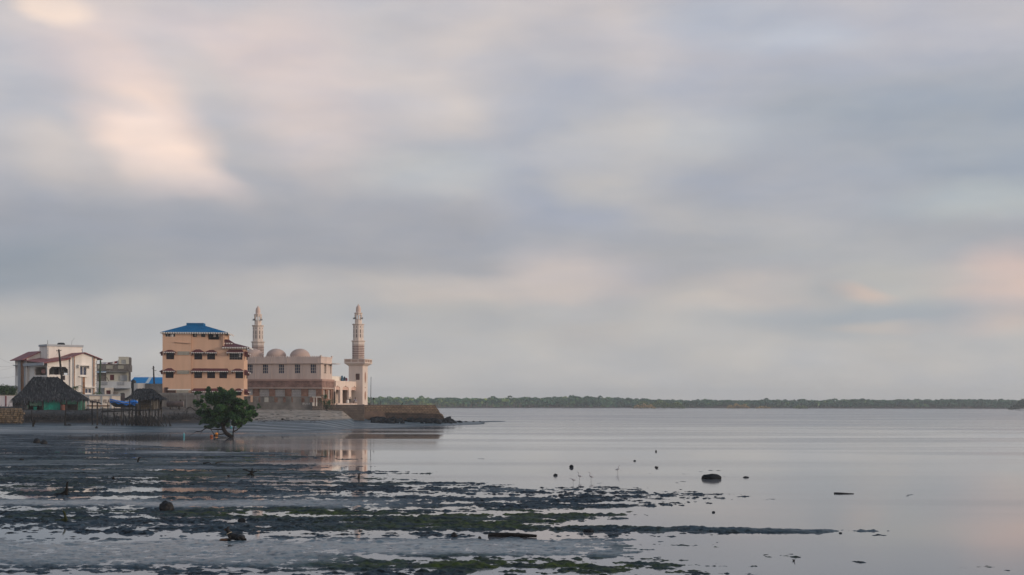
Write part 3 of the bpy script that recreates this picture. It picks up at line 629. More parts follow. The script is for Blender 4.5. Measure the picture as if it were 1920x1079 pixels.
    rb = MB(); ra, rc = X(350.2, 3), X(380.6, 3)
    rb.hip(x0, x1, y0, y1, zr, ra, rc, 3.0, 5.5, zr1); rb.box(ra - .08, rc + .08, 2.9, 5.6, zr1 - .25, zr2)
    ro = obj('roof', rb, BLUEROOF, t)
    for P_, a, b in ((front(y0), x0, x1), (right(x1), y0, y1), (left(x0), y0, y1)):
        tb = MB(); scallops(tb, P_, a + .05, b - .05, -.03, zr + .02, .42, .24); obj('scalloped_trim', tb, TRIM, ro)
    cb = MB(); cb.box(xr - .02, xr + .22, .1, .34, zw, zr - .003); obj('corner_post', cb, SALMON, t)
    cb = MB(); cb.box(X(424), X(424) + .25, 2.4, 2.65, zw, zr - .003); obj('corner_post', cb, SALMON, t)
    # maroon roofs of the wing
    rb = MB(); z0 = Z(651.5); e0, e1 = X(416.5), X(467.2)
    b = [(e0, -.35), (e1, -.35), (e1, Dp - 1.5), (e0, Dp - 1.5)]; rb.hexa([(x, y, z0) for x, y in b] + [(x, y, z0 + .07) for x, y in b])
    xa, xb_ = X(420), X(437); zt2 = fr.fz(430, 643.6, 1.2)
    rb.q((e0, -.35, z0 + .07), (e1, -.35, z0 + .07), (xb_, 1.6, zt2), (xa - .4, 1.6, zt2)); rb.q((e1, -.35, z0 + .07), (e1, Dp - 1.5, z0 + .07), (xb_, 4.5, zt2), (xb_, 1.6, zt2))
    rb.q((xa - .4, 1.6, zt2), (xb_, 1.6, zt2), (xb_, 4.5, zt2), (xa - .4, 4.5, zt2))
    wo = obj('wing_roof', rb, MAROON, t); 
    for P_, a, b in ((front(-.35), e0 + .03, e1 - .03), (right(e1), -.3, Dp - 1.6)):
        tb = MB(); scallops(tb, P_, a, b, -.03, z0 + .02, .42, .22); obj('scalloped_trim', tb, TRIM, wo)
    rb = MB(); q0 = fr.fz(428, 644, 1.4); q1 = fr.fz(428, 636.8, 2); rb.box(X(420, 1.4), X(435.5, 1.4), 1.5, 4.2, q0 - .6, q0); rb.hip(X(419, 1.1), X(437.2, 1.1), 1.1, 4.6, q0, X(421, 2), X(428, 2), 2.2, 3.2, q1)
    wo = obj('upper_wing_roof', rb, MAROON, t); tb = MB(); scallops(tb, front(1.1), X(419, 1.1), X(437, 1.1), -.03, q0 + .02, .42, .22); obj('scalloped_trim', tb, TRIM, wo)
    pb = MB(); pb.tube([(xm + .15, .1, -.5), (xm + .15, .1, zt - .4)], .07); obj('drainpipe', pb, SALMON, t)
orange_block()

# ------------------------------------------------------------------ mosque
def mosque():
    fr = Frame(601.5, 272, -14, 3.4)
    t = thing('mosque', 'long pale pink mosque with three round domes, brown stone base and arcaded porch', 'mosque', fr.o, fr.rz)
    X = lambda px, ly=0: fr.fx(px, ly); Z = lambda py, px=540: fr.fz(px, py)
    FR = mat_brick('brown_frieze_stone', (.30, .17, .135), (.19, .105, .09), (.30, .20, .165), row=.2, w=.22, msize=.03)
    xL = X(430); Du = 6.2; z0 = -.6; zp = Z(670.5); zled = Z(711.5); zfr0 = Z(727.4); zgr = Z(728.8)
    zwin = (Z(700.4), Z(683.7))
    up = MB(); P = front(0); hs = [(X(a), X(a + 10.3), *zwin) for a in (463, 491.8, 522, 552, 581.5)]
    facade(up, P, xL, 0, zled, zp, hs, .3); PR = right(0)
    hr = []
    for pxa, pxb in ((608, 611.6), (619.3, 621.0)):
        a = fr.r(pxa, 690)[0]; b = fr.r(pxb, 690)[0]; hr.append((a, b, *zwin))
    Du = fr.r(622.6, 690)[0]
    facade(up, PR, 0, Du, zled, zp, hr, .3); up.q((xL, Du, zled), (0, Du, zled), (0, Du, zp), (xL, Du, zp)); up.q((xL, 0, zled), (xL, Du, zled), (xL, Du, zp), (xL, 0, zp))
    up.q((xL, 0, zp - .5), (0, 0, zp - .5), (0, Du, zp - .5), (xL, Du, zp - .5))
    obj('upper_wall', up, PINKSTONE, t)
    for h in hs: window(t, P, *h, d=.3, cols=3, rows=3, fm=CREAM, pm=BLUEGLASS, bar=.045)
    for h in hr: window(t, PR, *h, d=.3, cols=2, rows=4, fm=CREAM, pm=DARKGLASS, bar=.08)
    for pxg in (478, 508, 538.2, 568.5, 595.5):
        g = MB(); g.pbox(P, X(pxg) - .11, X(pxg) + .11, -.07, -.003, zled, Z(682.4)); obj('pilaster', g, PINKSTONE, t)
        g = MB(); g.pbox(P, X(pxg) - .11, X(pxg) + .11, -.07, -.003, Z(681), zp - .1); obj('pilaster', g, PINKSTONE, t)
    co = MB(); co.box(xL, .55, -.35, Du + .3, Z(682.3), Z(681.1)); co.box(.55, 1.6, Du - 2.0, Du + .3, Z(682.2), Z(681.2)); obj('cornice', co, PINKSTONE, t)
    cr = MB(); x = xL
    while x < -.3: cr.prism(P, [(x, zp), (x + .34, zp), (x + .27, zp + .17), (x + .17, zp + .3), (x + .07, zp + .17)], .02, .2); x += .46
    cr.box(-.16, .08, -.08, Du + .1, zp, zp + .14); cr.box(-.16, .08, -.08, .25, zp + .14, zp + .4); cr.box(-.16, .08, Du - .2, Du + .1, zp + .14, zp + .4)
    obj('crenellation', cr, PINKSTONE, t)
    # brown base
    q = .35; PB = front(-q); PBR = right(q)
    b1 = MB(); b1.box(xL, q + .05, -q - .05, Du + .6, zled - .05, Z(714.8)) if False else None
    yb = fr.r(625.6, 735, q)[0]
    lw = [(X(a), X(b), Z(744), Z(730)) for a, b in ((463, 475), (486.7, 506), (516.6, 535.5), (547, 566), (578.5, 593.5))]
    rw = [(fr.r(a, 735, q)[0], fr.r(b, 735, q)[0], Z(747.5), Z(731)) for a, b in ((606.8, 611.6), (616, 621))]
    fz = MB(); facade(fz, PB, xL, q, zfr0, Z(715.2)); facade(fz, PBR, -q, yb, zfr0, Z(715.2)); obj('stone_frieze', fz, FR, t)
    lg = MB(); lg.box(xL, q + .12, -q - .12, yb + .1, Z(715.2), zled + .02); lg.box(xL, q + .16, -q - .16, yb + .14, Z(713.6), Z(712.4)); obj('band_course', lg, mat('brown_pink_band', (.42, .27, .22), .9, .1, 1), t)
    lg = MB(); lg.box(xL, q + .22, -q - .22, yb + .2, zgr, zfr0); obj('string_course', lg, PINKSTONE, t)
    lo = MB(); facade(lo, PB, xL, q, z0, zgr, lw, .35); facade(lo, PBR, -q, yb, z0, zgr, rw, .45); lo.q((q, yb, z0), (-3, yb, z0), (-3, yb, Z(715)), (q, yb, Z(715))); obj('stone_base', lo, PIERBRICK, t)
    SCREEN = mat('pale_screen', (.62, .60, .58), .85, .1, 2)
    for h in lw: window(t, PB, *h, d=.35, cols=9, rows=5, fm=SCREEN, pm=mat('grey_interior', (.16, .16, .17), .9, .2, 1), bar=.085, name='screen_window')
    for h in rw: window(t, PBR, *h, d=.45, cols=2, rows=1, fm=TRIM, pm=TRIM, bar=.12, name='side_window')
    # domes
    DM = mat('dusty_pink_dome', (.44, .325, .275), .85, .1, .7, .15, 6, .2, (.34, .26, .225), .4)
    for pxc in (475, 517.8, 562.2):
        cy = 3.0; cx = X(pxc, cy); r = X(pxc + 17.6, cy) - cx; ztop = fr.fz(pxc, 654.2, cy); zb = zp - .4
        d = MB(); hh = ztop - zb; prof = [(r * .97, zb)]
        for k in range(0, 13):
            w = k / 12 * math.pi / 2; prof.append((max(.02, r * math.cos(w)), zb + .30 * hh + .70 * hh * math.sin(w)))
        d.lathe(prof, 36, 0, cx, cy); obj('dome', d, DM, t, True)
    # porch arcade along the side
    lx = q + .45; PP = right(lx); y0 = yb; y1 = fr.r(672, 735, lx)[0]; ztop = Z(714.6) 
    ARC = mat('cream_arcade', (.72, .58, .49), .9, .06, .7, .1, 10, .2, (.52, .42, .36), .3, True)
    ops = []
    for a, b in ((628.2, 637.8), (642.2, 654), (658.6, 670.4)):
        ops.append((fr.r(a, 735, lx)[0], fr.r(b, 735, lx)[0]))
    zs = fr.r(650, 729.5, lx)[1]; zc = fr.r(650, 725.2, lx)[1]; zo = fr.r(650, 723.2, lx)[1]; zfl = .55
    ar = MB()
    def archpts(a, b):
        m_ = (a + b) / 2; h = (b - a) / 2; L_ = []
        for k in range(0, 9):
            w = k / 8; ang = w * math.pi / 2
            x = a + h * (1 - math.cos(ang)) * .82; z = zs + (zc - zs) * math.sin(ang); L_.append((x, z))
        L_[-1] = (m_ - h * .16, zc + .02); L_.append((m_, zo))
        return L_ + [(2 * m_ - x, z) for x, z in reversed(L_[:-1])]
    prev = y0
    for (a, b) in ops:
        ar.pbox(PP, prev, a, 0, .42, zfl - .9, zs)
        prev = b
    ar.pbox(PP, prev, y1, 0, .42, zfl - .9, zs)
    prev = y0
    for (a, b) in ops:
        pts = archpts(a, b); ar.prism(PP, [(prev, zs), (a, zs)] + [p for p in pts[1:10]] + [((a + b) / 2, ztop), (prev, ztop)], 0, .42)
        m_ = (a + b) / 2; rest = pts[9:]
        nxt = b; ar.prism(PP, rest + [(b, ztop), (m_, ztop)], 0, .42); prev = b
    ar.pbox(PP, prev, y1, 0, .42, zs, ztop)
    ar.box(lx - .42, -5, y1 - .35, y1, -.6, ztop) if False else None
    ar.hexa([(-6, y1 - .35, -.6), (lx - .42, y1 - .35, -.6), (lx - .42, y1, -.6), (-6, y1, -.6), (-6, y1 - .35, ztop), (lx - .42, y1 - .35, ztop), (lx - .42, y1, ztop), (-6, y1, ztop)])
    ar.box(-6, lx + .02, y0 + .01, y1 + .02, ztop + .003, ztop + .12)
    obj('arcade', ar, ARC, t)
    for i, (a, b) in enumerate(ops):
        sp = MB(); sp.pbox(PP, a + .02, b - .02, .10, .2, fr.r(650, 731.7, lx)[1], zc - .03); obj('arch_panel', sp, mat('pink_arch_panel_%d' % i, (.60, .40, .32), .9, .08, 1) if i == 0 else bpy.data.materials['pink_arch_panel_0'], t)
    inn = MB(); inn.box(-2.6, -2.5, y0, y1, -.6, ztop - .02); 
    for (a, b) in ops: inn.box(-2.5, -2.2, b - .2, b + .5, zfl, ztop - .3)
    obj('porch_inner_wall', inn, PINKSTONE, t)
    dr = MB(); a, b = ops[0]; dr.box(-2.46, -2.40, a + (b - a) * .25, b - .1, zfl, zfl + 3.0); obj('porch_door', dr, mat('dark_blue_door', (.02, .03, .05), .5, .2, 2), t)
    fl = MB(); fl.box(-2.4, lx + .25, y0 + .3, y1 + .3, -.9, zfl); obj('porch_floor', fl, PINKSTONE, t)
    # set-back storey over the porch
    sb = MB(); sb.box(-6, -1.2, Du + .3, y1 - 4, ztop + .12, Z(704)); obj('rear_storey', sb, CREAM, t)
    pl = MB(); pl.tube([(lx + .04, ops[0][0] - .2, zfl), (lx + .04, ops[0][0] - .2, zfl + 2.3)], .14); obj('dark_drainpipe', pl, WOODDARK, t)
    return fr, lx, y1, zfl, ops
FRM, PLX, PY1, PZF, POPS = mosque()

def minarets():
    Y = 290.0; fr = Frame(671.5, Y, -14, 3.4)
    k = Y / F; Z = lambda py: 4.0 + (757 + ROLL * (-291) * -1 - py + ROLL * (-291) * 0) * k - 3.4 if False else (4.0 + (756.24 - py) * k - 3.4)
    t = thing('minaret', 'tall cream minaret with striped drum standing at the porch end', 'minaret', fr.o, fr.rz, 'minarets of the mosque')
    M1 = mat('minaret_stone', (.66, .555, .48), .9, .06, .5, .1, 8, .2, (.50, .40, .35), .35, True)
    STR = mat_wave('striped_stone', (.60, .49, .42), (.23, .145, .125), .36, 2, .9, .40)
    w = 1.50                                        # half width of the square tower
    tb = MB(); zb, zt_ = -.6, Z(684.5)
    nx0, nx1 = -.75, -.05
    facade(tb, front(-w), -w, w, zb, zt_, [(-.05, .85, Z(713), Z(701.3), .3)]); facade(tb, right(w), -w, w, zb, zt_, []); tb.q((-w, w, zb), (w, w, zb), (w, w, zt_), (-w, w, zt_)); tb.q((-w, -w, zb), (-w, w, zb), (-w, w, zt_), (-w, -w, zt_))
    tower = obj('tower', tb, M1, t)
    nb = MB(); nb.box(-.10, .90, -w + .3, -w + .33, Z(713.2), Z(701)); obj('niche', nb, mat('brown_niche', (.16, .10, .085), .9, .2, 1), tower)
    LAN = mat('brown_lancet', (.36, .20, .145), .9, .15, 2)
    for (pa, pb_) in ((695.8, 720.5), (731.5, 752.5)):
        z1, z0 = Z(pa), Z(pb_); h = z1 - z0; m_ = (z0 + z1) / 2; pts = [(0, z0), (.30, z0 + .18 * h), (.40, m_), (.30, z1 - .18 * h), (0, z1), (-.30, z1 - .18 * h), (-.40, m_), (-.30, z0 + .18 * h)]
        lb = MB(); lb.prism(right(w), [(a * 1.35, z_) for a, z_ in pts], -.05, -.003); f_ = obj('lancet_frame', lb, M1, tower)
        lb = MB(); lb.prism(right(w), [(a, m_ + (z_ - m_) * .88) for a, z_ in pts], -.07, -.052); obj('lancet_panel', lb, LAN, f_)
    lb = MB(); lb.lathe([(.001, -.05), (.14, -.05), (.14, .05), (.001, .05)], 10); db = MB()
    db.add([(w + .03 + z_ * .6, x_, y_ + Z(727)) for x_, y_, z_ in lb.v], lb.f); obj('round_boss', db, LAN, tower)
    # balcony
    bb = MB(); wb = 2.22; z0, z1, z2 = Z(684.5), Z(682), Z(673.8)
    i = len(bb.v); lo = [(-w, -w), (w, -w), (w, w), (-w, w)]; hi = [(-wb, -wb), (wb, -wb), (wb, wb), (-wb, wb)]
    bb.v += [(x, y, z0 - .28) for x, y in lo] + [(x, y, z1) for x, y in hi]
    for a in range(4): bb.f.append((i + a, i + (a + 1) % 4, i + 4 + (a + 1) % 4, i + 4 + a))
    bb.box(-wb, wb, -wb, wb, z1, z1 + .22); bb.box(-wb, wb, -wb, -wb + .16, z2 - .15, z2); bb.box(wb - .16, wb, -wb + .16, wb, z2 - .15, z2); bb.box(-wb, wb - .16, wb - .16, wb, z2 - .15, z2); bb.box(-wb, -wb + .16, -wb + .16, wb - .16, z2 - .15, z2)
    za, zc = z1 + .22, z2 - .15
    for P in (front(-wb), right(wb), left(-wb), lambda a, c, z: (a, wb - c, z)):
        for a in (-wb + .1, -.72, .72, wb - .1): bb.pbox(P, a - .1, a + .1, .01, .15, za, zc)
    bal = obj('balcony', bb, M1, t)
    for P in (front(-wb), right(wb), left(-wb), lambda a, c, z: (a, wb - c, z)):
        pb = MB()
        for a0, a1 in ((-wb + .22, -.84), (-.6, .6), (.84, wb - .22)):
            n = 5
            for j in range(n): a = a0 + (a1 - a0) * (j + .5) / n; pb.pbox(P, a - .05, a + .05, .05, .10, za, zc)
            pb.pbox(P, a0, a1, .11, .125, za, zc)
        obj('balustrade', pb, LAN if False else mat('buff_balustrade', (.50, .37, .30), .9, .1, 1) if 'buff_balustrade' not in bpy.data.materials else bpy.data.materials['buff_balustrade'], bal)
    o8 = R(22.5)
    def drum(name, prof, m, n=8, smooth=False):
        d = MB(); d.lathe(prof, n, o8); return obj(name, d, m, t, smooth)
    r1 = 1.14 * 1.08; r2 = 1.0 * 1.08; r3 = .66 * 1.08
    drum('striped_drum', [(r1, z1 + .2), (r1, Z(669.5)), (r1, Z(647))], STR)
    drum('drum_collar', [(r1 + .01, Z(647)), (r1 + .01, Z(642)), (r1 + .20, Z(639.8)), (r1 + .20, Z(639)), (r2, Z(638.9))], M1)
    sh = drum('shaft', [(r2, Z(639)), (r2, Z(611)), (r2 + .08, Z(609.8)), (r2 + .20, Z(608.6)), (r2 + .20, Z(607.8)), (r3, Z(607.7))], M1)
    SL = mat('dark_slot', (.055, .04, .036), .9, .2, 2)
    ap = r2 * math.cos(R(22.5))
    for j in range(8):
        w_ = R(45) * j; cx, cy = math.cos(w_), math.sin(w_); tx, ty = -cy, cx
        P = lambda a, c, z, cx=cx, cy=cy, tx=tx, ty=ty: (cx * (ap - c) + tx * a, cy * (ap - c) + ty * a, z)
        for (za_, zb_, hw) in ((Z(633.5), Z(627), .085), (Z(625.5), Z(618.5), .085), (Z(615), Z(612.6), .075)):
            s = MB(); s.pbox(P, -hw, hw, -.012, .02, za_, zb_); obj('slot_window', s, SL, sh)
    # lantern with open arches: eight posts carrying the cap
    lb = MB(); zl0, zl1, zl2 = Z(607.7), Z(598.5), Z(588.6); apL = r3 * math.cos(R(22.5))
    lb.lathe([(r3, zl0), (r3, zl1)], 8, o8)
    for j in range(8):
        w_ = R(45) * j + o8; lb.tube([(r3 * .93 * math.cos(w_), r3 * .93 * math.sin(w_), zl1), (r3 * .93 * math.cos(w_), r3 * .93 * math.sin(w_), zl2)], .12, 6)
    lb.lathe([(r3, zl2 - .28), (r3, zl2), (r3 + .14, zl2 + .05), (r3 + .14, zl2 + .2), (r3 - .1, zl2 + .22)], 8, o8)
    lan = obj('lantern', lb, M1, t)
    for a in (R(200), R(-20), R(250)):
        c = Vector((math.cos(a), math.sin(a), 0)); s = MB(); s.tube([c * r3 * 1.0 + Vector((0, 0, zl1 + .12)), c * (r3 + .18) + Vector((0, 0, zl1 + .12)), c * (r3 + .36) + Vector((0, 0, zl1 + .12))], [.07, .10, .24], 10); obj('loudspeaker', s, GREYIRON, lan)
    cp = MB(); rc = .50; zc0 = zl2 + .2; zc1 = Z(577.5); zc2 = Z(573)
    prof = [(rc, zc0), (rc, zc0 + (zc1 - zc0) * .55)] + [(rc * math.cos(k / 8 * 1.35), zc0 + (zc1 - zc0) * .55 + (zc2 - zc0 - (zc1 - zc0) * .55) * math.sin(k / 8 * math.pi / 2)) for k in range(1, 9)] + [(.10, zc2 + .05), (.13, zc2 + .15), (.05, zc2 + .26), (.01, Z(570.6))]
    cp.lathe(prof, 20); obj('cap_dome', cp, mat('cap_stone', (.58, .44, .37), .9, .08, 1), t, True)
    c = copy_tree(t); p = at(483.3, 757, 296); c.location = (p.x, p.y, 3.4); c['label'] = 'tall cream minaret rising behind the mosque domes, its base hidden'
minarets()
# ------------------------------------------------------------------ white house
def white_house():
    fr = Frame(88.5, 240, 40, 3.2)
    t = thing('white_house', 'white two storey house with red sloping roofs, brown tile strips and an open balcony', 'house', fr.o, fr.rz)
    X = lambda px, ly=0.0: fr.fx(px, ly); z_ = lambda zx, zy, ly=0.0: fr.f(zx / 9.6, 620 + zy / 9.6, ly)     # from a 9.6 times enlargement
    yz = lambda zx, zy, lx=0.0: fr.r(zx / 9.6, 620 + zy / 9.6, lx)
    SHW = WHITE; TILE = mat_brick('brown_tile_strip', (.34, .17, .085), (.26, .13, .065), (.20, .12, .08), row=.25, w=.3)
    P = front(0); PL = left(0); zb = -.5
    xg0 = z_(1255, 500)[0]; xg1 = z_(1735, 500)[0]; xp = z_(1500, 400)[0]; zeg = z_(1500, 478)[1]; zpk = z_(1500, 408)[1]; zer = z_(1735, 500)[1]
    # balcony block
    z1L = z_(850, 585)[1]; z1R = z_(1255, 520)[1]
    oL = (z_(885, 700)[0], z_(1225, 700)[0], z_(1000, 800)[1], z_(1000, 655)[1], .25)
    b = MB(); x_end = xg0
    facade(b, P, 0, x_end, zb, oL[3] + .15, [oL], .25)
    b.q((0, 0, oL[3] + .15), (x_end, 0, oL[3] + .15), (x_end, 0, z1R), (0, 0, z1L))
    D = yz(500, 700)[0]; oS = (yz(838, 700)[0], yz(622, 700)[0], z_(850, 800)[1], z_(850, 655)[1], .25)
    facade(b, PL, 0, D, zb, z1L, [oS], .25)
    b.q((0, 0, z1L), (x_end, 0, z1R), (x_end, D, z1R), (0, D, z1L))
    b.q((0, D, zb), (x_end, D, zb), (x_end, D, z1R), (0, D, z1L))
    obj('wall', b, SHW, t)
    # chamfered heads of the openings, dark backs, balustrade bits
    for Pq, o in ((P, oL), (PL, oS)):
        a0, a1, q0, q1 = o[:4]; cb = MB(); c = min(.45, (a1 - a0) * .15)
        cb.prism(Pq, [(a0, q1), (a0 + c, q1), (a0, q1 - c)], .002, .25); obj('arch_corner', cb, SHW, t)
        cb = MB(); cb.prism(Pq, [(a1, q1), (a1, q1 - c), (a1 - c, q1)], .002, .25); obj('arch_corner', cb, SHW, t)
        fb = MB(); fb.pbox(Pq, a0 - .1, a1 + .1, -.08, -.003, q1 + .02, q1 + .14); obj('opening_moulding', fb, SHW, t)
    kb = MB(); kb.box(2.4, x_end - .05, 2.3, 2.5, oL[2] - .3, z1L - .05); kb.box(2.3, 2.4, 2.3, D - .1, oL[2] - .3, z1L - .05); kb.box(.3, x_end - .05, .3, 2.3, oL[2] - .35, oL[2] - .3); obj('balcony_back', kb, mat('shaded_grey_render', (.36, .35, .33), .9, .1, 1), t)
    db = MB(); db.pbox(P, oL[0] + 1.75, oL[0] + 2.5, 2.1, 2.19, oL[2], oL[3] - .2); obj('balcony_door', db, DARKGLASS, t)
    cl = MB(); cl.pbox(PL, oS[0] + 3.2, oS[0] + 4.8, 1.0, 1.05, oS[2] + .35, oS[3] - .25); obj('hanging_rug', cl, mat('pink_rug', (.48, .26, .24), .95, .2, 2), t)
    for a, c_ in ((.15, .55), (1.3, 1.75)):
        rb = MB(); rb.pbox(P, oL[0] + a, oL[0] + a + .9, -.05, .06, oL[2] - .3, oL[2] + .04); obj('balustrade', rb, SHW, t)
    nb = MB(); nb.pbox(P, z_(1090, 850)[0], z_(1170, 850)[0], -.03, -.004, z_(1100, 890)[1], oL[2] - .1); obj('dark_opening', nb, DARKGLASS, t)
    # lean-to roof over the balcony
    rb = MB(); ov = .55
    pts = [(-.75, -ov, z1L - .10), (x_end + .02, -ov, z1R + .02), (x_end + .02, D * .98, z1R + .6), (-.75, D * .98, z1L + .5)]
    rb.hexa(pts + [(x, y, z + .12) for x, y, z in pts]); obj('balcony_roof', rb, REDROOFY, t)
    fb = MB(); fb.pbox(PL, -ov + .1, D, -.86, -.76, z1L - .40, z1L + .06); obj('fascia', fb, GREYTRIM, t)
    # gable block
    g = MB(); dg = -.25; PG = front(dg)
    wy = (z_(1430, 800)[0], z_(1545, 800)[0], z_(1480, 806)[1], z_(1480, 652)[1], .2); wl = (z_(1522, 1100)[0], z_(1632, 1100)[0], z_(1570, 1130)[1], z_(1570, 1045)[1], .2)
    facade(g, PG, xg0, xg1, zb, zer - .25, [wy, wl])
    g.q((xg0, dg, zer - .25), (xg1, dg, zer - .25), (xg1, dg, zer), (xp, dg, zpk), (xg0, dg, zeg))
    g.q((xg1, dg, zb), (xg1, D, zb), (xg1, D, zer), (xg1, dg, zer)); g.q((xg0, dg, zb), (xg0, 0, zb), (xg0, 0, zeg), (xg0, dg, zeg)); g.q((xg0, 0, z1R), (xg0, D, z1R), (xg0, D, zeg), (xg0, 0, zeg))
    obj('gable_wall', g, SHW, t)
    window(t, PG, *wy, cols=2, rows=1, fm=TRIM, pm=BLUEGLASS, bar=.12); window(t, PG, *wl, cols=2, rows=1, fm=TRIM, pm=BLUEGLASS, bar=.12)
    cb = MB(); cb.pbox(PG, z_(1385, 640)[0], z_(1600, 640)[0], -.5, -.004, z_(1480, 638)[1], z_(1480, 618)[1]); cb.pbox(PG, z_(1385, 640)[0], z_(1410, 640)[0], -.45, -.008, z_(1480, 675)[1], z_(1480, 638)[1]); cb.pbox(PG, z_(1577, 640)[0], z_(1600, 640)[0], -.45, -.008, z_(1480, 675)[1], z_(1480, 638)[1]); obj('window_canopy', cb, SHW, t)
    cb = MB(); cb.pbox(PG, z_(1410, 640)[0], z_(1560, 640)[0], -.25, -.004, z_(1480, 838)[1], z_(1480, 824)[1]); obj('window_sill', cb, SHW, t)
    cb = MB(); cb.pbox(PG, z_(1510, 640)[0], z_(1690, 640)[0], -.35, -.004, z_(1600, 1030)[1], z_(1600, 1012)[1]); obj('window_canopy', cb, SHW, t)
    for a, b_, top_ in ((1296, 1312, 470), (1650, 1664, 470), (1462, 1472, 838)):
        cb = MB(); cb.pbox(PG, z_(a, 600)[0], z_(b_, 600)[0], -.10, -.003, zb, z_(1480, top_)[1]); obj('grey_pilaster', cb, GREYTRIM, t)
    for a, b_, top_ in ((1312, 1332, 470), (1664, 1690, 478), (1472, 1516, 838)):
        cb = MB(); cb.pbox(PG, z_(a, 600)[0] + .003, z_(b_, 600)[0], -.07, -.003, zb, z_(1480, top_)[1]); obj('tile_strip', cb, TILE, t)
    def quoins(name, P_, a, z0_, z1_, w=.2):
        q = MB(); z = z0_; k = 0
        q.pbox(P_, a - .02, a + .02, -.02, -.002, z0_, z1_)
        while z < z1_ - .3:
            ww = w if k % 2 else w * .55; q.pbox(P_, a - ww, a + .01, -.06, -.003, z, z + .26); z += .34; k += 1
        return obj(name, q, GREYTRIM, t)
    quoins('quoins', PG, xg1 - .01, zb, zer - .3, .22); quoins('quoins', PL, .22, zb, z1L - .4, .2)
    # gable roof, ridge running back
    Dr = 6.6; exL = z_(1255, 500)[0] - .75; exR = xg1 + .85; sl = (zpk - zer) / (xg1 - xp); zl_ = zpk - sl * (xp - exL); zr_ = zpk - sl * (exR - xp) ; f0 = dg - .45
    rb = MB(); th = .12
    for (xa, za) in ((exL, zl_), (exR, zr_)):
        pts = [(xa, f0, za), (xp, f0, zpk), (xp, Dr, zpk), (xa, Dr, za)]; rb.hexa([(x, y, z + .02) for x, y, z in pts] + [(x, y, z + .02 + th) for x, y, z in pts])
    obj('gable_roof', rb, REDROOFY, t)
    # penthouse
    ly = 5.0; px0 = X(88.5, ly); px1 = X(154.5, ly); zt = fr.fz(100, 646.8, ly); pd = fr.r(74, 650, px0)[0]
    pb = MB(); pb.box(px0, px1, ly, pd, 6.0, zt); obj('penthouse_wall', pb, SHW, t)
    pb = MB(); pb.box(px0 - .12, px1 + .12, ly - .12, pd + .12, zt - .28, zt + .06); obj('penthouse_cornice', pb, GREYTRIM, t)
    quoins('quoins', front(ly), px0 + .18, 6.5, zt - .35, .16); quoins('quoins', front(ly), px1, 7.5, zt - .35, .16)
    lb = MB(); lb.tube([(px0 + .1, ly + .1, zt), (px0 + .08, ly + .1, zt + .75)], .03); obj('roof_rod', lb, WOODDARK, t)
    ab = MB(); xa = X(136.5, ly); ab.tube([(xa, ly + .6, zt), (xa + .05, ly + .6, zt + .7), (xa + .5, ly + .6, zt + 1.3)], .025); obj('roof_aerial', ab, GREYIRON, t)
    tb = MB(); tb.lathe([(.62, zt + .06), (.66, zt + .25), (.5, zt + .42), (.1, zt + .46)], 16, 0, X(119.5, ly), ly + 1.2); obj('roof_tank', tb, mat('black_plastic', (.02, .022, .025), .5, .2, 2), t)
    # left wing
    lw = 8.2; lx0 = X(50, lw); lx1 = X(76.5, lw); ze = fr.fz(50, 672.5, lw); zr = fr.fz(76, 660, lw); De = fr.r(28.2, 672, lx0)[0]
    wb = MB(); wb.q((lx0, lw, zb), (lx1, lw, zb), (lx1, lw, zr), (lx0, lw, ze))
    P2 = left(lx0); facade(wb, P2, lw, De, zb, ze, [(De - 1.1, De - .5, fr.r(32, 705, lx0)[1], fr.r(32, 688, lx0)[1], .2)]); wb.q((lx0, De, zb), (lx1, De, zb), (lx1, De, zr), (lx0, De, ze))
    obj('left_wing_wall', wb, SHW, t); window(t, P2, De - 1.1, De - .5, fr.r(32, 705, lx0)[1], fr.r(32, 688, lx0)[1], .2, 1, 2, fm=TRIM, pm=BLUEGLASS)
    a = fr.r(46, 700, lx0)[0]; b_ = fr.r(40.3, 700, lx0)[0]
    cb = MB(); cb.pbox(P2, a, b_, -.12, -.003, zb, ze - .05); obj('tile_strip', cb, TILE, t)
    for c0, c1 in ((39.6, 38), (36.8, 35.3), (47.8, 46.4)):
        cb = MB(); cb.pbox(P2, fr.r(c0, 700, lx0)[0], fr.r(c1, 700, lx0)[0], -.16, -.003, zb, ze - .05); obj('grey_pilaster', cb, GREYTRIM, t)
    rb = MB(); sl2 = (zr - ze) / (lx1 - lx0); xe = lx0 - .75; zz = ze - sl2 * .75
    pts = [(xe, lw - .3, zz + .03), (lx1, lw - .3, zr + .03), (lx1, De + .4, zr + .03), (xe, De + .4, zz + .03)]
    rb.hexa(pts + [(x, y, z + .12) for x, y, z in pts]); obj('left_wing_roof', rb, REDROOFY, t)
    cb = MB(); z0 = fr.r(27, 727, lx0)[1]; cb.pbox(P2, De - 1.6, De + .3, -1.0, -.004, z0, z0 + .2); cb.pbox(P2, De - .3, De + .1, -.55, -.006, z0 - .9, z0); obj('porch_canopy', cb, GREYTRIM, t)
    cb = MB(); z0 = fr.r(27, 686.5, lx0)[1]; cb.pbox(P2, De - 1.5, De + .1, -.35, -.004, z0, z0 + .12); obj('window_canopy', cb, GREYTRIM, t)
    pass
white_house()

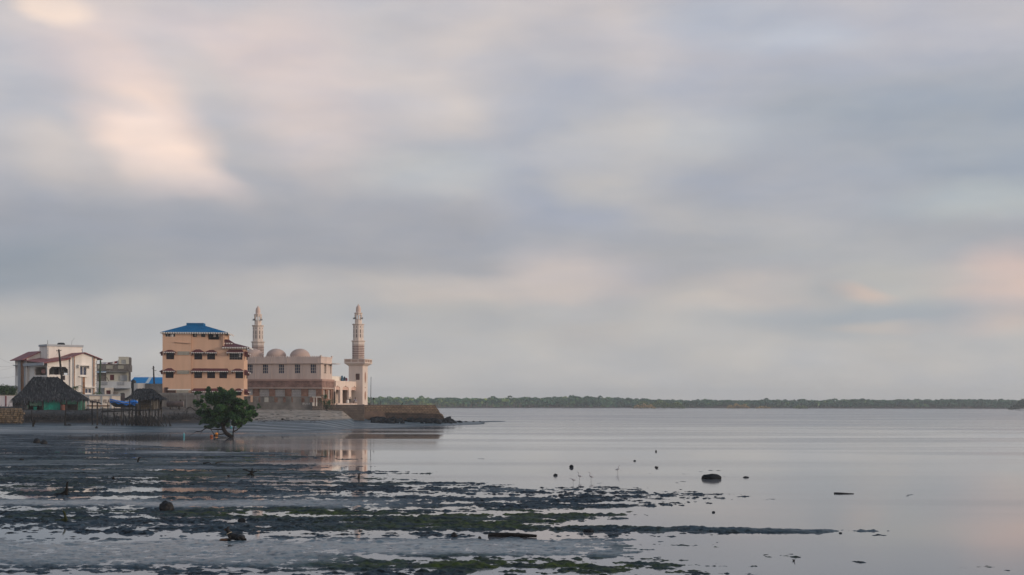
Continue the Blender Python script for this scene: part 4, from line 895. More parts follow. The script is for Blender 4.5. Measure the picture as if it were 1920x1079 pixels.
# ------------------------------------------------------------------ grey house and neighbours
def grey_house():
    fr = Frame(181, 272, 13, 3.3)
    t = thing('grey_house', 'unfinished grey house with rough stone parapet, small rooftop room and white balcony', 'house', fr.o, fr.rz)
    X = lambda px, ly=0.0: fr.fx(px, ly); Z = lambda py, ly=0.0: fr.fz(213, py, ly)
    P = front(0); ROUGH = mat_brick('rough_grey_stone', (.22, .20, .18), (.10, .09, .085), (.13, .12, .115), row=.24, w=.34, msize=.06); PALE = mat('pale_green_render', (.46, .45, .38), .9, .08, .6, dirt=(.30, .29, .25), dirt_amt=.4)
    GW = mat('greyish_white_render', (.50, .52, .53), .9, .06, .6, dirt=(.30, .31, .32), dirt_amt=.5, streak=True)
    x1 = X(245); W = 8.0
    pb = MB(); vh = [(X(a), X(b), Z(692), Z(685.6), .2) for a, b in ((199, 211), (221, 232), (183, 189))]
    facade(pb, P, 0, x1, Z(697), Z(683.7), vh); pb.box(0, x1, .21, .3, Z(697), Z(683.7)); pb.q((x1, 0, Z(697)), (x1, W, Z(697)), (x1, W, Z(683.7)), (x1, 0, Z(683.7))); obj('parapet', pb, ROUGH, t)
    for h in vh: ventblock(t, P, *h[:4], 5, 2, PALE, c=-.1)
    cp = MB(); cp.box(-.05, x1 + .1, -.1, .34, Z(683.7), Z(683.0)); obj('parapet_coping', cp, CONC_D, t)
    rm = MB(); ly = .6; a, b = X(222, ly), X(241.4, ly); rz = Z(669.2, ly); c = x1 - .02
    rwn = (X(227, ly), X(235.5, ly), Z(682.5, ly), Z(675, ly), .15)
    facade(rm, front(ly), a, b, Z(684), rz, [rwn]); rm.q((b, ly, Z(684)), (b, 5, Z(684)), (b, 5, rz), (b, ly, rz)); rm.q((a, ly, Z(684)), (a, 5, Z(684)), (a, 5, rz), (a, ly, rz)); rm.q((a, ly, rz), (b, ly, rz), (b, 5, rz), (a, 5, rz)); obj('rooftop_room', rm, PALE, t)
    rs = MB(); rs.box(b + .003, c, ly + .12, 5, Z(684), rz - .1); obj('rooftop_stack', rs, ROUGH, t)
    window(t, front(ly), *rwn, cols=3, rows=2, fm=GW, pm=mat('pale_curtain', (.42, .44, .44), .9, .1, 2))
    # open upper floor, set back
    ub = MB(); s = .9; dh = (X(206, s), X(213.8, s), Z(713.4, s), Z(703, s), .15)
    facade(ub, front(s), X(199, s), x1 - .3, Z(717), Z(697), [dh]); obj('upper_wall', ub, PALE, t)
    db = MB(); db.pbox(front(s), dh[0], dh[1], .12, .15, dh[2], dh[3]); obj('door', db, MAROON, t)
    ventblock(t, front(s), X(225, s), X(238.8, s), Z(714, s), Z(704, s), 5, 4, GW, c=-.18)
    ub = MB(); ub.box(0, X(199, s) - .003, s, s + .3, Z(717), Z(699)); obj('brown_infill_wall', ub, ROUGH, t)
    pl = MB(); pl.box(x1 - .4, x1, 0, .4, Z(716.5), Z(697)); obj('corner_pillar', pl, ROUGH, t)
    lb = MB(); pts = [(-.1, -.6, Z(699.6)), (X(199), -.6, Z(698.4)), (X(199.5), .8, Z(695.2)), (-.1, .8, Z(694.4))]; lb.hexa(pts + [(x, y, z + .06) for x, y, z in pts]); obj('lean_to_roof', lb, mat_wave('pale_blue_sheet', (.30, .42, .52), (.24, .35, .45), .3, 0, .5), t)
    pl = MB(); pl.box(X(198.4), X(199.4), -.55, -.45, Z(716), Z(698.6)); obj('lean_to_post', pl, WOODDARK, t)
    pl = MB(); pl.tube([(X(200), -.3, Z(708)), (X(204.5), -.3, Z(716))], .05); obj('brace', pl, WOODDARK, t)
    # white balcony and ground floor
    bb = MB(); f0 = -1.0; PB = front(f0); vh = [(X(a, f0), X(b, f0), Z(722.4, f0), Z(716.7, f0), .2) for a, b in ((189.5, 201.5), (221, 233))]
    facade(bb, PB, -.1, X(245.6, f0), Z(728, f0), Z(715.6, f0), vh); bb.box(-.1, X(245.6, f0), f0 + .21, s + .2, Z(717.4, f0), Z(716.8, f0)); obj('balcony', bb, GW, t)
    for h in vh: ventblock(t, PB, *h[:4], 4, 2, GREYTRIM, c=-.1)
    gb = MB(); gb.box(-.1, X(245.5), -.2, 6, -.6, Z(728, f0) - .003); obj('ground_floor_wall', gb, GW, t)
    sl = MB(); sl.box(X(212), X(244), -1.5, -.21, Z(729), Z(728.1)); obj('dark_canopy', sl, GREYTRIM, t)
    c0 = -3.0; cb = MB(); wn = (X(199.4, c0), X(207.4, c0), Z(739.5, c0), Z(732.3, c0), .12); facade(cb, front(c0), X(196, c0), X(212.4, c0), -.5, Z(727.5, c0), [wn]); cb.q((X(212.4, c0), c0, -.5), (X(212.4, c0), -.3, -.5), (X(212.4, c0), -.3, Z(727.5, c0)), (X(212.4, c0), c0, Z(727.5, c0))); cb.q((X(196, c0), c0, Z(727.5, c0)), (X(212.4, c0), c0, Z(727.5, c0)), (X(212.4, c0), -.3, Z(727.5, c0)), (X(196, c0), -.3, Z(727.5, c0))); cb.q((X(196, c0), c0, -.5), (X(196, c0), -.3, -.5), (X(196, c0), -.3, Z(727.5, c0)), (X(196, c0), c0, Z(727.5, c0)))
    obj('porch_room', cb, CREAM, t); window(t, front(c0), *wn[:4], .12, 1, 1, MAROON, MAROON)
    gd = MB(); gd.box(X(226, -.25), X(233, -.25), -.26, -.205, -.5, Z(737)); obj('green_door', gd, mat('dark_green_paint', (.025, .06, .05), .6, .2, 2), t)
    rb = MB(); f1 = -2.2
    for k in range(9): x = X(213 + k, f1); rb.box(x - .02, x + .02, f1 - .02, f1 + .02, -.4, Z(736, f1))
    rb.box(X(213, f1), X(221.5, f1), f1 - .03, f1 + .03, Z(736, f1), Z(735.3, f1)); rb.box(X(213, f1), X(221.5, f1), f1 - .025, f1 + .025, Z(739.3, f1), Z(738.6, f1)); obj('railing', rb, mat('brown_rail', (.20, .13, .09), .8, .2, 2), t)
    # clothesline and washing on the roof
    p0 = fr.world(X(190), .9, Z(679.6)); p1 = fr.world(X(221.5), .9, Z(676.0)); mid = (p0 + p1) / 2 + Vector((0, 0, -.18))
    line = MB(); line.tube([p0, (p0 + mid) / 2 + Vector((0, 0, -.07)), mid, (p1 + mid) / 2 + Vector((0, 0, -.07)), p1], .012, 5)
    line.tube([fr.world(X(190), .9, Z(684)), p0 + Vector((0, 0, .05))], .03, 5); line.tube([fr.world(X(221.6), .9, Z(684)), p1 + Vector((0, 0, .05))], .03, 5)
    tag(obj('clothesline', line, GREYIRON), 'sagging clothesline on the roof of the grey house', 'clothesline')
    items = [(.05, .55, .45, (.55, .56, .60), 'pale grey shirt, the leftmost washing on the rooftop clothesline'), (.17, .7, .55, (.30, .30, .40), 'bluish grey cloth hanging second on the rooftop clothesline'), (.29, .55, .5, (.62, .60, .62), 'white shirt hanging just left of the dark maroon cloth'),
             (.42, .75, .75, (.07, .018, .03), 'dark maroon cloth, the biggest piece on the rooftop clothesline'), (.58, .5, .6, (.20, .21, .22), 'dark grey trousers right of the maroon cloth on the line'), (.70, .5, .75, (.66, .64, .63), 'white towel hanging in the right half of the clothesline'), (.84, .6, .45, (.20, .03, .04), 'small red cloth near the right end of the clothesline'), (.96, .4, .9, (.52, .53, .55), 'pale cloth at the right end of the clothesline by the rooftop room')]
    for (f_, w, h, col, lab) in items:
        if f_ < .5: q = p0.lerp(mid, f_ * 2)
        else: q = mid.lerp(p1, f_ * 2 - 1)
        dx = (p1 - p0).normalized(); g = MB(); n = 6
        for i in range(n):
            for j in range(3):
                def pt(i, j, o): return q + dx * ((i / n - .5) * w) + Vector((0, o + .05 * math.sin(i * 2.1 + j), -h * j / 3 - .02))
                g.hexa([pt(i, j, -.012), pt(i + 1, j, -.012), pt(i + 1, j, .012), pt(i, j, .012), pt(i, j + 1, -.012), pt(i + 1, j + 1, -.012), pt(i + 1, j + 1, .012), pt(i, j + 1, .012)])
        tag(obj('hanging_garment', g, mat('cloth_' + lab.split()[0] + str(f_), col, .95, .12, 4)), lab, 'laundry', 'washing on the rooftop clothesline')
grey_house()

def neighbours():
    # shed with blue roof
    fr = Frame(243, 300, 3, 3.4); X = fr.fx; Z = lambda py: fr.fz(270, py)
    t = thing('shed', 'long grey shed with a bright blue metal roof behind the pole', 'shed', fr.o, fr.rz)
    b = MB(); b.box(0, X(312), .6, 9, -.5, Z(719.6)); obj('wall', b, BLOCK, t)
    r = MB(); pts = [(-.3, .1, Z(720)), (X(312), .1, Z(720)), (X(312), 6, Z(708.2) + .1), (-.3, 6, Z(708.2) + .1)]; r.hexa(pts + [(x, y, z + .07) for x, y, z in pts]); ro = obj('roof', r, BLUEROOF2, t)
    def on(px, fy): x = X(px); y = .1 + 5.9 * fy; return (x, y, Z(720) + (Z(708.2) + .1 - Z(720)) * fy + .075)
    s = MB(); a = [on(272, .03), on(278, .03), on(274.8, .95), on(268.8, .95)]; s.hexa([tuple(p) for p in a] + [(x, y, z + .03) for x, y, z in a]); obj('translucent_panel', s, mat('pale_sheet', (.46, .52, .54), .6, .1, 2), ro)
    # white yard wall with curved corner, grey block wall, black tank
    fr = Frame(246, 268, 2, 3.3); X = fr.fx; Z = lambda py: fr.fz(260, py)
    w = MB(); pts = []
    for k in range(7): an = k / 6 * math.pi / 2; pts.append((1.2 - 1.2 * math.cos(an) + .0, 3 - 3 * math.sin(an)))
    outer = pts + [(X(272), 0)]
    for (x0, y0), (x1, y1) in zip(outer[:-1], outer[1:]): w.hexa([(x0, y0, -.5), (x1, y1, -.5), (x1 + .02, y1 + .3, -.5), (x0 + .25, y0 + .12, -.5), (x0, y0, Z(718.8)), (x1, y1, Z(718.8)), (x1 + .02, y1 + .3, Z(718.8)), (x0 + .25, y0 + .12, Z(718.8))])
    o = obj('yard_wall', w, WHITE); o.location = fr.o; o.rotation_euler = (0, 0, fr.rz); tag(o, 'white curved yard wall between the grey house and the grey block wall', 'wall')
    g = MB(); g.box(X(272) + .01, X(307), -.1, .15, -.5, Z(719.8)); o = obj('yard_wall', g, BLOCK); o.location = fr.o; o.rotation_euler = (0, 0, fr.rz); tag(o, 'bare grey block wall below the blue shed roof', 'wall')
    tk = thing('water_tank', 'black domed water tank behind the white curved yard wall', 'water tank', at(250.3, 757, 276).xy[:] + (3.3,))
    z0 = 4 + (755.2 - 720) * 276 / F - 3.3; z1 = 4 + (755.2 - 712.7) * 276 / F - 3.3; BP = mat('black_tank_plastic', (.015, .017, .02), .45, .2, 2)
    m = MB(); m.lathe([(.5, z0 - 2), (.5, z0 + .2), (.49, z0 + .3), (.50, z0 + .38), (.46, z1 - .25), (.30, z1 - .06), (.14, z1 - .02)], 20); obj('tank_body', m, BP, tk, True)
    m = MB(); m.lathe([(.14, z1 - .03), (.16, z1 + .03), (.1, z1 + .08)], 12); obj('tank_lid', m, BP, tk); m = MB(); m.lathe([(.3, -.1), (.3, z0 - 2)], 8); obj('stand', m, GREYIRON, tk)
neighbours()

# ------------------------------------------------------------------ compound walls
def text_obj(name, body, size, mat_, parent, loc, rot, width):
    cu = bpy.data.curves.new(name, 'FONT'); cu.body = body; cu.size = size; cu.extrude = .01; cu.align_x = 'LEFT'; cu.space_character = 1.12; cu.offset = .022 * size
    tmp = bpy.data.objects.new(name + '_tmp', cu); COL.objects.link(tmp); dg = bpy.context.evaluated_depsgraph_get(); dg.update()
    me = bpy.data.meshes.new_from_object(tmp.evaluated_get(dg)); bpy.data.objects.remove(tmp)
    o = bpy.data.objects.new(name, me); COL.objects.link(o); me.materials.clear(); me.materials.append(mat_); o.parent = parent; o.location = loc; o.rotation_euler = rot
    xs = [v.co.x for v in me.vertices]; o.scale = (width / (max(xs) - min(xs)), 1, 1); return o
def walls():
    # white wall with the villa's name
    fr = Frame(150, 230, 12, 3.0); X = fr.fx; Z = lambda py: fr.fz(190, py); P = front(0)
    t = thing('garden_wall', 'white panelled garden wall with brown villa lettering and grey coping', 'wall', fr.o, fr.rz)
    b = MB(); b.box(X(146), X(225.6), 0, .3, -.6, Z(742.4)); obj('wall', b, CREAM, t)
    c = MB(); c.box(X(146) - .1, X(226.6), -.15, .42, Z(742.4) + .002, Z(740)); obj('coping', c, GREYTRIM, t)
    for a, b_ in ((164.3, 167.5), (189, 192), (206.3, 209.6)): q = MB(); q.pbox(P, X(a), X(b_), -.08, -.003, -.5, Z(742.6)); obj('pilaster', q, GREYTRIM, t)
    q = MB(); q.pbox(P, X(163), X(206), -.12, -.09, Z(762.5), Z(760)); obj('brown_ledge', q, mat('brown_stain', (.20, .13, .085), .9, .2, 2), t)
    BR = mat('brown_lettering', (.055, .022, .018), .8, .1, 2); rot = (R(90), 0, 0)
    h = Z(748.2) - Z(756.2)
    text_obj('lettering', 'MABRUK', h * 1.22, BR, t, (X(168.4), -.015, Z(756.2)), rot, X(187.6) - X(168.4))
    text_obj('lettering', 'VILLA', h * 1.22, BR, t, (X(193.2), -.015, Z(756.2)), rot, X(205.4) - X(193.2))
    sb = MB(); sb.box(X(226.6), X(234), .1, .22, -.5, Z(738)); o = obj('dark_gate', sb, mat('weathered_gate', (.06, .05, .055), .8, .3, 2), t)
    # left edge: white boundary wall with red pillar
    fr = Frame(-14, 236, 6, 3.0); X = fr.fx; Z = lambda py: fr.fz(10, py)
    t = thing('boundary_wall', 'white boundary wall with one red pillar at the left edge', 'wall', fr.o, fr.rz)
    b = MB(); b.box(-14, X(27), 0, .3, Z(762.6), Z(742.5)); obj('wall', b, mat_wave('white_block_wall', (.66, .63, .63), (.55, .53, .53), .3, 2, .9, .88), t)
    b = MB(); b.box(-14, X(27), -.05, .35, -.6, Z(762.6) - .003); obj('wall_footing', b, CONC, t)
    b = MB(); b.box(X(10), X(12.2), -.06, -.003, Z(762.6), Z(742.4)); obj('red_pillar', b, mat('dull_red_paint', (.20, .045, .05), .85, .15, 2), t)
    b = MB(); b.box(-14, X(27), -.08, .38, Z(742.4) + .003, Z(741.2)); obj('coping', b, mat('tan_coping', (.42, .36, .30), .9, .15, 2), t)
    fr = Frame(3, 262, 6, 3.3); X = fr.fx; Z = lambda py: fr.fz(15, py)
    t = thing('low_house', 'low grey flat roofed house at the left edge behind the hedge', 'house', fr.o, fr.rz)
    b = MB(); b.box(-12, X(27), 0, 6, -.5, Z(725.3)); obj('wall', b, CONC, t); b = MB(); b.box(-12.2, X(27.6), -.3, 6.3, Z(725.3) + .003, Z(723.6)); obj('roof', b, CONC_D, t)
    b = MB(); b.box(X(12), X(16), -.03, -.003, Z(745), Z(732)); obj('window', b, DARKGLASS, t)
    # grey panel wall in front of the orange block
    fr = Frame(299, 243, 4, 3.1); X = fr.fx; Z = lambda py: fr.fz(340, py); P = front(0)
    t = thing('concrete_wall', 'long grey precast panel wall in front of the orange block', 'wall', fr.o, fr.rz)
    b = MB(); b.box(-3, X(442), 0, .14, -.8, Z(740.8)); obj('wall', b, CONC_D, t)
    b = MB(); b.box(-3, X(442), -.1, .3, Z(740.8) + .003, Z(737)); obj('coping', b, CONC, t)
    for py in (742, 744.8, 747.6): b = MB(); b.box(-3, X(440), -.05, -.003, Z(py + 1.0), Z(py)); obj('panel_rib', b, CONC, t)
    for px in (303, 318, 334, 350, 366, 382, 398, 414, 430): b = MB(); b.box(X(px) - .09, X(px) + .09, -.06, -.006, -.7, Z(740.9)); obj('wall_post', b, CONC, t)
    # mosque yard wall: solid foot, ragged openings above
    fr = Frame(440, 252, -3, 2.9); X = fr.fx; Z = lambda py: fr.fz(510, py); P = front(0)
    t = thing('yard_wall', 'weathered grey yard wall with openings in front of the mosque', 'wall', fr.o, fr.rz)
    GWALL = mat('stained_grey_wall', (.185, .17, .155), .95, .35, .8, .5, 6, .1, (.085, .08, .075), .75)
    b = MB(); b.box(X(441), X(585), 0, .35, -1.6, Z(754.6)); obj('wall', b, GWALL, t)
    b = MB(); b.box(X(441), X(585), -.04, .33, Z(745.4), Z(743.6)); obj('coping', b, GWALL, t)
    k = 442.5; rnd = random.Random(3); gaps = []
    cuts = [441, 449, 455, 468.5, 474, 484, 488, 496, 503.5, 514, 520.5, 530, 536, 546, 549, 564, 571, 580, 585]
    for i in range(0, len(cuts) - 1, 2):
        b = MB(); b.box(X(cuts[i]), X(cuts[i + 1]), .03, .3, Z(754.6) + .003, Z(745.4) - .003); obj('wall_pier', b, GWALL, t)
    b = MB(); b.box(X(495.8), X(503.4), -.06, -.01, Z(754.4), Z(745.6)); obj('pale_plaque', b, mat('pale_board', (.36, .35, .31), .9, .1, 2), t)
    b = MB(); b.box(X(470.5), X(474.5), -.3, -.2, Z(754.5), Z(741.5)); b.box(X(465), X(474.5), -.3, -.2, Z(742.6), Z(741.2)); obj('salmon_post', b, SALMON, t)
    gm = mat('white_scrawl', (.50, .48, .46), .9, .1, 2)
    strokes = [[(567.8, 759.4), (568.2, 756.0), (569.4, 755.4)], [(567.4, 757.2), (569.3, 757)], [(570, 759), (570.4, 756), (571.6, 755.8)], [(572.6, 757), (573, 759.2)], [(574.2, 759), (574.6, 756.6), (575.6, 757.4), (576.4, 756.4), (576.8, 759)], [(578, 759), (578, 756.6), (579.2, 756.8)], [(580.4, 755.6), (580.6, 759)]]
    for st in strokes: b = MB(); b.tube([(X(p), -.012, Z(q)) for p, q in st], .04, 4); obj('scrawl', b, gm, t)
    # gate
    fr = Frame(585.6, 251, -3, 2.9); X = fr.fx; Z = lambda py: fr.fz(593, py)
    t = thing('yard_gate', 'white framed gate between cream posts at the end of the yard wall', 'gate', fr.o, fr.rz)
    GT = mat('gate_white', (.66, .61, .54), .8, .1, 2)
    b = MB(); b.box(X(585.8), X(601.5), -.1, .25, Z(745.6), Z(744.2)); obj('gate_lintel', b, GT, t)
    for a in (588, 593): b = MB(); b.box(X(a), X(a + 1.3), -.02, .12, Z(755), Z(745.6) - .003); obj('gate_post', b, GT, t)
    for a in (596.5, 598.5, 600.5): b = MB(); b.box(X(a), X(a + .5), .03, .1, Z(755), Z(745.6) - .003); obj('gate_bar', b, STICK, t)
    for a, b_ in ((585.9, 590), (592.4, 594.8)): q = MB(); q.box(X(a), X(b_), -.06, .2, Z(761.5), Z(755) - .002); obj('cream_pier', q, CREAM, t)
    q = MB(); q.box(X(585.8), X(595), -.09, .22, -1.6, Z(761.5) - .003); obj('stone_footing', q, STONEWALL, t); q = MB(); q.box(X(590) + .003, X(592.4) - .003, .0, .1, Z(761.5), Z(755) - .01); obj('gate_door', q, mat('brown_door', (.09, .055, .045), .8, .2, 2), t)
    q = MB(); q.box(X(594.8) + .003, X(604), .02, .3, -1.6, Z(755) - .02); obj('stone_step', q, STONEWALL, t)
walls()

# ------------------------------------------------------------------ sea wall
def seawall():
    fr = Frame(604, 256, 4.5, 0.0); P = front(0)
    X = fr.fx; Z = lambda px, py: fr.fz(px, py)
    t = thing('retaining_wall', 'low brown retaining wall below the mosque porch', 'wall', fr.o, fr.rz)
    b = MB(); b.box(X(605), X(683), 0, 1.0, .8, Z(640, 760)); obj('wall', b, STONEWALL, t)
    b = MB(); b.box(X(604.8), X(683), -.05, 1.05, Z(640, 760) + .003, Z(640, 759.3)); obj('coping', b, CONC_D, t)
    Yj = 262; fr = Frame(655, Yj, 5, 0.0); X = fr.fx; Z = lambda px, py, ly=0: fr.fz(px, py, ly)
    t = thing('seawall', 'brown stone sea wall jutting into the water with a stepped sloping end', 'sea wall', fr.o, fr.rz)
    b = MB(); x0, x1 = X(683.5), X(816); zt = Z(750, 760.0); Dj = 24; xs = X(832.5); zb = -.4
    st = [(816, 760), (819.5, 766), (822.5, 769), (825, 774.5), (829.5, 777), (832, 781), (832.6, 786.5)]
    pts = [(x0, zb), (X(833), zb)] + [(X(px), Z(px, py)) for px, py in reversed(st)] + [(x0, zt)]
    b.prism(front(0), pts, 0, Dj); obj('wall', b, SEAWALLM, t)
    pl = MB(); pl.box(x0 - .4, x0 - .01, -.12, .6, .6, zt + .12); obj('end_pillar', pl, CONC_D, t)
    # wet foot and concrete apron in front of it
    a = MB(); f0 = -1.6; fx = lambda px: X(px, f0); fz = lambda px, py: Z(px, py, f0)
    a.prism(front(f0), [(fx(656), fz(656, 790)), (fx(656), fz(656, 778.6)), (fx(668), fz(668, 774.6)), (fx(684), fz(684, 772.4)), (fx(712), fz(712, 771.2)), (fx(720), fz(720, 775)), (fx(724), fz(724, 783)), (fx(724), fz(724, 790))], 0, 1.55); obj('concrete_apron', a, mat('stained_apron', (.20, .135, .10), .92, .25, .8, .5, 6, .2, (.06, .045, .04), .8), t)
    w = MB(); w.prism(front(-.5), [(X(716, -.5), -.4), (X(716, -.5), Z(716, 777, -.5)), *[(X(px, -.5), Z(px, 774.6 + (px - 740) * .02 + random.uniform(-1.1, 1.1), -.5)) for px in range(724, 827, 6)], (X(833.5, -.5), Z(833.5, 784, -.5)), (X(834, -.5), -.4)], 0, .49); obj('damp_foot', w, mat_brick('damp_brown_stone', (.095, .066, .05), (.060, .045, .038), (.030, .025, .022), row=.32, w=.6, msize=.05), t)
    for pxp, h in ((700.7, 1.05), (692, .35), (708.3, .55), (713.5, .85)):
        lab = {700.7: 'thin post with a round dark head on the sea wall', 692: 'short dark stump post beside the flagpole foot', 708.3: 'short thin post third from the flagpole on the sea wall', 713.5: 'thin post at the corner where the sea wall begins'}[pxp]
        p = fr.world(X(pxp, 1.0), 1.0, zt); m = MB(); m.tube([p, p + Vector((0, 0, h))], .035 if h > .5 else .09, 6); o = obj('mooring_post', m, WOODDARK); tag(o, lab, 'post', 'posts along the sea wall top')
        if pxp == 700.7: q = MB(); q.lathe([(.02, 0), (.16, .08), (.20, .2), (.15, .34), (.02, .4)], 12); hd = obj('post_head', q, WOODDARK, o); hd.location = p + Vector((0, 0, h - .05))
    return fr, zt, X
SWF, SWZ, SWX = seawall()
# ------------------------------------------------------------------ thatched huts
def thatch_roof(name, par, base, ridge, seed, shag=1.0, n=2600):
    """base: four eave corners, ridge: two ridge ends (local coordinates). Body plus a coat of ragged palm straw."""
    rnd = random.Random(seed); m = MB(); b = [Vector(p) for p in base]; r = [Vector(p) for p in ridge]
    faces = [(b[0], b[1], r[1], r[0]), (b[1], b[2], r[1], r[1]), (b[2], b[3], r[0], r[1]), (b[3], b[0], r[0], r[0])]
    sag = lambda p, t: p - Vector((0, 0, .35 * math.sin(math.pi * t) * shag * .5))
    verts = []; fcs = []
    for (p0, p1, q1, q0) in faces:
        nu, nv = 14, 8; base_i = len(verts)
        for j in range(nv + 1):
            t = j / nv
            for i in range(nu + 1):
                s = i / nu; p = sag((p0.lerp(p1, s)).lerp(q0.lerp(q1, s), t), t)
                jit = .14 if 0 < i < nu else .0
                verts.append(p + Vector((rnd.uniform(-jit, jit), rnd.uniform(-jit, jit), rnd.uniform(-jit, jit))))
        for j in range(nv):
            for i in range(nu): a = base_i + j * (nu + 1) + i; fcs.append((a, a + 1, a + nu + 2, a + nu + 1))
    m.add(verts, fcs); m.q(*[p - Vector((0, 0, .02)) for p in b])
    areas = [((f[1] - f[0]).length + (f[2] - f[3]).length) * (f[3] - f[0]).length for f in faces]
    for (p0, p1, q1, q0), ar in zip(faces, areas):
        down = ((p0 + p1) / 2 - (q0 + q1) / 2).normalized(); nrm = (p1 - p0).cross(q0 - p0).normalized()
        if nrm.z < 0: nrm = -nrm
        for _ in range(int(n * ar / sum(areas))):
            t = rnd.random() ** 1.4 * 1.02 - .02; s = rnd.uniform(-.01, 1.01); p = sag((p0.lerp(p1, s)).lerp(q0.lerp(q1, s), max(t, 0)), max(t, 0)) + nrm * rnd.uniform(.0, .10)
            L_ = rnd.uniform(.35, .85) * shag; w = rnd.uniform(.03, .08)
            d = (down + Vector((rnd.uniform(-.4, .4), rnd.uniform(-.4, .4), rnd.uniform(-.2, .1))) * .6).normalized(); side = d.cross(nrm).normalized()
            e = p + d * L_ + nrm * rnd.uniform(-.02, .12) + (Vector((0, 0, -.15)) if t < .06 else Vector())
            m.q(p - side * w, p + side * w, e + side * w * .4, e - side * w * .4)
    o = obj(name, m, THATCHT, par); nb = len(fcs) + 1; at_ = o.data.attributes.new('tone', 'FLOAT', 'FACE'); tt = [.22 + .12 * rnd.random() for _ in range(nb)] + [min(1, max(0, rnd.gauss(.42, .24))) for _ in range(len(m.f) - nb)]; at_.data.foreach_set('value', tt); return o
THATCHT = mat_attr('grey_palm_thatch', 'tone', (.008, .009, .011), (.125, .124, .124), .97, .1, c3=(.040, .043, .049))
GREEN = mat('green_tarpaulin', (.008, .235, .175), .7, .22, 1.6, .5, 5, .3, (.18, .30, .24), .35)
def tarp(name, par, P, a0, a1, z0, z1, seed, m=GREEN, wob=.08, ragged=.0):
    rnd = random.Random(seed); mb = MB(); nu, nv = 12, 7; g = []
    for j in range(nv + 1):
        for i in range(nu + 1):
            a = a0 + (a1 - a0) * i / nu; z = z0 + (z1 - z0) * j / nv
            if j == 0: z += rnd.uniform(0, ragged)
            g.append(P(a, rnd.uniform(-wob, wob) * (j < nv), z))
    k = len(mb.v); mb.add(g, [(j * (nu + 1) + i, j * (nu + 1) + i + 1, (j + 1) * (nu + 1) + i + 1, (j + 1) * (nu + 1) + i) for j in range(nv) for i in range(nu)])
    back = [(p[0] + P(0, .02, 0)[0] - P(0, 0, 0)[0], p[1] + P(0, .02, 0)[1] - P(0, 0, 0)[1], p[2]) for p in g]
    mb.add(back, [(j * (nu + 1) + i, j * (nu + 1) + i + 1, (j + 1) * (nu + 1) + i + 1, (j + 1) * (nu + 1) + i) for j in range(nv) for i in range(nu)])
    return obj(name, mb, m, par, True)
def hut():
    fr = Frame(26, 219, 8, 2.8); z_ = lambda zx, zy, ly=0.0: fr.f(zx / 9.6, 690 + zy / 9.6, ly)
    t = thing('thatched_hut', 'large grey palm thatched hut with green tarpaulin walls at the bank', 'hut', fr.o, fr.rz)
    ze = z_(900, 545)[1]; zeL = z_(300, 560)[1]; x0 = z_(225, 560)[0]; x1 = z_(1475, 560)[0]; D = 7.5
    zr = z_(800, 168, 3.5)[1]; xa = z_(612, 168, 3.5)[0]; xb = z_(1025, 168, 3.5)[0]
    thatch_roof('thatched_roof', t, [(x0, -.3, zeL), (x1, -.3, ze), (x1 - .2, D, ze), (x0 + .2, D, zeL)], [(xa, 3.4, zr), (xb, 3.4, zr)], 5, 1.1, 5200)
    P = front(.15); X = lambda zx: z_(zx, 700)[0]; Z = lambda zy: z_(900, zy)[1]
    for zx in (480, 760, 1090, 1195, 1390, 1490): m = MB(); m.tube([(X(zx), .1, -.6), (X(zx) + .05, .1, Z(560))], .10, 6); obj('hut_post', m, STICK, t)
    tarp('tarp_wall', t, P, X(785), X(1085), Z(790), Z(572), 1)
    tarp('torn_tarp', t, P, X(530), X(755), Z(700), Z(590), 2, mat('faded_green_tarp', (.06, .19, .14), .8, .4, 1.5, .5, 5, .2, (.20, .24, .20), .7), .1, .4)
    tarp('tarp_strip', t, P, X(600), X(660), Z(785), Z(700), 3)
    FAD = bpy.data.materials['faded_green_tarp']
    tarp('torn_tarp', t, P, X(1100), X(1385), Z(670), Z(575), 4, FAD, .1, .5); tarp('side_tarp', t, lambda a, c, z: (a, .15 + c + (a - X(1400)) * .8, z), X(1402), X(1510), Z(790), Z(585), 6, FAD, .1, .3)
    tarp('tarp_strip', t, P, X(465), X(505), Z(760), Z(670), 7, FAD)
    bk = MB(); bk.box(X(420), X(1480), 2.8, 2.9, -.6, Z(560)); obj('inner_wall', bk, WOODDARK, t)
    m = MB(); thr = random.Random(4)
    for i in range(160):
        x = thr.uniform(X(240), X(500)); z = thr.uniform(Z(700), Z(540)); m.q((x - .04, -.35 - thr.random() * .2, z), (x + .05, -.35, z), (x + .03 + thr.uniform(-.15, .15), -.4, z - thr.uniform(.4, 1.1)), (x - .02, -.4, z - .8))
    obj('hanging_fronds', m, THATCH, t)
    bz = Z(770); dr = MB(); dr.lathe([(.30, 0), (.34, .04), (.34, .42), (.36, .45), (.34, .48), (.34, .85), (.30, .9)], 18); o = obj('oil_drum', dr, mat('rusty_red_drum', (.16, .065, .045), .8, .35, 3)); o.location = fr.world(X(1135), -.25, bz); tag(o, 'rusty red drum beside the green tarpaulin of the thatched hut', 'drum')
hut()
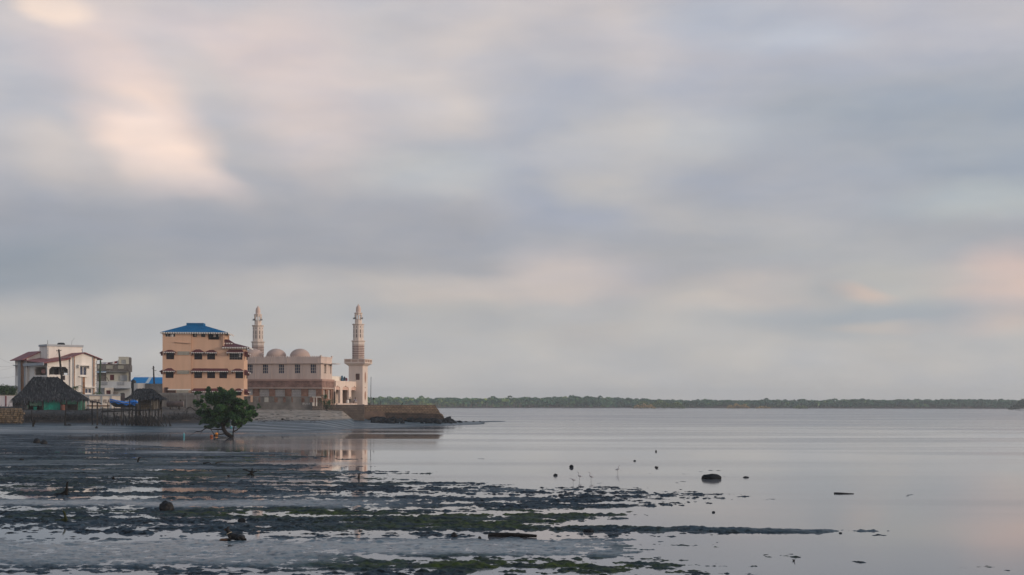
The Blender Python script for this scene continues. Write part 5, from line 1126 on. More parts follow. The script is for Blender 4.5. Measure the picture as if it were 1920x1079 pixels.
def rubble_wall():
    fr = Frame(-20, 206, 2, .6); X = fr.fx; Z = lambda py: fr.fz(10, py); rnd = random.Random(6); mb = MB(); z = Z(795)
    t = thing('rubble_wall', 'low tan rubble stone wall on the bank at the left edge', 'wall', fr.o, fr.rz)
    mb.box(X(-60), X(40), .12, 1.2, -.3, Z(769.5)); obj('wall', mb, mat('dark_rubble_core', (.045, .036, .03), .95, .4, 2), t); st = MB(); zt = Z(768.5); z = -.2
    while z < zt:
        h = rnd.uniform(.22, .36); x = X(-60)
        while x < X(40):
            w = rnd.uniform(.28, .6); q = [(x + .02 + rnd.uniform(0, .06), rnd.uniform(-.05, .06), z + rnd.uniform(.01, .06)), (x + w - .03, rnd.uniform(-.05, .06), z + rnd.uniform(.01, .06))]
            c = [(x + .03, .1, z + .02), (x + w - .03, .1, z + .02), (x + w - .03, .3, z + .02), (x + .03, .3, z + .02)]; j = lambda: rnd.uniform(-.05, .05)
            st.hexa([(x + .02 + j(), -.06 + j(), z + .02 + abs(j())), (x + w - .04 + j(), -.06 + j(), z + .02 + abs(j())), (x + w - .03, .25, z + .02), (x + .03, .25, z + .02), (x + .04 + j(), -.04 + j(), z + h - .03 + j()), (x + w - .05 + j(), -.04 + j(), z + h - .03 + j()), (x + w - .03, .25, z + h - .02), (x + .03, .25, z + h - .02)]); x += w
        z += h
    obj('stone_facing', st, mat('tan_rubble_stone', (.20, .145, .09), .95, .4, 2.2, .4, 12, .1, (.05, .045, .042), .75), t)
rubble_wall()
def pavilion():
    fr = Frame(238, 207, 6, 1.6); z_ = lambda zx, zy, ly=0.0: fr.f(180 + zx / 9.6, 700 + zy / 9.6, ly)
    t = thing('stilt_pavilion', 'small dark thatched shelter on stilts at the end of the stick pier', 'shelter', fr.o, fr.rz)
    ze = z_(860, 455)[1]; x0 = z_(538, 455)[0]; x1 = z_(1198, 455)[0]; D = 4.6; zr = z_(860, 287, 2.2)[1]; xa = z_(745, 287, 2.2)[0]; xb = z_(1005, 287, 2.2)[0]
    thatch_roof('thatched_roof', t, [(x0, -.2, ze), (x1, -.2, ze), (x1, D, ze), (x0, D, ze)], [(xa, 2.2, zr), (xb, 2.2, zr)], 9, .7, 1700)
    X = lambda zx: z_(zx, 600)[0]; Z = lambda zy: z_(860, zy)[1]
    for zx, y in ((600, .1), (760, .1), (970, .1), (1130, .1), (700, 3.8), (1110, 3.8)):
        m = MB(); m.tube([(X(zx), y, -1.6), (X(zx) + .04, y, Z(460))], .085, 6); obj('stilt_post', m, STICK, t)
    m = MB(); m.box(X(560), X(1145), -.1, 4.2, Z(672), Z(655)); obj('deck', m, STICK, t)
    for zy in (520, 560, 600): m = MB(); m.tube([(X(770), .0, Z(zy)), (X(985), .0, Z(zy - 6))], .05, 5); obj('rail', m, STICK, t)
    rnd = random.Random(8); PALEW = mat('bleached_stick', (.30, .27, .23), .9, .3, 3)
    for k in range(9): x = X(990 + k * 18 + rnd.uniform(-6, 6)); m = MB(); m.tube([(x, -.02, Z(650)), (x + rnd.uniform(-.1, .1), -.02, Z(480))], .04, 5); obj('wall_stick', m, PALEW if k % 2 else STICK, t)
    tarp('back_mat', t, front(3.9), X(700), X(1110), Z(655), Z(470), 3, mat('brown_reed_mat', (.10, .085, .06), .95, .4, 4), .04)
pavilion()
def pier():
    fr = Frame(170, 204, 4, .7); X = lambda px: fr.fx(px); Z = lambda py: fr.fz(230, py)
    t = thing('stick_pier', 'ramshackle pier of thin dark sticks in front of the pavilion and boat', 'pier', fr.o, fr.rz)
    rnd = random.Random(12)
    def stick(x0, z0, x1, z1, y, r, m=STICK, name='pier_stick'):
        mb = MB(); p0 = Vector((x0, y, z0)); p1 = Vector((x1, y + rnd.uniform(-.2, .2), z1)); mid = p0.lerp(p1, .5) + Vector((rnd.uniform(-.05, .05), 0, 0)); mb.tube([p0, mid, p1], [r, r * .95, r * .8], 5); return obj(name, mb, m, t)
    zb = -.5
    for i, px in enumerate([171.5, 182, 190, 202.5, 214, 226, 229, 239, 247, 252, 256, 259, 262, 267, 273, 279, 284, 289, 295]):
        top = [753.5, 755, 764, 757, 764, 765, 766, 764, 762, 758, 757, 756, 752, 761, 764, 766, 760, 764, 766][i]
        stick(X(px + rnd.uniform(-.7, .7)), zb, X(px), Z(top), rnd.uniform(-.3, 1.2), rnd.choice([.07, .09, .11, .13]), STICK if i % 3 else STICKWET)
    for px0, py0, px1, py1 in ((171, 752.5, 181, 754.5), (181, 754, 191, 757.5), (191, 771.5, 215, 768.5), (214, 769, 248, 768), (248, 770, 300, 768.5), (190, 773, 246, 770.5)):
        stick(X(px0), Z(py0), X(px1), Z(py1), -.1, .09, STICKWET, 'pier_rail')
    for k in range(26):
        px = 186 + k * 5.2 + rnd.uniform(-2, 2); lean = rnd.choice([-1, 1]) * rnd.uniform(3, 11); stick(X(px + lean), zb + rnd.uniform(0, .2), X(px), Z(rnd.uniform(772, 784)), rnd.uniform(-.8, .2), rnd.uniform(.05, .08), STICKWET if k % 4 else STICK, 'pier_brace')
    for k in range(12):
        px = 262 + k * 3.3; stick(X(px + 5 + k * .9), zb, X(px - 4), Z(rnd.uniform(777, 786)), -.9, rnd.uniform(.05, .09), STICKWET, 'pier_brace')
pier()

# ------------------------------------------------------------------ boat, tank
def boat():
    fr = Frame(203, 213, 6, 0.0); X = lambda px: fr.fx(px); Z = lambda py: fr.fz(230, py); zg = 2.5
    t = thing('wooden_boat', 'dark wooden boat with a bright blue tarpaulin lying on the bank', 'boat', fr.world(0, 0, 0), fr.rz)
    zk = Z(764); x0 = X(203); x1 = X(259); L_ = x1 - x0; m = MB(); n = 14; rings = []
    for i in range(n + 1):
        s = i / n; w = .95 * math.sin(min(1, s * 1.9) * math.pi / 2) ** .8 * (1 - .25 * max(0, s - .7) / .3); top = Z(750.6) + (Z(756.5) - Z(750.6)) * min(1, s / .55) - .12 * max(0, s - .6); keel = zk + .75 * max(0, (.18 - s) / .18) ** 1.5
        rings.append([(x0 + s * L_, 1.1 + a * w, keel + (top - keel) * h) for a, h in ((-1, 1), (-.86, .55), (-.45, .12), (0, 0), (.45, .12), (.86, .55), (1, 1))])
    v = [p for r in rings for p in r]; f = []
    for i in range(n):
        for j in range(6): a = i * 7 + j; f.append((a, a + 1, a + 8, a + 7))
    f.append(tuple(range(n * 7, n * 7 + 7))); m.add(v, f); obj('hull', m, mat('dark_boat_paint', (.030, .038, .042), .7, .3, 2, dirt=(.12, .11, .10), dirt_amt=.4), t, True)
    r = MB()
    for side in (0, 6): r.tube([rings[i][side] for i in range(n + 1)], .045, 5)
    obj('gunwale', r, mat('grey_gunwale', (.26, .25, .23), .8, .2, 3), t)
    BL = mat('blue_tarpaulin', (.004, .145, .52), .55, .22, 1.5, .5, 4, .3); tb = MB(); g = []; rnd = random.Random(2); nu = 18; nv = 6
    for i in range(nu + 1):
        s = i / nu; k = min(n - 1, int(s * n)); fr_ = s * n - k; a = Vector(rings[k][0]).lerp(Vector(rings[k + 1][0]), fr_); b = Vector(rings[k][6]).lerp(Vector(rings[k + 1][6]), fr_)
        for j in range(nv + 1):
            u = j / nv; p = a.lerp(b, u); hump = .15 + .45 * math.exp(-((s - .80) / .12) ** 2) ; p.z += hump * math.sin(math.pi * u) ** .6 + (.06 if 0 < j < nv else 0) + rnd.uniform(-.03, .03); 
            if j == 0: p.z -= .22 + .12 * math.sin(i * 1.3); p.y -= .06
            if j == 1: p.z += .05
            g.append(p)
    tb.add(g, [(i * (nv + 1) + j, i * (nv + 1) + j + 1, (i + 1) * (nv + 1) + j + 1, (i + 1) * (nv + 1) + j) for i in range(nu) for j in range(nv)]); obj('blue_tarp', tb, BL, t)
    # the loose blue sheet hung on the pier sticks
    tb = MB(); P = front(-.4); o = tarp('blue_sheet', None, P, X(246), X(256.5), Z(760), Z(753.5), 5, BL, .12, .25); o.location = fr.o; o.rotation_euler = (0, 0, fr.rz); tag(o, 'small crumpled blue plastic sheet hanging right of the boat stern', 'plastic sheet')
boat()
def tank():
    fr = Frame(313, 232, 14, 0.0); X = lambda px: fr.fx(px); Z = lambda py: fr.fz(329, py)
    t = thing('iron_tank', 'rusty iron tank lying on its side before the grey wall', 'tank', fr.world(0, 0, Z(764)), fr.rz); z0 = Z(764)
    r = (Z(752.8) - Z(763.3)) / 2; zc = Z(758) - z0; x0, x1 = X(313.5), X(343)
    b = MB(); b.lathe([(r * .5, -.12), (r * .9, -.02), (r, .0), (r, x1 - x0), (r * .96, x1 - x0 + .05)], 20); o = obj('tank_shell', b, mat('grey_rust_shell', (.085, .065, .062), .85, .35, 1.4, .3, 9, .2, (.06, .028, .026), .7), t, True); o.rotation_euler = (0, R(90), 0); o.location = (x0, .8, zc)
    b = MB(); b.lathe([(r * .94, .05), (r * 1.05, .05), (r * 1.05, .17), (r * .94, .17)], 20); o = obj('end_ring', b, mat('pale_ring', (.26, .22, .20), .85, .2, 2), t); o.rotation_euler = (0, R(90), 0); o.location = (x1, .8, zc)
    b = MB(); b.lathe([(.01, .13), (r * .93, .12), (r * .93, .06)], 20); o = obj('end_plate', b, RUST, t); o.rotation_euler = (0, R(90), 0); o.location = (x1, .8, zc)
    b = MB(); b.lathe([(.16, 0), (.16, .22), (.2, .24), (.05, .3)], 12); o = obj('filler_cap', b, WOODDARK, t); o.location = (x1 - .35, .8, zc + r - .02)
    for x in (x0 + .5, x1 - .6): b = MB(); b.box(x - .12, x + .12, .1, 1.5, -.35, zc - r * .72); obj('cradle', b, WOODDARK, t)
tank()

# ------------------------------------------------------------------ poles and wires
def poles():
    def pole(name, pts, r, m, lab, arms=()):
        mb = MB(); mb.tube(pts, r, 8); o = obj(name, mb, m); tag(o, lab, 'pole', 'poles among the houses')
        for a in arms: q = MB(); q.tube(a, .05, 5); obj('crossarm', q, WOODDARK, o)
        for p in arms:
            for e in p: q = MB(); q.lathe([(.03, 0), (.06, .03), (.05, .12), (.02, .15)], 8); i = obj('insulator', q, GREYIRON, o); i.location = e
        return o
    Y = 224; a = at(118.5, 760, Y); b = at(117.3, 722, Y); c = at(110.2, 655.5, Y)
    pole('utility_pole', [a, b, c], [.20, .18, .13], BLACKPOLE, 'tall dark leaning utility pole rising in front of the white house', [(c + Vector((-.35, 0, -.25)), c + Vector((.35, 0, -.2))), (b + Vector((-.35, 0, 2.0)), b + Vector((.3, 0, 2.0)))])
    Y = 238; pole('utility_pole', [at(185.8, 764, Y), at(187.3, 715, Y), at(188.4, 675.5, Y)], [.17, .15, .12], mat('mossy_pole', (.035, .060, .032), .85, .4, 2), 'green weathered pole between the white house and the grey house')
    Y = 288; c = at(287.6, 686.6, Y); pole('utility_pole', [at(289.2, 724, Y), at(288.4, 705, Y), c], [.18, .15, .12], WOODDARK, 'dark utility pole before the blue shed left of the orange block', [(c + Vector((-.25, 0, -.5)), c + Vector((.2, 0, -.4))), (c + Vector((0, 0, -1.0)), c + Vector((.55, 0, -.95)))])
    Y = 264.5; mb = MB(); q = at(694.9, 761.5, Y); mb.tube([q, at(695.3, 733, Y), at(695.8, 706.8, Y)], [.075, .065, .045], 7); tag(obj('flagpole', mb, GREYIRON), 'bare thin grey flagpole right of the near minaret', 'flagpole')
    # overhead wires
    wl = [((-40, 640, 210), (26, 684, 238), 'topmost wire from the left edge to the white house'), ((-40, 676, 210), (27, 686, 238), 'second wire slanting up to the white house wall'), ((-40, 690, 210), (27, 688, 238), 'third wire reaching the white house at its window'), ((-40, 700, 210), (28, 706, 238), 'lowest wire from the left edge to the white house'),
          ((287.8, 689, 288), (247, 706, 272), 'wire from the shed pole towards the grey house'), ((288, 690, 288), (303, 705, 251), 'wire from the shed pole down to the orange block'), ((110.5, 658, 224), (88, 676, 238), 'wire from the dark pole back to the white house')]
    for (a, b, lab) in wl:
        p0, p1 = at(*a), at(*b); pts = [p0.lerp(p1, k / 8) - Vector((0, 0, .5 * math.sin(math.pi * k / 8))) for k in range(9)]
        mb = MB(); mb.tube(pts, .012, 4); tag(obj('overhead_wire', mb, GREYIRON), lab, 'wire', 'overhead wires')
poles()

# ------------------------------------------------------------------ plants
LEAF = mat_attr('mangrove_leaf', 'tone', (.008, .030, .011), (.105, .205, .040), .55, .3, c3=(.028, .082, .022))
LEAF2 = mat_attr('garden_leaf', 'tone', (.012, .030, .012), (.07, .13, .035), .55, .35, c3=(.03, .07, .02))
def leaf_mesh(name, clumps, per, size, m, parent=None, seed=1, tone_bias=0.0, flat=.0):
    rng = np.random.default_rng(seed); P = []; T = []
    for (c, r, k) in clumps:
        n = max(6, int(per * k)); d = rng.normal(size=(n, 3)); d /= np.linalg.norm(d, axis=1)[:, None]
        rad = r * rng.random(n) ** (1 / 2.2); p = np.array(c) + d * rad[:, None] * np.array([1, 1, .82]); P.append(p)
        T.append(np.clip(.5 * rng.random(n) + .38 * rng.random() + tone_bias, 0, 1))
    P = np.concatenate(P); T = np.concatenate(T); n = len(P); a = rng.normal(size=(n, 3)); a /= np.linalg.norm(a, axis=1)[:, None]
    b = rng.normal(size=(n, 3)); b -= (b * a).sum(1)[:, None] * a; b /= np.linalg.norm(b, axis=1)[:, None]
    s = size * rng.uniform(.6, 1.35, n)[:, None]; w = s * .55
    V = np.stack([P - a * s, P + b * w * .8, P + a * s, P - b * w * .8], 1).reshape(-1, 3); Q = np.arange(n * 4).reshape(n, 4)
    o = mesh_arrays(name, V, Q, m, smooth=False, face_attr={'tone': T}); o.parent = parent; return o
def tree():
    Y = 156; k = Y / F; base = gp(430, 821); Y = base.y
    t = thing('mangrove_tree', 'lone dark green mangrove tree standing in the shallow pool', 'tree', base)
    c0 = lambda zx, zy, dy=0.0: at(340 + zx / 9, 710 + zy / 9, Y + dy) - base
    rnd = random.Random(11); s = 1 / 9 * Y / F
    cl = [(450, 150, 30), (460, 200, 50), (470, 250, 55), (650, 185, 48), (690, 235, 72), (600, 260, 70), (850, 200, 42), (820, 250, 60), (870, 280, 75), (780, 270, 80), (530, 300, 70), (440, 340, 60), (240, 240, 36), (300, 232, 38), (350, 300, 40), (250, 390, 52), (290, 440, 50), (330, 370, 40), (460, 400, 60),
          (560, 400, 100), (660, 360, 100), (760, 380, 110), (870, 380, 95), (960, 390, 80), (1060, 400, 52), (1080, 440, 50), (640, 480, 90), (740, 500, 105), (850, 500, 95), (960, 490, 75), (1010, 440, 70), (1010, 520, 50), (1150, 520, 75), (1200, 590, 70), (1130, 600, 60), (1260, 620, 42), (1290, 500, 24), (1300, 440, 26), (1320, 485, 20),
          (320, 560, 62), (290, 600, 40), (350, 620, 36), (330, 520, 35), (560, 580, 75), (600, 650, 90), (700, 600, 100), (830, 610, 95), (930, 660, 85), (1040, 680, 80), (1130, 680, 60), (1180, 700, 40), (430, 720, 75), (350, 740, 50), (310, 760, 30), (540, 720, 85), (660, 720, 75), (780, 710, 75), (880, 730, 70), (620, 790, 50), (700, 790, 45), (800, 775, 45), (900, 785, 45), (960, 800, 38), (520, 800, 50), (640, 690, 80), (480, 640, 60), (420, 640, 50), (400, 460, 55), (470, 560, 60), (930, 560, 90), (1080, 600, 85), (760, 640, 100), (980, 750, 55), (1060, 750, 40), (420, 810, 42), (480, 830, 30), (560, 780, 45), (450, 480, 24), (490, 520, 26), (1000, 800, 28)]
    clumps = []
    for (x, y, r) in cl:
        dy = rnd.uniform(-1.6, 1.6) * (1 if 300 < x < 1150 else .5); R_ = r * s
        for j in range(3 if r > 45 else 2):
            o = Vector((rnd.uniform(-1, 1), rnd.uniform(-1.4, 1.4), rnd.uniform(-.8, .8))) * R_ * .5; clumps.append((tuple(c0(x, y, dy) + o), R_ * .86, (r / 60) ** 2.0))
    leaf_mesh('crown', clumps, 150, .105, LEAF, t, 4)
    BK = mat('dark_mangrove_bark', (.022, .017, .015), .9, .3, 4, .5, 18, .15)
    mb = MB(); q = lambda pts, dy0=0, dy1=0: [c0(x, y, dy0 + (dy1 - dy0) * i / max(1, len(pts) - 1)) for i, (x, y) in enumerate(pts)]
    mb.tube(q([(870, 1000), (820, 965), (760, 930), (715, 860), (690, 770), (660, 660), (600, 520), (560, 430)]), [.20, .24, .24, .23, .20, .15, .10, .05], 9)
    for pts, r0, d in (([(700, 830), (760, 740), (820, 620), (860, 480), (840, 360)], .14, .7), ([(690, 760), (600, 700), (500, 620), (430, 500)], .10, -.8), ([(870, 992), (875, 900), (888, 820), (885, 740), (900, 620)], .11, .5), ([(880, 895), (940, 870), (985, 830), (1030, 770), (1110, 680)], .08, 0), ([(690, 860), (620, 862), (540, 860), (450, 845), (390, 810)], .09, -.6), ([(760, 930), (690, 940), (600, 955), (555, 950), (520, 890), (490, 850)], .08, -.5),
                      ([(540, 970), (640, 985), (760, 990), (900, 990)], .06, .2), ([(560, 950), (560, 990)], .09, 0), ([(620, 860), (620, 920), (650, 950)], .05, .3), ([(750, 840), (800, 830), (840, 800)], .06, .4), ([(420, 840), (330, 890), (240, 905), (190, 935), (130, 965)], .055, -.4), ([(300, 895), (200, 885), (90, 888)], .035, -.4), ([(360, 870), (330, 930), (310, 950)], .03, -.3), ([(640, 620), (700, 480), (690, 300)], .08, .3), ([(560, 600), (420, 560), (330, 560)], .05, -.4), ([(880, 560), (1000, 520), (1150, 540)], .06, .4), ([(1180, 560), (1280, 530), (1310, 480)], .03, .4), ([(430, 420), (300, 400), (250, 260)], .045, -.3), ([(890, 900), (920, 915), (940, 925)], .03, 0)):
        mb.tube(q(pts, 0, d), [r0 * (1 - .7 * i / (len(pts) - 1)) for i in range(len(pts))], 6)
    obj('trunk', mb, BK, t, True)
tree()
def shrubs():
    def shrub(name, px, py, h, w, lab, cat='shrub', n=5, per=60, size=.12, seed=1, Y=None):
        b = gp(px, py) if Y is None else Vector(at(px, py, Y)); t = thing(name, lab, cat, b)
        rnd = random.Random(seed); cl = [((rnd.uniform(-w, w) * .4, rnd.uniform(-w, w) * .3, h * (.3 + .55 * rnd.random())), w * .3, 1.0) for _ in range(n)]
        leaf_mesh('foliage', cl, per, size, LEAF2, t, seed); m = MB()
        for c, r, k in cl: m.tube([(0, 0, -.2), (c[0] * .5, c[1] * .5, c[2] * .5), c], [.04, .03, .015], 5)
        obj('stem', m, WOODDARK, t)
    shrub('hedge', 8, 743, 1.9, 3.0, 'dark green hedge above the white boundary wall at the left edge', 'hedge', 12, 90, .16, 2, 240)
    shrub('hedge', 20, 743, 1.5, 1.7, 'low end of the hedge touching the thatched hut roof', 'hedge', 6, 90, .15, 3, 241)
    shrub('shrub', 484.5, 763, 1.6, 1.1, 'small dark shrub against the yard wall right of the mangrove', 'shrub', 6, 60, .10, 4)
    shrub('shrub', 612, 767, 1.7, 2.6, 'straggly bush growing at the foot of the retaining wall', 'shrub', 9, 50, .11, 5, 252)
    shrub('shrub', 608, 757, 2.0, 1.2, 'thin tall bush by the brown corner of the mosque', 'shrub', 5, 40, .11, 6, 258)
    shrub('shrub', 618, 758, .8, 1.0, 'low bush just under the mosque side windows', 'shrub', 4, 40, .10, 16, 258.4)
    def palm(px, py, Y, h, lab, seed, n=11, L=1.5):
        b = at(px, py, Y); t = thing('young_palm', lab, 'palm', b); rnd = random.Random(seed); m = MB(); m.tube([(0, 0, -.8), (.04, 0, h * .5), (.0, 0, h)], [.09, .07, .06], 6); obj('trunk', m, STICK, t)
        f = MB()
        for i in range(n):
            a = i * 2.4 + rnd.random(); up = rnd.uniform(.2, 1.1); pts = []
            for j in range(7): s = j / 6; pts.append(Vector((math.cos(a) * L * s, math.sin(a) * L * s, h + L * (up * s - 1.1 * s * s))))
            for j in range(6):
                d = (pts[j + 1] - pts[j]).normalized(); sd = d.cross(Vector((0, 0, 1))).normalized()
                for sg in (-1, 1): e = pts[j] + sd * sg * .42 * (1 - abs(j / 6 - .35)) + d * .2 - Vector((0, 0, .12)); f.q(pts[j] - d * .05, pts[j] + d * .07, e + d * .03, e)
        obj('fronds', f, mat('palm_frond_%d' % seed, (.05, .085, .030), .6, .35, 2), t)
    palm(141.5, 752, 232.5, 2.2, 'young palm beside the white house right of the hut roof', 1, 12, 1.4); palm(147, 752, 233, 1.2, 'smaller young palm just right of the other palm', 2, 9, 1.1); palm(182.5, 752, 236, 1.3, 'small palm at the foot of the green pole', 3, 9, 1.1)
shrubs()

# ------------------------------------------------------------------ rocks, driftwood, litter
ROCKM = mat('wet_dark_rock', (.011, .011, .012), .6, .45, 2.5, .6, 9, .25, (.032, .028, .024), .6)
ROCKD = mat('dark_tidal_rock', (.010, .012, .015), .75, .45, 2.0, .6, 8, .12)
def rock_mesh(name, sx, sy, sz, seed, m=ROCKM, rough=.28, sub=3):
    bm = bmesh.new(); bmesh.ops.create_icosphere(bm, subdivisions=sub, radius=1)
    for v in bm.verts:
        p = v.co.copy(); n = mnoise.fractal(p * 1.3 + Vector((seed * 7.3, seed, 0)), 1.0, 2.0, 4); c = mnoise.cell(p * 1.7 + Vector((seed, 0, 0))) * .12
        q = p * (1 + rough * n + c * .5); q.z = max(q.z, -.45); v.co = Vector((q.x * sx, q.y * sy, (q.z + .35) * sz))
    me = bpy.data.meshes.new(name); bm.to_mesh(me); bm.free(); me.materials.append(m); o = bpy.data.objects.new(name, me); COL.objects.link(o); return o
def rocks():
    def rk(px, py, w, h, lab, seed, m=ROCKM, sink=.15, depth=.8, rough=.28, group='boulders on the tidal flat'):
        p = gp(px, py); k = p.y / F; W = w * k / 2; Hh = h * k; o = rock_mesh('boulder', W, W * depth, Hh / 1.30, seed, m, rough); o.location = p - Vector((0, 0, Hh * .08)); tag(o, lab, 'rock', group); return o
    rk(312.5, 957, 26, 17, 'dark angular boulder on the smooth mud band above the dog', 1, rough=.22)
    o = rk(1333, 898.5, 37, 10, 'long dark weedy boulder alone in the open water', 2, ROCKD, depth=.6, rough=.10); 
    rk(1071.5, 877, 8, 5.5, 'small upright dark stone standing in the shallow water', 3, ROCKD); rk(1041.5, 892.5, 8, 4, 'small flat dark stone in the shallows near the birds', 4, ROCKD)
    rk(852, 1007, 10.5, 8, 'rounded mossy stone at the edge of the pale mud, left of the log', 5); rk(899.5, 1010.5, 6, 4.5, 'small round black stone just left of the long log', 6)
    rk(1104, 998, 19, 7, 'flat dark pointed stone at the right end of the weed bank', 7, ROCKD, rough=.2); rk(453.5, 979, 15, 7.5, 'squat black stone in the puddled mud behind the dog', 8, ROCKD, rough=.15)
    rk(69, 831, 14, 9, 'dark block stone, left one of the pair on the far mud', 9, rough=.12); rk(83, 833.5, 13, 8, 'rounded brown stone, right one of the pair on the far mud', 10)
    rk(1230, 847.5, 3.4, 3.2, 'tiny dark stone far out in the water', 11, ROCKD); rk(1398.5, 896, 11, 2.6, 'thin flat stone right of the long boulder in the water', 12, ROCKD); rk(1338, 961.5, 6, 3, 'small brown stone in the water below the long boulder', 13, ROCKD)
    rk(1190, 865, 5, 2.2, 'low weedy stone awash in the far shallows', 24, ROCKD); rk(181, 803.5, 5, 4, 'lone dark stone on the wet sand before the pier', 14); rk(130, 798, 7, 3, 'small dark lump near the far bank', 15); rk(40, 863, 9, 3.5, 'low dark stone at the far left mud', 17)
    rk(1230, 877, 5, 2.5, 'tiny stone beside the crossed twig in the shallows', 18, ROCKD); rk(1576, 1000.5, 6, 2.5, 'small dark stone at the bottom right shallows', 21, ROCKD)
    # rocks tumbled along the foot of the sea wall
    rnd = random.Random(21); protos = [rock_mesh('shore_rock', 1, 1, 1, 30 + i, ROCKD, .34, 2) for i in range(6)]; k = 0
    spots = []
    for i in range(120):
        px = rnd.uniform(697, 846); py = rnd.uniform(785.5, 794.5) if px < 835 else rnd.uniform(787, 794); spots.append((px, py, rnd.uniform(.25, .75)))
    spots += [(842, 788.5, .72), (836, 790, .6), (852, 793.5, .35), (862, 792.5, .35), (874, 792, .3), (888, 791.5, .25), (900, 791, .25), (700, 788, .7), (708, 790, .6), (718, 789, .7)]
    for (px, py, r) in spots:
        p = gp(px, py)
        o = protos[k] if k < 6 else protos[k % 6].copy()
        if k >= 6: COL.objects.link(o)
        o.location = p - Vector((0, 0, r * .1)); o.scale = (r * rnd.uniform(.8, 1.6), r * rnd.uniform(.7, 1.2), r * rnd.uniform(.6, 1.0)); o.rotation_euler = (rnd.uniform(-.3, .3), rnd.uniform(-.3, .3), rnd.uniform(0, 6.28)); k += 1
        lab = 'dark jagged rock tumbled at the foot of the brown sea wall'
        if (px, py) == (842, 788.5): lab = 'biggest dark rock just past the sloping end of the sea wall'
        elif px > 848: lab = 'small dark rock lying on the sand spit beyond the sea wall'
        tag(o, lab, 'rock', 'rocks along the sea wall foot' if px <= 848 else 'rocks on the sand spit')
    # driftwood, sticks and snags
    DW = mat('black_driftwood', (.020, .017, .015), .85, .3, 4, .4, 15, .15)
    def snag(name, px, py, paths, r, lab, cat='driftwood', m=DW):
        b = gp(px, py); Y = b.y; mb = MB()
        for i, path in enumerate(paths): 
            pts = [at(x, y, Y + .12 * j * (1 if i % 2 else -1)) - b for j, (x, y) in enumerate(path)]
            pts = [Vector((p.x, p.y, p.z)) for p in pts]
            mb.tube(pts, [r * (1 - .6 * j / max(1, len(pts) - 1)) for j in range(len(pts))], 6)
        o = obj(name, mb, m); o.location = b; tag(o, lab, cat, 'driftwood and snags on the mud')
    snag('snag', 124, 928, [[(125, 929), (124, 922), (125, 915), (126.3, 904)], [(124.5, 921), (119, 925), (112, 927), (100, 928.5), (86, 928.5)], [(122, 922), (120, 929)], [(125.5, 919), (127.5, 920.5)]], .075, 'black upright snag with a long trailing root on the left mud')
    snag('snag', 120, 978, [[(122, 979), (123, 970), (121, 962), (118, 958)], [(120, 975), (112, 976.5), (104, 977)], [(122, 978), (126, 974)]], .06, 'curved snag with mossy green foot on the lower left mud', m=mat('mossy_snag', (.035, .045, .018), .9, .4, 4))
    snag('snag', 258.5, 867, [[(258, 868), (259, 862), (261, 858.5), (264, 858)]], .06, 'short hooked stick standing in the far mud'); snag('driftwood', 400, 869, [[(381, 869), (388, 868), (392, 867.5), (396, 870)], [(404, 869.5), (409, 867.3), (414, 867), (418, 866)]], .05, 'pair of thin bent branches lying flat on the mud')
    snag('snag', 470, 892, [[(472, 893), (472, 886), (473, 878)], [(472, 887), (463, 882)], [(472, 886), (482, 884)], [(472, 888), (461, 892)], [(472, 889), (477, 893)], [(463, 882), (455, 880.5)], [(472, 885), (466, 883.5)]], .055, 'star shaped root snag with spread arms left of the post')
    snag('snag', 672.5, 898, [[(672.5, 899), (673, 893), (673.4, 888)]], .07, 'short plain stake in the mud below the minaret reflection'); snag('snag', 429, 895, [[(429, 896), (429.5, 892.5)], [(427, 892.6), (432, 892.6)]], .06, 'tiny T shaped stake on the weedy mud')
    snag('driftwood', 964, 1006, [[(918, 1006), (932, 1004.5), (955, 1003.8), (985, 1004.4), (1006, 1005.5)]], .11, 'long dark log lying along the edge of the pale mud', 'log'); snag('snag', 1232, 878, [[(1230, 879), (1234, 875)], [(1230, 875.5), (1235, 878.5)]], .04, 'tiny crossed twig sticking out of the far shallows')
    snag('snag', 1489, 1052, [[(1487, 1050), (1489, 1053), (1490.5, 1049)]], .02, 'thin forked twig in the water at lower right'); snag('driftwood', 1582, 926, [[(1564, 925.5), (1575, 925.2), (1601, 926.3)]], .05, 'thin straight pole floating in the right shallows')
    snag('snag', 212, 899, [[(212, 900), (212.5, 897), (212.6, 894.5)]], .09, 'short pointed stump in the left mud')
    # dead stumps by the bank
    snag('dead_stump', 62, 800, [[(62.5, 803), (62, 795), (60, 785), (59.5, 770)], [(63, 796), (66, 789), (67, 786)], [(61, 790), (57, 778)], [(62, 803), (50, 802.5)]], .16, 'forked dead stump with bare trunk before the thatched hut', 'stump'); snag('dead_stump', 122, 798, [[(122, 799), (122, 790), (123, 778), (123, 760)], [(121, 799), (117, 799)], [(123, 799), (126, 796)]], .14, 'straight dead trunk standing before the right half of the hut', 'stump')
    snag('dead_stump', 350, 782, [[(350, 783), (350.5, 773), (351.5, 764.5)], [(351.5, 764.8), (357, 764), (362, 767), (367, 771), (372, 775)]], .09, 'bent dead post with a drooping branch left of the mangrove', 'stump'); snag('dead_stump', 361, 781, [[(358, 783), (362, 774), (364, 768)], [(362, 774), (368, 785)], [(356, 780), (358, 772)]], .07, 'crossed dead sticks at the bank edge by the mangrove', 'stump')
    snag('dead_stump', 346.5, 780, [[(346.5, 781), (346.6, 770)]], .10, 'short dark stake left of the bent dead post', 'stump')
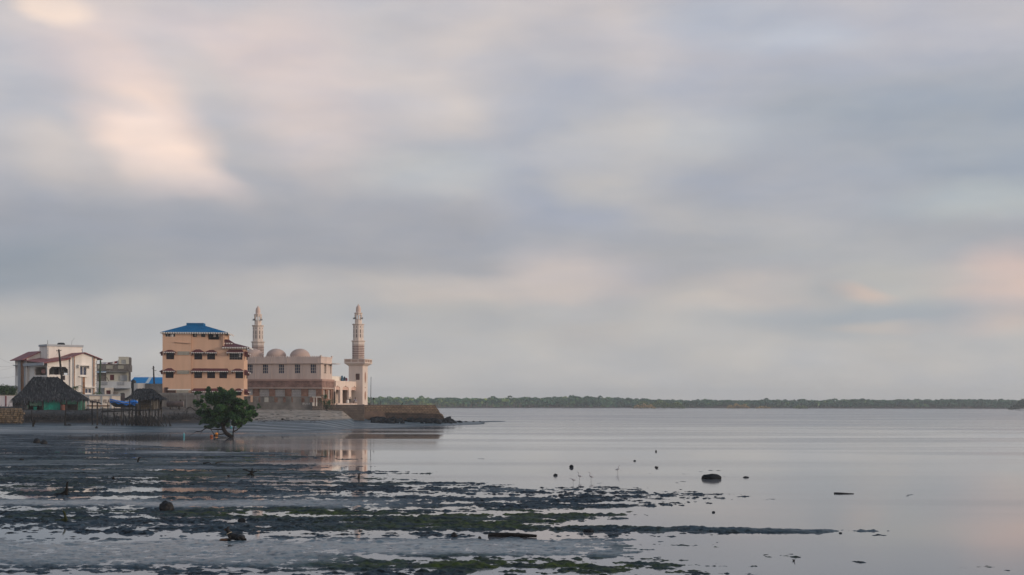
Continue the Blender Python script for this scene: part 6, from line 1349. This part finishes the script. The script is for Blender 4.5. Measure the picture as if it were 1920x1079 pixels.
    snag('driftwood', 582, 778, [[(575, 778), (580, 774.5), (587, 773), (589, 778)], [(578, 778), (581, 771.5), (581, 770)], [(576, 776), (586, 776.5)], [(577, 777.5), (590, 777)], [(584, 775), (588.5, 774)]], .14, 'dark tangled heap of driftwood on the sand before the yard gate', 'driftwood'); snag('driftwood', 530, 788.5, [[(526, 789), (530.5, 785.5), (534, 788), (544, 789)], [(529, 788), (532, 786)]], .10, 'low black driftwood heap at the wet edge of the beach', 'driftwood')
    snag('driftwood', 565, 778, [[(564.5, 779), (564.5, 769.5)]], .07, 'upright thin stick left of the driftwood heap', 'stick')
rocks()
def litter():
    # brushwood and rubbish along the bank: a mass nobody could count
    rnd = random.Random(31); mb = MB()
    for i in range(4200):
        px = rnd.uniform(-40, 384); 
        if vnoise(np.array([px / 9.0]), np.array([i % 3 * 1.0]), 91)[0] < rnd.uniform(.35, .75): continue
        py = rnd.uniform(775, 791) if px < 300 else rnd.uniform(777, 789) - (px - 300) * .015
        p = gp(px, py)
        L_ = rnd.uniform(.25, 1.0); a = rnd.uniform(0, 6.28); e = rnd.uniform(-.05, .75) if rnd.random() < .75 else rnd.uniform(.6, 1.3); d = Vector((math.cos(a) * math.cos(e), math.sin(a) * math.cos(e) * .6, math.sin(e))); r = rnd.uniform(.012, .035)
        mb.tube([p - d * .1, p + d * L_ * .5 + Vector((rnd.uniform(-.06, .06), 0, .03)), p + d * L_], [r, r, r * .5], 3, False)
    struct(obj('brushwood', mb, STICKWET), 'stuff')
    cols = [((.50, .48, .44), 'pale'), ((.05, .18, .30), 'blue'), ((.42, .30, .10), 'yellow'), ((.30, .10, .07), 'red'), ((.06, .20, .16), 'green')]
    for (c, n) in cols:
        mb = MB()
        for i in range(70 if n == 'pale' else 22):
            px = rnd.uniform(296, 380) if rnd.random() < .6 else rnd.uniform(60, 180); py = rnd.uniform(767, 777) if px > 200 else rnd.uniform(771, 781); p = gp(px, py); s = rnd.uniform(.05, .17)
            u = Vector((rnd.uniform(-1, 1), rnd.uniform(-1, 1), rnd.uniform(-.3, .6))).normalized(); v = u.cross(Vector((rnd.uniform(-1, 1), .3, 1))).normalized(); p.z += .06
            mb.hexa([p - u * s - v * s * .6, p + u * s - v * s * .6, p + u * s + v * s * .6, p - u * s + v * s * .6] + [q + Vector((0, 0, s * .5)) for q in (p - u * s - v * s * .6, p + u * s * .8 - v * s * .5, p + u * s + v * s * .4, p - u * s * .7 + v * s * .6)])
        struct(obj('%s_litter' % n, mb, mat('litter_' + n, c, .8, .3, 3)), 'stuff')
    # fallen leaves and shells scattered on the beach and mud
    mb = MB()
    for i in range(420):
        px = rnd.uniform(380, 690); py = rnd.uniform(768, 792); 
        if px > 600 and py > 782: continue
        p = gp(px, py); s = rnd.uniform(.05, .22); a = rnd.uniform(0, 3.1); mb.hexa([p + Vector((x * s * 1.6, y * s, z * s * .6 - .02)) for x, y, z in ((-1, -.5, 0), (1, -.4, 0), (.9, .5, 0), (-.8, .6, 0), (-.6, -.3, .8), (.5, -.2, .9), (.6, .3, .7), (-.5, .3, .9))])
    struct(obj('beach_debris', mb, mat('dark_beach_debris', (.05, .048, .047), .9, .6, 3)), 'stuff')
    # single bright pieces near the mangrove
    def item(name, px, py, w, h, m, lab, cat, form='can'):
        p = gp(px, py); k = p.y / F; W, Hh = w * k, h * k; t = thing(name, lab, cat, p); b = MB()
        if form == 'can':
            b.lathe([(.42 * W, 0), (.5 * W, .06 * Hh), (.5 * W, .62 * Hh), (.38 * W, .78 * Hh), (.2 * W, .82 * Hh)], 10); obj('body', b, m, t, True); c = MB(); c.lathe([(.16 * W, .82 * Hh), (.16 * W, Hh), (.05 * W, Hh)], 8); obj('cap', c, TRIM, t)
        else:
            b.lathe([(.02, 0), (.38 * W, .1 * Hh), (.5 * W, .45 * Hh), (.36 * W, .85 * Hh), (.05 * W, Hh)], 12); obj('body', b, m, t, True); c = MB(); c.lathe([(.05 * W, Hh * .98), (.1 * W, Hh * 1.06), (.04 * W, Hh * 1.12)], 8); obj('eye', c, m, t)
    item('float', 406, 816.5, 6.2, 5, mat('orange_plastic', (.62, .22, .015), .5, .1, 3), 'bright orange plastic float hung at the mangrove trunk', 'float', 'float'); item('float', 396.5, 820, 6.8, 4.5, mat('dull_orange_plastic', (.38, .10, .03), .6, .15, 3), 'dull reddish orange float lying left of the mangrove roots', 'float', 'float')
    item('plastic_bottle', 345, 819.5, 3.4, 8, mat('turquoise_plastic', (.12, .42, .46), .4, .1, 3), 'turquoise plastic bottle standing in the pool left of the mangrove', 'bottle'); item('plastic_bottle', 433.5, 804, 3.4, 5.5, mat('teal_plastic', (.03, .24, .26), .4, .1, 3), 'teal bottle caught behind the mangrove branches', 'bottle')
    p = gp(467, 761.5); b = MB(); b.add([(-.25, -.2, 0), (.25, -.2, 0), (.25, .2, 0), (-.25, .2, 0), (-.05, -.05, .62), (.06, -.05, .58), (.05, .06, .62), (-.05, .05, .6)], [(0, 1, 5, 4), (1, 2, 6, 5), (2, 3, 7, 6), (3, 0, 4, 7), (4, 5, 6, 7)]); o = obj('cloth_heap', b, TRIM); o.location = p; tag(o, 'small peaked white cloth at the yard wall above the mangrove', 'cloth')
litter()
# ------------------------------------------------------------------ far mangrove shore
def far_forest():
    rng = np.random.default_rng(5)
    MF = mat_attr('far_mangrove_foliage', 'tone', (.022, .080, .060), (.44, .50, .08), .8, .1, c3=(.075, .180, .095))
    top = [(-400, 744), (690, 744.5), (760, 743.5), (810, 746), (840, 745), (900, 746), (960, 744.2), (1020, 744.5), (1085, 743), (1140, 745), (1200, 746.5), (1260, 749.5), (1330, 748.5), (1400, 750), (1450, 749), (1520, 750), (1580, 748.3), (1650, 748.6), (1760, 748.2), (1860, 748.5), (1900, 749.5), (2500, 749)]
    tx = [a for a, b in top]; ty = [b for a, b in top]
    def dist(px): return np.interp(px, [690, 1000, 1200, 1900], [1180, 1330, 1400, 1440])
    LP, LT, LS = [], [], []
    TR = []
    n = 3400
    for i in range(n):
        px = rng.uniform(430, 2250); Y0 = dist(px); row = rng.random(); Y = Y0 + row * 55
        hor = 757 + ROLL * (px - 960); htop = 4 + (hor - np.interp(px, tx, ty)) / F * Y0
        rc = rng.uniform(1.8, 3.6); hz = htop * (rng.uniform(.62, .98) if row > .35 else rng.uniform(.35, .85)) - rc * .7 + rng.normal() * .35
        if rng.random() < .06: hz += rng.uniform(.5, 1.6)
        X = (px - 960) / F * Y; m = 34
        d = rng.normal(size=(m, 3)); d /= np.linalg.norm(d, axis=1)[:, None]; d[:, 2] = np.abs(d[:, 2]) * .9 - .25
        P = np.array([X, Y, max(1.5, hz)]) + d * rc * rng.uniform(.75, 1.05, (m, 1)) * np.array([1.1, 1, .85])
        warm = np.interp(px, [600, 760, 960, 1150, 1300], [.80, .78, .50, .26, .12]); base = np.clip(rng.normal(.12 + warm * .5, .16), 0, 1)  # sunlit look of the left stretch painted into the leaf tone
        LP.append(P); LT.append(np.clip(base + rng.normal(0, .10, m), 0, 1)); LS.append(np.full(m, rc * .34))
    P = np.concatenate(LP); T = np.concatenate(LT); S = np.concatenate(LS); P[:, 2] = np.maximum(P[:, 2], .5)
    def quads(P, S):
        k = len(P); a = rng.normal(size=(k, 3)); a /= np.linalg.norm(a, axis=1)[:, None]; b = rng.normal(size=(k, 3)); b -= (b * a).sum(1)[:, None] * a; b /= np.linalg.norm(b, axis=1)[:, None]
        s = (S * rng.uniform(.7, 1.3, k))[:, None]
        return np.stack([P - a * s - b * s * .6, P - a * s * .4 + b * s * .9, P + a * s + b * s * .6, P + a * s * .5 - b * s * .9], 1).reshape(-1, 3)
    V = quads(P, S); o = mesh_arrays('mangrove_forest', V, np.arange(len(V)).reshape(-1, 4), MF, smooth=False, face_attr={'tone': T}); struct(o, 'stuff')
    # bare stems and aerial roots under the crowns, and the mud bank they stand on
    mb = MB()
    for i in range(1300):
        px = rng.uniform(430, 2250); Y = dist(px) - rng.uniform(0, 5); X = (px - 960) / F * Y; h = rng.uniform(1.2, 4.2) * (1.25 if px < 1000 else .6); w = rng.uniform(.08, .22); l = rng.uniform(-.6, .6)
        mb.q((X - w, Y, -.3), (X + w, Y, -.3), (X + l + w * .6, Y + .3, h), (X + l - w * .6, Y + .3, h))
    struct(obj('mangrove_stems', mb, mat('pinkish_bare_stems', (.19, .135, .12), .9, .4, .2)), 'stuff')
    pts = [(px, float(dist(px))) for px in range(400, 2300, 50)]; mb = MB()
    for (p0, y0), (p1, y1) in zip(pts[:-1], pts[1:]):
        x0, x1 = (p0 - 960) / F * y0, (p1 - 960) / F * y1
        mb.q((x0, y0 - 8, -.2), (x1, y1 - 8, -.2), (x1, y1 - 2, .7), (x0, y0 - 2, .7)); mb.q((x0, y0 - 2, .7), (x1, y1 - 2, .7), (x1, y1 + 90, 1.2), (x0, y0 + 90, 1.2))
        mb.q((x0, y0 + 62, .9), (x1, y1 + 62, .9), (x1, y1 + 62, 6.5), (x0, y0 + 62, 6.5))
    struct(obj('far_shore', mb, mat('dark_far_mud', (.032, .028, .028), .9, .3, .1)))
    # single thickets in front
    def thicket(px0, px1, py0, py1, Y, m, lab, seed, k=520):
        r2 = np.random.default_rng(seed); c = (px0 + px1) / 2; p = at(c, 765, Y); hw = (px1 - px0) / 2 / F * Y; hh = (py1 - py0) / F * Y
        t = thing('mangrove_thicket', lab, 'mangrove', (p.x, p.y, 0), 0, 'thickets before the far shore'); u = r2.uniform(-1, 1, k); prof = np.sqrt(np.clip(1 - np.abs(u) ** 2.6, 0, 1))
        z = hh * prof * r2.random(k) ** .6 * (.85 + .25 * np.sin(u * 9 + seed)); P = np.stack([u * hw, r2.uniform(-3, 3, k), z + .2], 1); S = np.full(k, .55)
        a = r2.normal(size=(k, 3)); a /= np.linalg.norm(a, axis=1)[:, None]; b = r2.normal(size=(k, 3)); b -= (b * a).sum(1)[:, None] * a; b /= np.linalg.norm(b, axis=1)[:, None]
        s = S[:, None]; V = np.stack([P - a * s, P + b * s * .8, P + a * s, P - b * s * .8], 1).reshape(-1, 3)
        o = mesh_arrays('foliage', V, np.arange(len(V)).reshape(-1, 4), m, smooth=False, face_attr={'tone': np.clip(r2.normal(.5, .2, k), 0, 1)}); o.parent = t
        g = MB()
        for j in range(14): x = r2.uniform(-.8, .8) * hw; g.tube([(x, 0, -.3), (x + r2.uniform(-.4, .4), 0, hh * .4)], .09, 4)
        obj('stem', g, WOODDARK, t)
    GOLD = mat_attr('golden_bush', 'tone', (.18, .13, .05), (.62, .43, .20), .8, .15); OLIVE = mat_attr('olive_bush', 'tone', (.03, .075, .03), (.22, .27, .07), .8, .15); DKG = mat_attr('deep_green_bush', 'tone', (.008, .026, .018), (.03, .065, .035), .8, .15)
    thicket(1186, 1284, 750.5, 765, 1210, OLIVE, 'olive green thicket standing out before the middle of the far shore', 1, 1500); thicket(1188, 1228, 756.5, 765, 1195, GOLD, 'golden bush at the left foot of the olive thicket', 2, 420)
    thicket(1363, 1406, 757, 765.8, 1250, GOLD, 'wide golden brown islet bush alone in front of the bluish forest', 3, 520); thicket(1488, 1514, 760, 766.3, 1260, OLIVE, 'small olive islet bush right of the wide golden one', 4, 260)
    thicket(1418, 1444, 762, 766, 1300, GOLD, 'tiny low golden bush between the two islet bushes', 5, 200); thicket(1893, 1990, 747.5, 767.5, 1120, DKG, 'dark green mangrove point at the right edge of the picture', 6, 1700)
far_forest()

# ------------------------------------------------------------------ dog, birds, people
def skin(name, verts, edges, radii, m, parent=None, sub=2):
    me = bpy.data.meshes.new(name); me.from_pydata([tuple(v) for v in verts], edges, []); o = bpy.data.objects.new(name, me); COL.objects.link(o)
    md = o.modifiers.new('skin', 'SKIN'); md.use_smooth_shade = True
    for i, r in enumerate(radii):
        r = r if isinstance(r, tuple) else (r, r); me.skin_vertices[0].data[i].radius = r; me.skin_vertices[0].data[i].use_root = (i == 0)
    sd = o.modifiers.new('sub', 'SUBSURF'); sd.levels = sub; sd.render_levels = sub
    dg = bpy.context.evaluated_depsgraph_get(); dg.update(); m2 = bpy.data.meshes.new_from_object(o.evaluated_get(dg)); o.modifiers.clear(); o.data = m2; m2.name = name
    m2.materials.clear(); m2.materials.append(m); m2.polygons.foreach_set('use_smooth', [True] * len(m2.polygons)); o.parent = parent; return o
def chain(n, start=0): return [(start + i, start + i + 1) for i in range(n - 1)]
def dog():
    b = gp(437, 1014.2); t = thing('dog', 'black dog with tan paws and a pale collar lying on the pale mud, head raised', 'dog', b, R(-8)); 
    m, nt, bs = nodes('black_and_tan_coat'); N = nt.nodes.new; L = nt.links.new; bs.inputs['Roughness'].default_value = .6; bs.inputs['Specular IOR Level'].default_value = .3
    tc = N('ShaderNodeTexCoord'); sp = N('ShaderNodeSeparateXYZ'); L(tc.outputs['Object'], sp.inputs[0])
    nz = N('ShaderNodeTexNoise'); nz.inputs['Scale'].default_value = 18; L(tc.outputs['Object'], nz.inputs['Vector'])
    def rg(x, a, b_): n = N('ShaderNodeMapRange'); n.inputs[1].default_value = a; n.inputs[2].default_value = b_; L(x, n.inputs[0]); return n.outputs[0]
    def mth(op, a, b_): n = N('ShaderNodeMath'); n.operation = op; L(a, n.inputs[0]); L(b_, n.inputs[1]); return n.outputs[0]
    paw = mth('MULTIPLY', rg(sp.outputs[2], .085, .06), rg(sp.outputs[0], -.12, -.16)); muz = mth('MULTIPLY', rg(sp.outputs[0], -.20, -.23), rg(sp.outputs[2], .335, .315))
    mx = mth('MAXIMUM', paw, muz); c = N('ShaderNodeMix'); c.data_type = 'RGBA'; L(mx, c.inputs[0]); c.inputs[6].default_value = (.008, .008, .009, 1); c.inputs[7].default_value = (.115, .055, .025, 1); L(c.outputs[2], bs.inputs['Base Color'])
    V = [(.24, 0, .105), (.12, 0, .112), (.00, 0, .118), (-.09, 0, .15), (-.125, 0, .21), (-.15, 0, .285), (-.18, 0, .335), (-.235, 0, .318), (-.275, 0, .308),
         (-.08, .07, .11), (-.03, .095, .04), (-.20, .085, .03), (-.36, .08, .026), (-.415, .08, .02), (-.08, -.07, .11), (-.03, -.095, .04), (-.20, -.085, .03), (-.33, -.08, .026), (-.385, -.08, .02),
         (.26, .085, .095), (.15, .15, .085), (.29, .15, .03), (.15, .155, .022), (.26, -.085, .095), (.15, -.15, .085), (.29, -.15, .03), (.15, -.155, .022), (.34, 0, .06), (.36, .12, .02)]
    E = chain(9) + [(3, 9)] + chain(5, 9) + [(3, 14)] + chain(5, 14) + [(0, 19)] + chain(4, 19) + [(0, 23)] + chain(4, 23) + [(0, 27), (27, 28)]
    Rr = [.115, .108, .112, .09, .066, .062, .072, .042, .027, .055, .038, .031, .028, .022, .055, .038, .031, .028, .022, .085, .075, .036, .025, .085, .075, .036, .025, .05, .018]
    skin('body', V, E, Rr, m, t)
    for s in (-1, 1):
        e = MB(); e.tube([(-.15, .045 * s, .375), (-.142, .058 * s, .40), (-.135, .066 * s, .412)], [.030, .024, .006], 6); obj('ear', e, m, t, True)
    c = MB(); n = 18; ring = []
    for i in range(n + 1): a = 2 * math.pi * i / n; ring.append(Vector((-.124 + .070 * math.cos(a), .070 * math.sin(a), .212 + .036 * math.cos(a))))
    c.tube(ring, .009, 6, False); obj('collar', c, mat('pale_collar', (.50, .42, .30), .7, .1, 4), t, True)
    e = MB(); e.lathe([(.002, -.012), (.013, 0), (.002, .012)], 8); 
    nose = obj('nose', e, mat('black_nose', (.004, .004, .005), .3, .1, 4), t, True); nose.location = (-.298, 0, .312)
    for s in (-1, 1): q = obj('eye', e, bpy.data.materials['black_nose'], t, True); q.scale = (.5, .5, .5); q.location = (-.218, .040 * s, .350)
dog()
def egrets():
    GR = mat('pale_grey_plumage', (.40, .39, .40), .8, .12, 5); LEG = mat('dark_bird_leg', (.10, .095, .09), .6, .1, 4)
    def egret(px, py, h, face, lean, lab, hunched=False, dark=1.0):
        b = ground(px, py); t = thing('egret', lab, 'bird', b, 0, 'wading egrets'); k = h / .62; f = face
        V = [(.00, 0, .30), (-.09 * f, 0, .29), (-.17 * f, 0, .265), (.07 * f, 0, .33), (.10 * f, 0, .40), (.065 * f, 0, .47), (.08 * f, 0, .545), (.115 * f, 0, .572), (.16 * f, 0, .566), (.21 * f, 0, .556)]
        if hunched: V[4:] = [(.115 * f, 0, .355), (.14 * f, 0, .38), (.17 * f, 0, .40), (.20 * f, 0, .398), (.24 * f, 0, .385), (.28 * f, 0, .37)]
        V = [(x * k, y * k, z * k) for x, y, z in V]; Rr = [.062, .048, .016, .045, .022, .018, .020, .025, .011, .004]; skin('body', V, [(0, 1), (1, 2), (0, 3)] + chain(7, 3), [r * k for r in Rr], GR, t, 1)
        for s in (-1, 1): l = MB(); l.tube([(0, .02 * s * k, .26 * k), (.015 * f * k, .022 * s * k, .13 * k), (.0, .024 * s * k, -.05)], .008 * k, 5); obj('leg', l, LEG, t)
        w = MB(); w.hexa([(x * k, y * k, z * k) for x, y, z in [(.05 * f, -.066, .30), (-.16 * f, -.045, .25), (-.16 * f, -.03, .25), (.05 * f, -.045, .30), (.04 * f, -.066, .35), (-.15 * f, -.035, .285), (-.15 * f, -.02, .285), (.04 * f, -.045, .355)]]); obj('wing', w, GR, t)
    egret(1075, 908.5, .46, -1, 0, 'hunched grey egret wading leftmost in the shallow water', True); egret(1087, 902, .50, -1, 0, 'slim upright egret wading second from the left'); egret(1108.5, 903, .50, -1, 0, 'upright egret right of the slim one, its neck stretched up'); egret(1158, 888.5, .50, 1, 0, 'lone egret farther right, standing apart from the other birds')
    b = SWF.world(SWX(754.5), .6, SWZ); t = thing('crow', 'small dark bird perched on top of the brown sea wall', 'bird', b); skin('body', [(0, 0, .22), (-.08, 0, .15), (-.2, 0, .06), (.03, 0, .32), (.05, 0, .4), (.13, 0, .39)], [(0, 1), (1, 2), (0, 3), (3, 4), (4, 5)], [.10, .09, .03, .06, .065, .012], WOODDARK, t, 1)
    for s in (-1, 1): l = MB(); l.tube([(0, .04 * s, .16), (.01, .04 * s, 0)], .012, 5); obj('leg', l, WOODDARK, t)
egrets()
def people():
    SKIN = mat('dark_brown_skin', (.065, .034, .022), .6, .1, 5); HAIR = mat('black_hair', (.008, .007, .007), .8, .2, 8)
    def person(loc, rz, seat, cloth, trousers, lab, lean=.06):
        t = thing('person', lab, 'person', loc, rz, 'people sitting in the mosque porch'); h = seat      # local +y is behind the sitter
        V = [(0, 0, h + .08), (0, -.0, h + .25), (0, -lean, h + .48), (0, -lean * 1.3, h + .56), (0, -lean * 1.6, h + .66), (0, -lean * 1.8, h + .76)]; E = chain(6); Rr = [(.15, .11), (.15, .10), (.17, .10), (.055, .055), (.075, .085), (.07, .08)]
        for s in (-1, 1):
            i = len(V); V += [(.10 * s, -.06, h + .06), (.13 * s, -.42, h + .08), (.13 * s, -.46, .10), (.13 * s, -.60, .045)]; E += [(0, i), (i, i + 1), (i + 1, i + 2), (i + 2, i + 3)]; Rr += [.085, .062, .042, .032]
            i = len(V); V += [(.20 * s, -lean, h + .46), (.25 * s, -.08, h + .26), (.17 * s, -.30, h + .16), (.14 * s, -.38, h + .14)]; E += [(2, i), (i, i + 1), (i + 1, i + 2), (i + 2, i + 3)]; Rr += [.055, .042, .034, .03]
            for k in range(5): j = len(V); V.append(((.14 + (k - 2) * .016) * s, -.45 + abs(k - 1.5) * .008, h + .12)); E.append((i + 3, j)); Rr.append(.009)
        skin('body', V, E, Rr, SKIN, t, 1)
        skin('shirt', [V[0], V[1], V[2], (.20, -lean, h + .46), (.245, -.07, h + .30), (-.20, -lean, h + .46), (-.245, -.07, h + .30)], [(0, 1), (1, 2), (2, 3), (3, 4), (2, 5), (5, 6)], [(.17, .13), (.165, .12), (.185, .12), .068, .056, .068, .056], cloth, t, 1)
        for s in (-1, 1): skin('trouser_leg', [(.10 * s, -.04, h + .06), (.13 * s, -.42, h + .08), (.13 * s, -.46, .16)], chain(3), [.10, .078, .06], trousers, t, 1)
        hd = MB(); c = Vector((0, -lean * 1.75, h + .745)); hd.lathe([(.088, -.02), (.092, .03), (.07, .075), (.02, .095)], 12); o = obj('hair', hd, HAIR, t, True); o.location = c + Vector((0, .015, .01))
        f = MB(); f.lathe([(.004, -.02), (.014, -.015), (.004, .025)], 6); o = obj('nose', f, SKIN, t); o.location = c + Vector((0, -.085, -.03))
        for s in (-1, 1): e = MB(); e.lathe([(.002, -.008), (.010, 0), (.002, .008)], 6); o = obj('eye', e, HAIR, t); o.location = c + Vector((.03 * s, -.080, -.005))
    c1 = mat('grey_green_cloth', (.075, .082, .068), .9, .15, 4); c2 = mat('pale_lilac_cloth', (.50, .47, .58), .9, .15, 4); tr = mat('dark_trousers', (.03, .032, .045), .9, .1, 4); tr2 = mat('light_trousers', (.55, .52, .55), .9, .1, 4)
    def place(px, off):
        x = PLX + off; y = FRM.r(px, 750, x)[0]; return FRM.world(x, y, PZF)
    for px, lab, c, q in ((656.3, 'person in grey green clothes sitting left on the porch step', c1, tr), (665.8, 'person in a pale lilac shirt and light trousers sitting right on the porch step', c2, tr2)):
        p = place(px, .15); person(p - Vector((0, 0, 0)), FRM.rz + R(50), .42, c, q, lab)
        s = MB(); s.box(-.28, .28, -.18, .30, 0, .42); o = obj('stone_seat', s, mat('seat_stone_%d' % int(px), (.42, .33, .28), .9, .1, 2)); o.location = p; o.rotation_euler = (0, 0, FRM.rz + R(50)); tag(o, 'low stone block seat under the %s person in the porch' % ('left' if px < 660 else 'right'), 'seat')
    p = place(651.5, .1); s = MB(); s.lathe([(.22, 0), (.30, .1), (.30, .6), (.26, .68)], 14); o = obj('white_bucket', s, TRIM); o.location = p; tag(o, 'white bucket on the porch floor left of the two sitters', 'bucket')
    # bundles on the porch roof
    for px, c, lab, w, hh in ((641.5, (.05, .11, .17), 'blue bundle of cloth on the porch roof', .42, 1.0), (646, (.055, .075, .10), 'dark grey blue bundle between the blue and the red bundle on the porch roof', .40, .85), (649.5, (.16, .02, .04), 'dark red bundle of cloth on the porch roof by the minaret', .34, .6)):
        y = FRM.r(px, 712, PLX - 1.6)[0]; q = FRM.world(PLX - 1.6, y, FRM.r(px, 714.6, PLX)[1] + .12)
        o = rock_mesh('cloth_bundle', w * .62, w * .5, hh / 1.35, int(px), mat('bundle_%d' % int(px), c, .9, .25, 3), .22, 3); o.location = q; tag(o, lab, 'bundle', 'bundles on the porch roof')
people()

# ------------------------------------------------------------------ air
def haze():
    m = bpy.data.materials.new('sea_haze'); m.use_nodes = True; nt = m.node_tree; nt.nodes.clear()
    o = nt.nodes.new('ShaderNodeOutputMaterial'); v = nt.nodes.new('ShaderNodeVolumePrincipled'); v.inputs['Color'].default_value = (.93, .98, 1, 1); v.inputs['Density'].default_value = .00025; v.inputs['Anisotropy'].default_value = .2
    nt.links.new(v.outputs[0], o.inputs['Volume'])
    b = MB(); b.box(-2650, 2650, -300, 2950, -1.6, 30); struct(obj('haze', b, m), 'stuff')
haze()
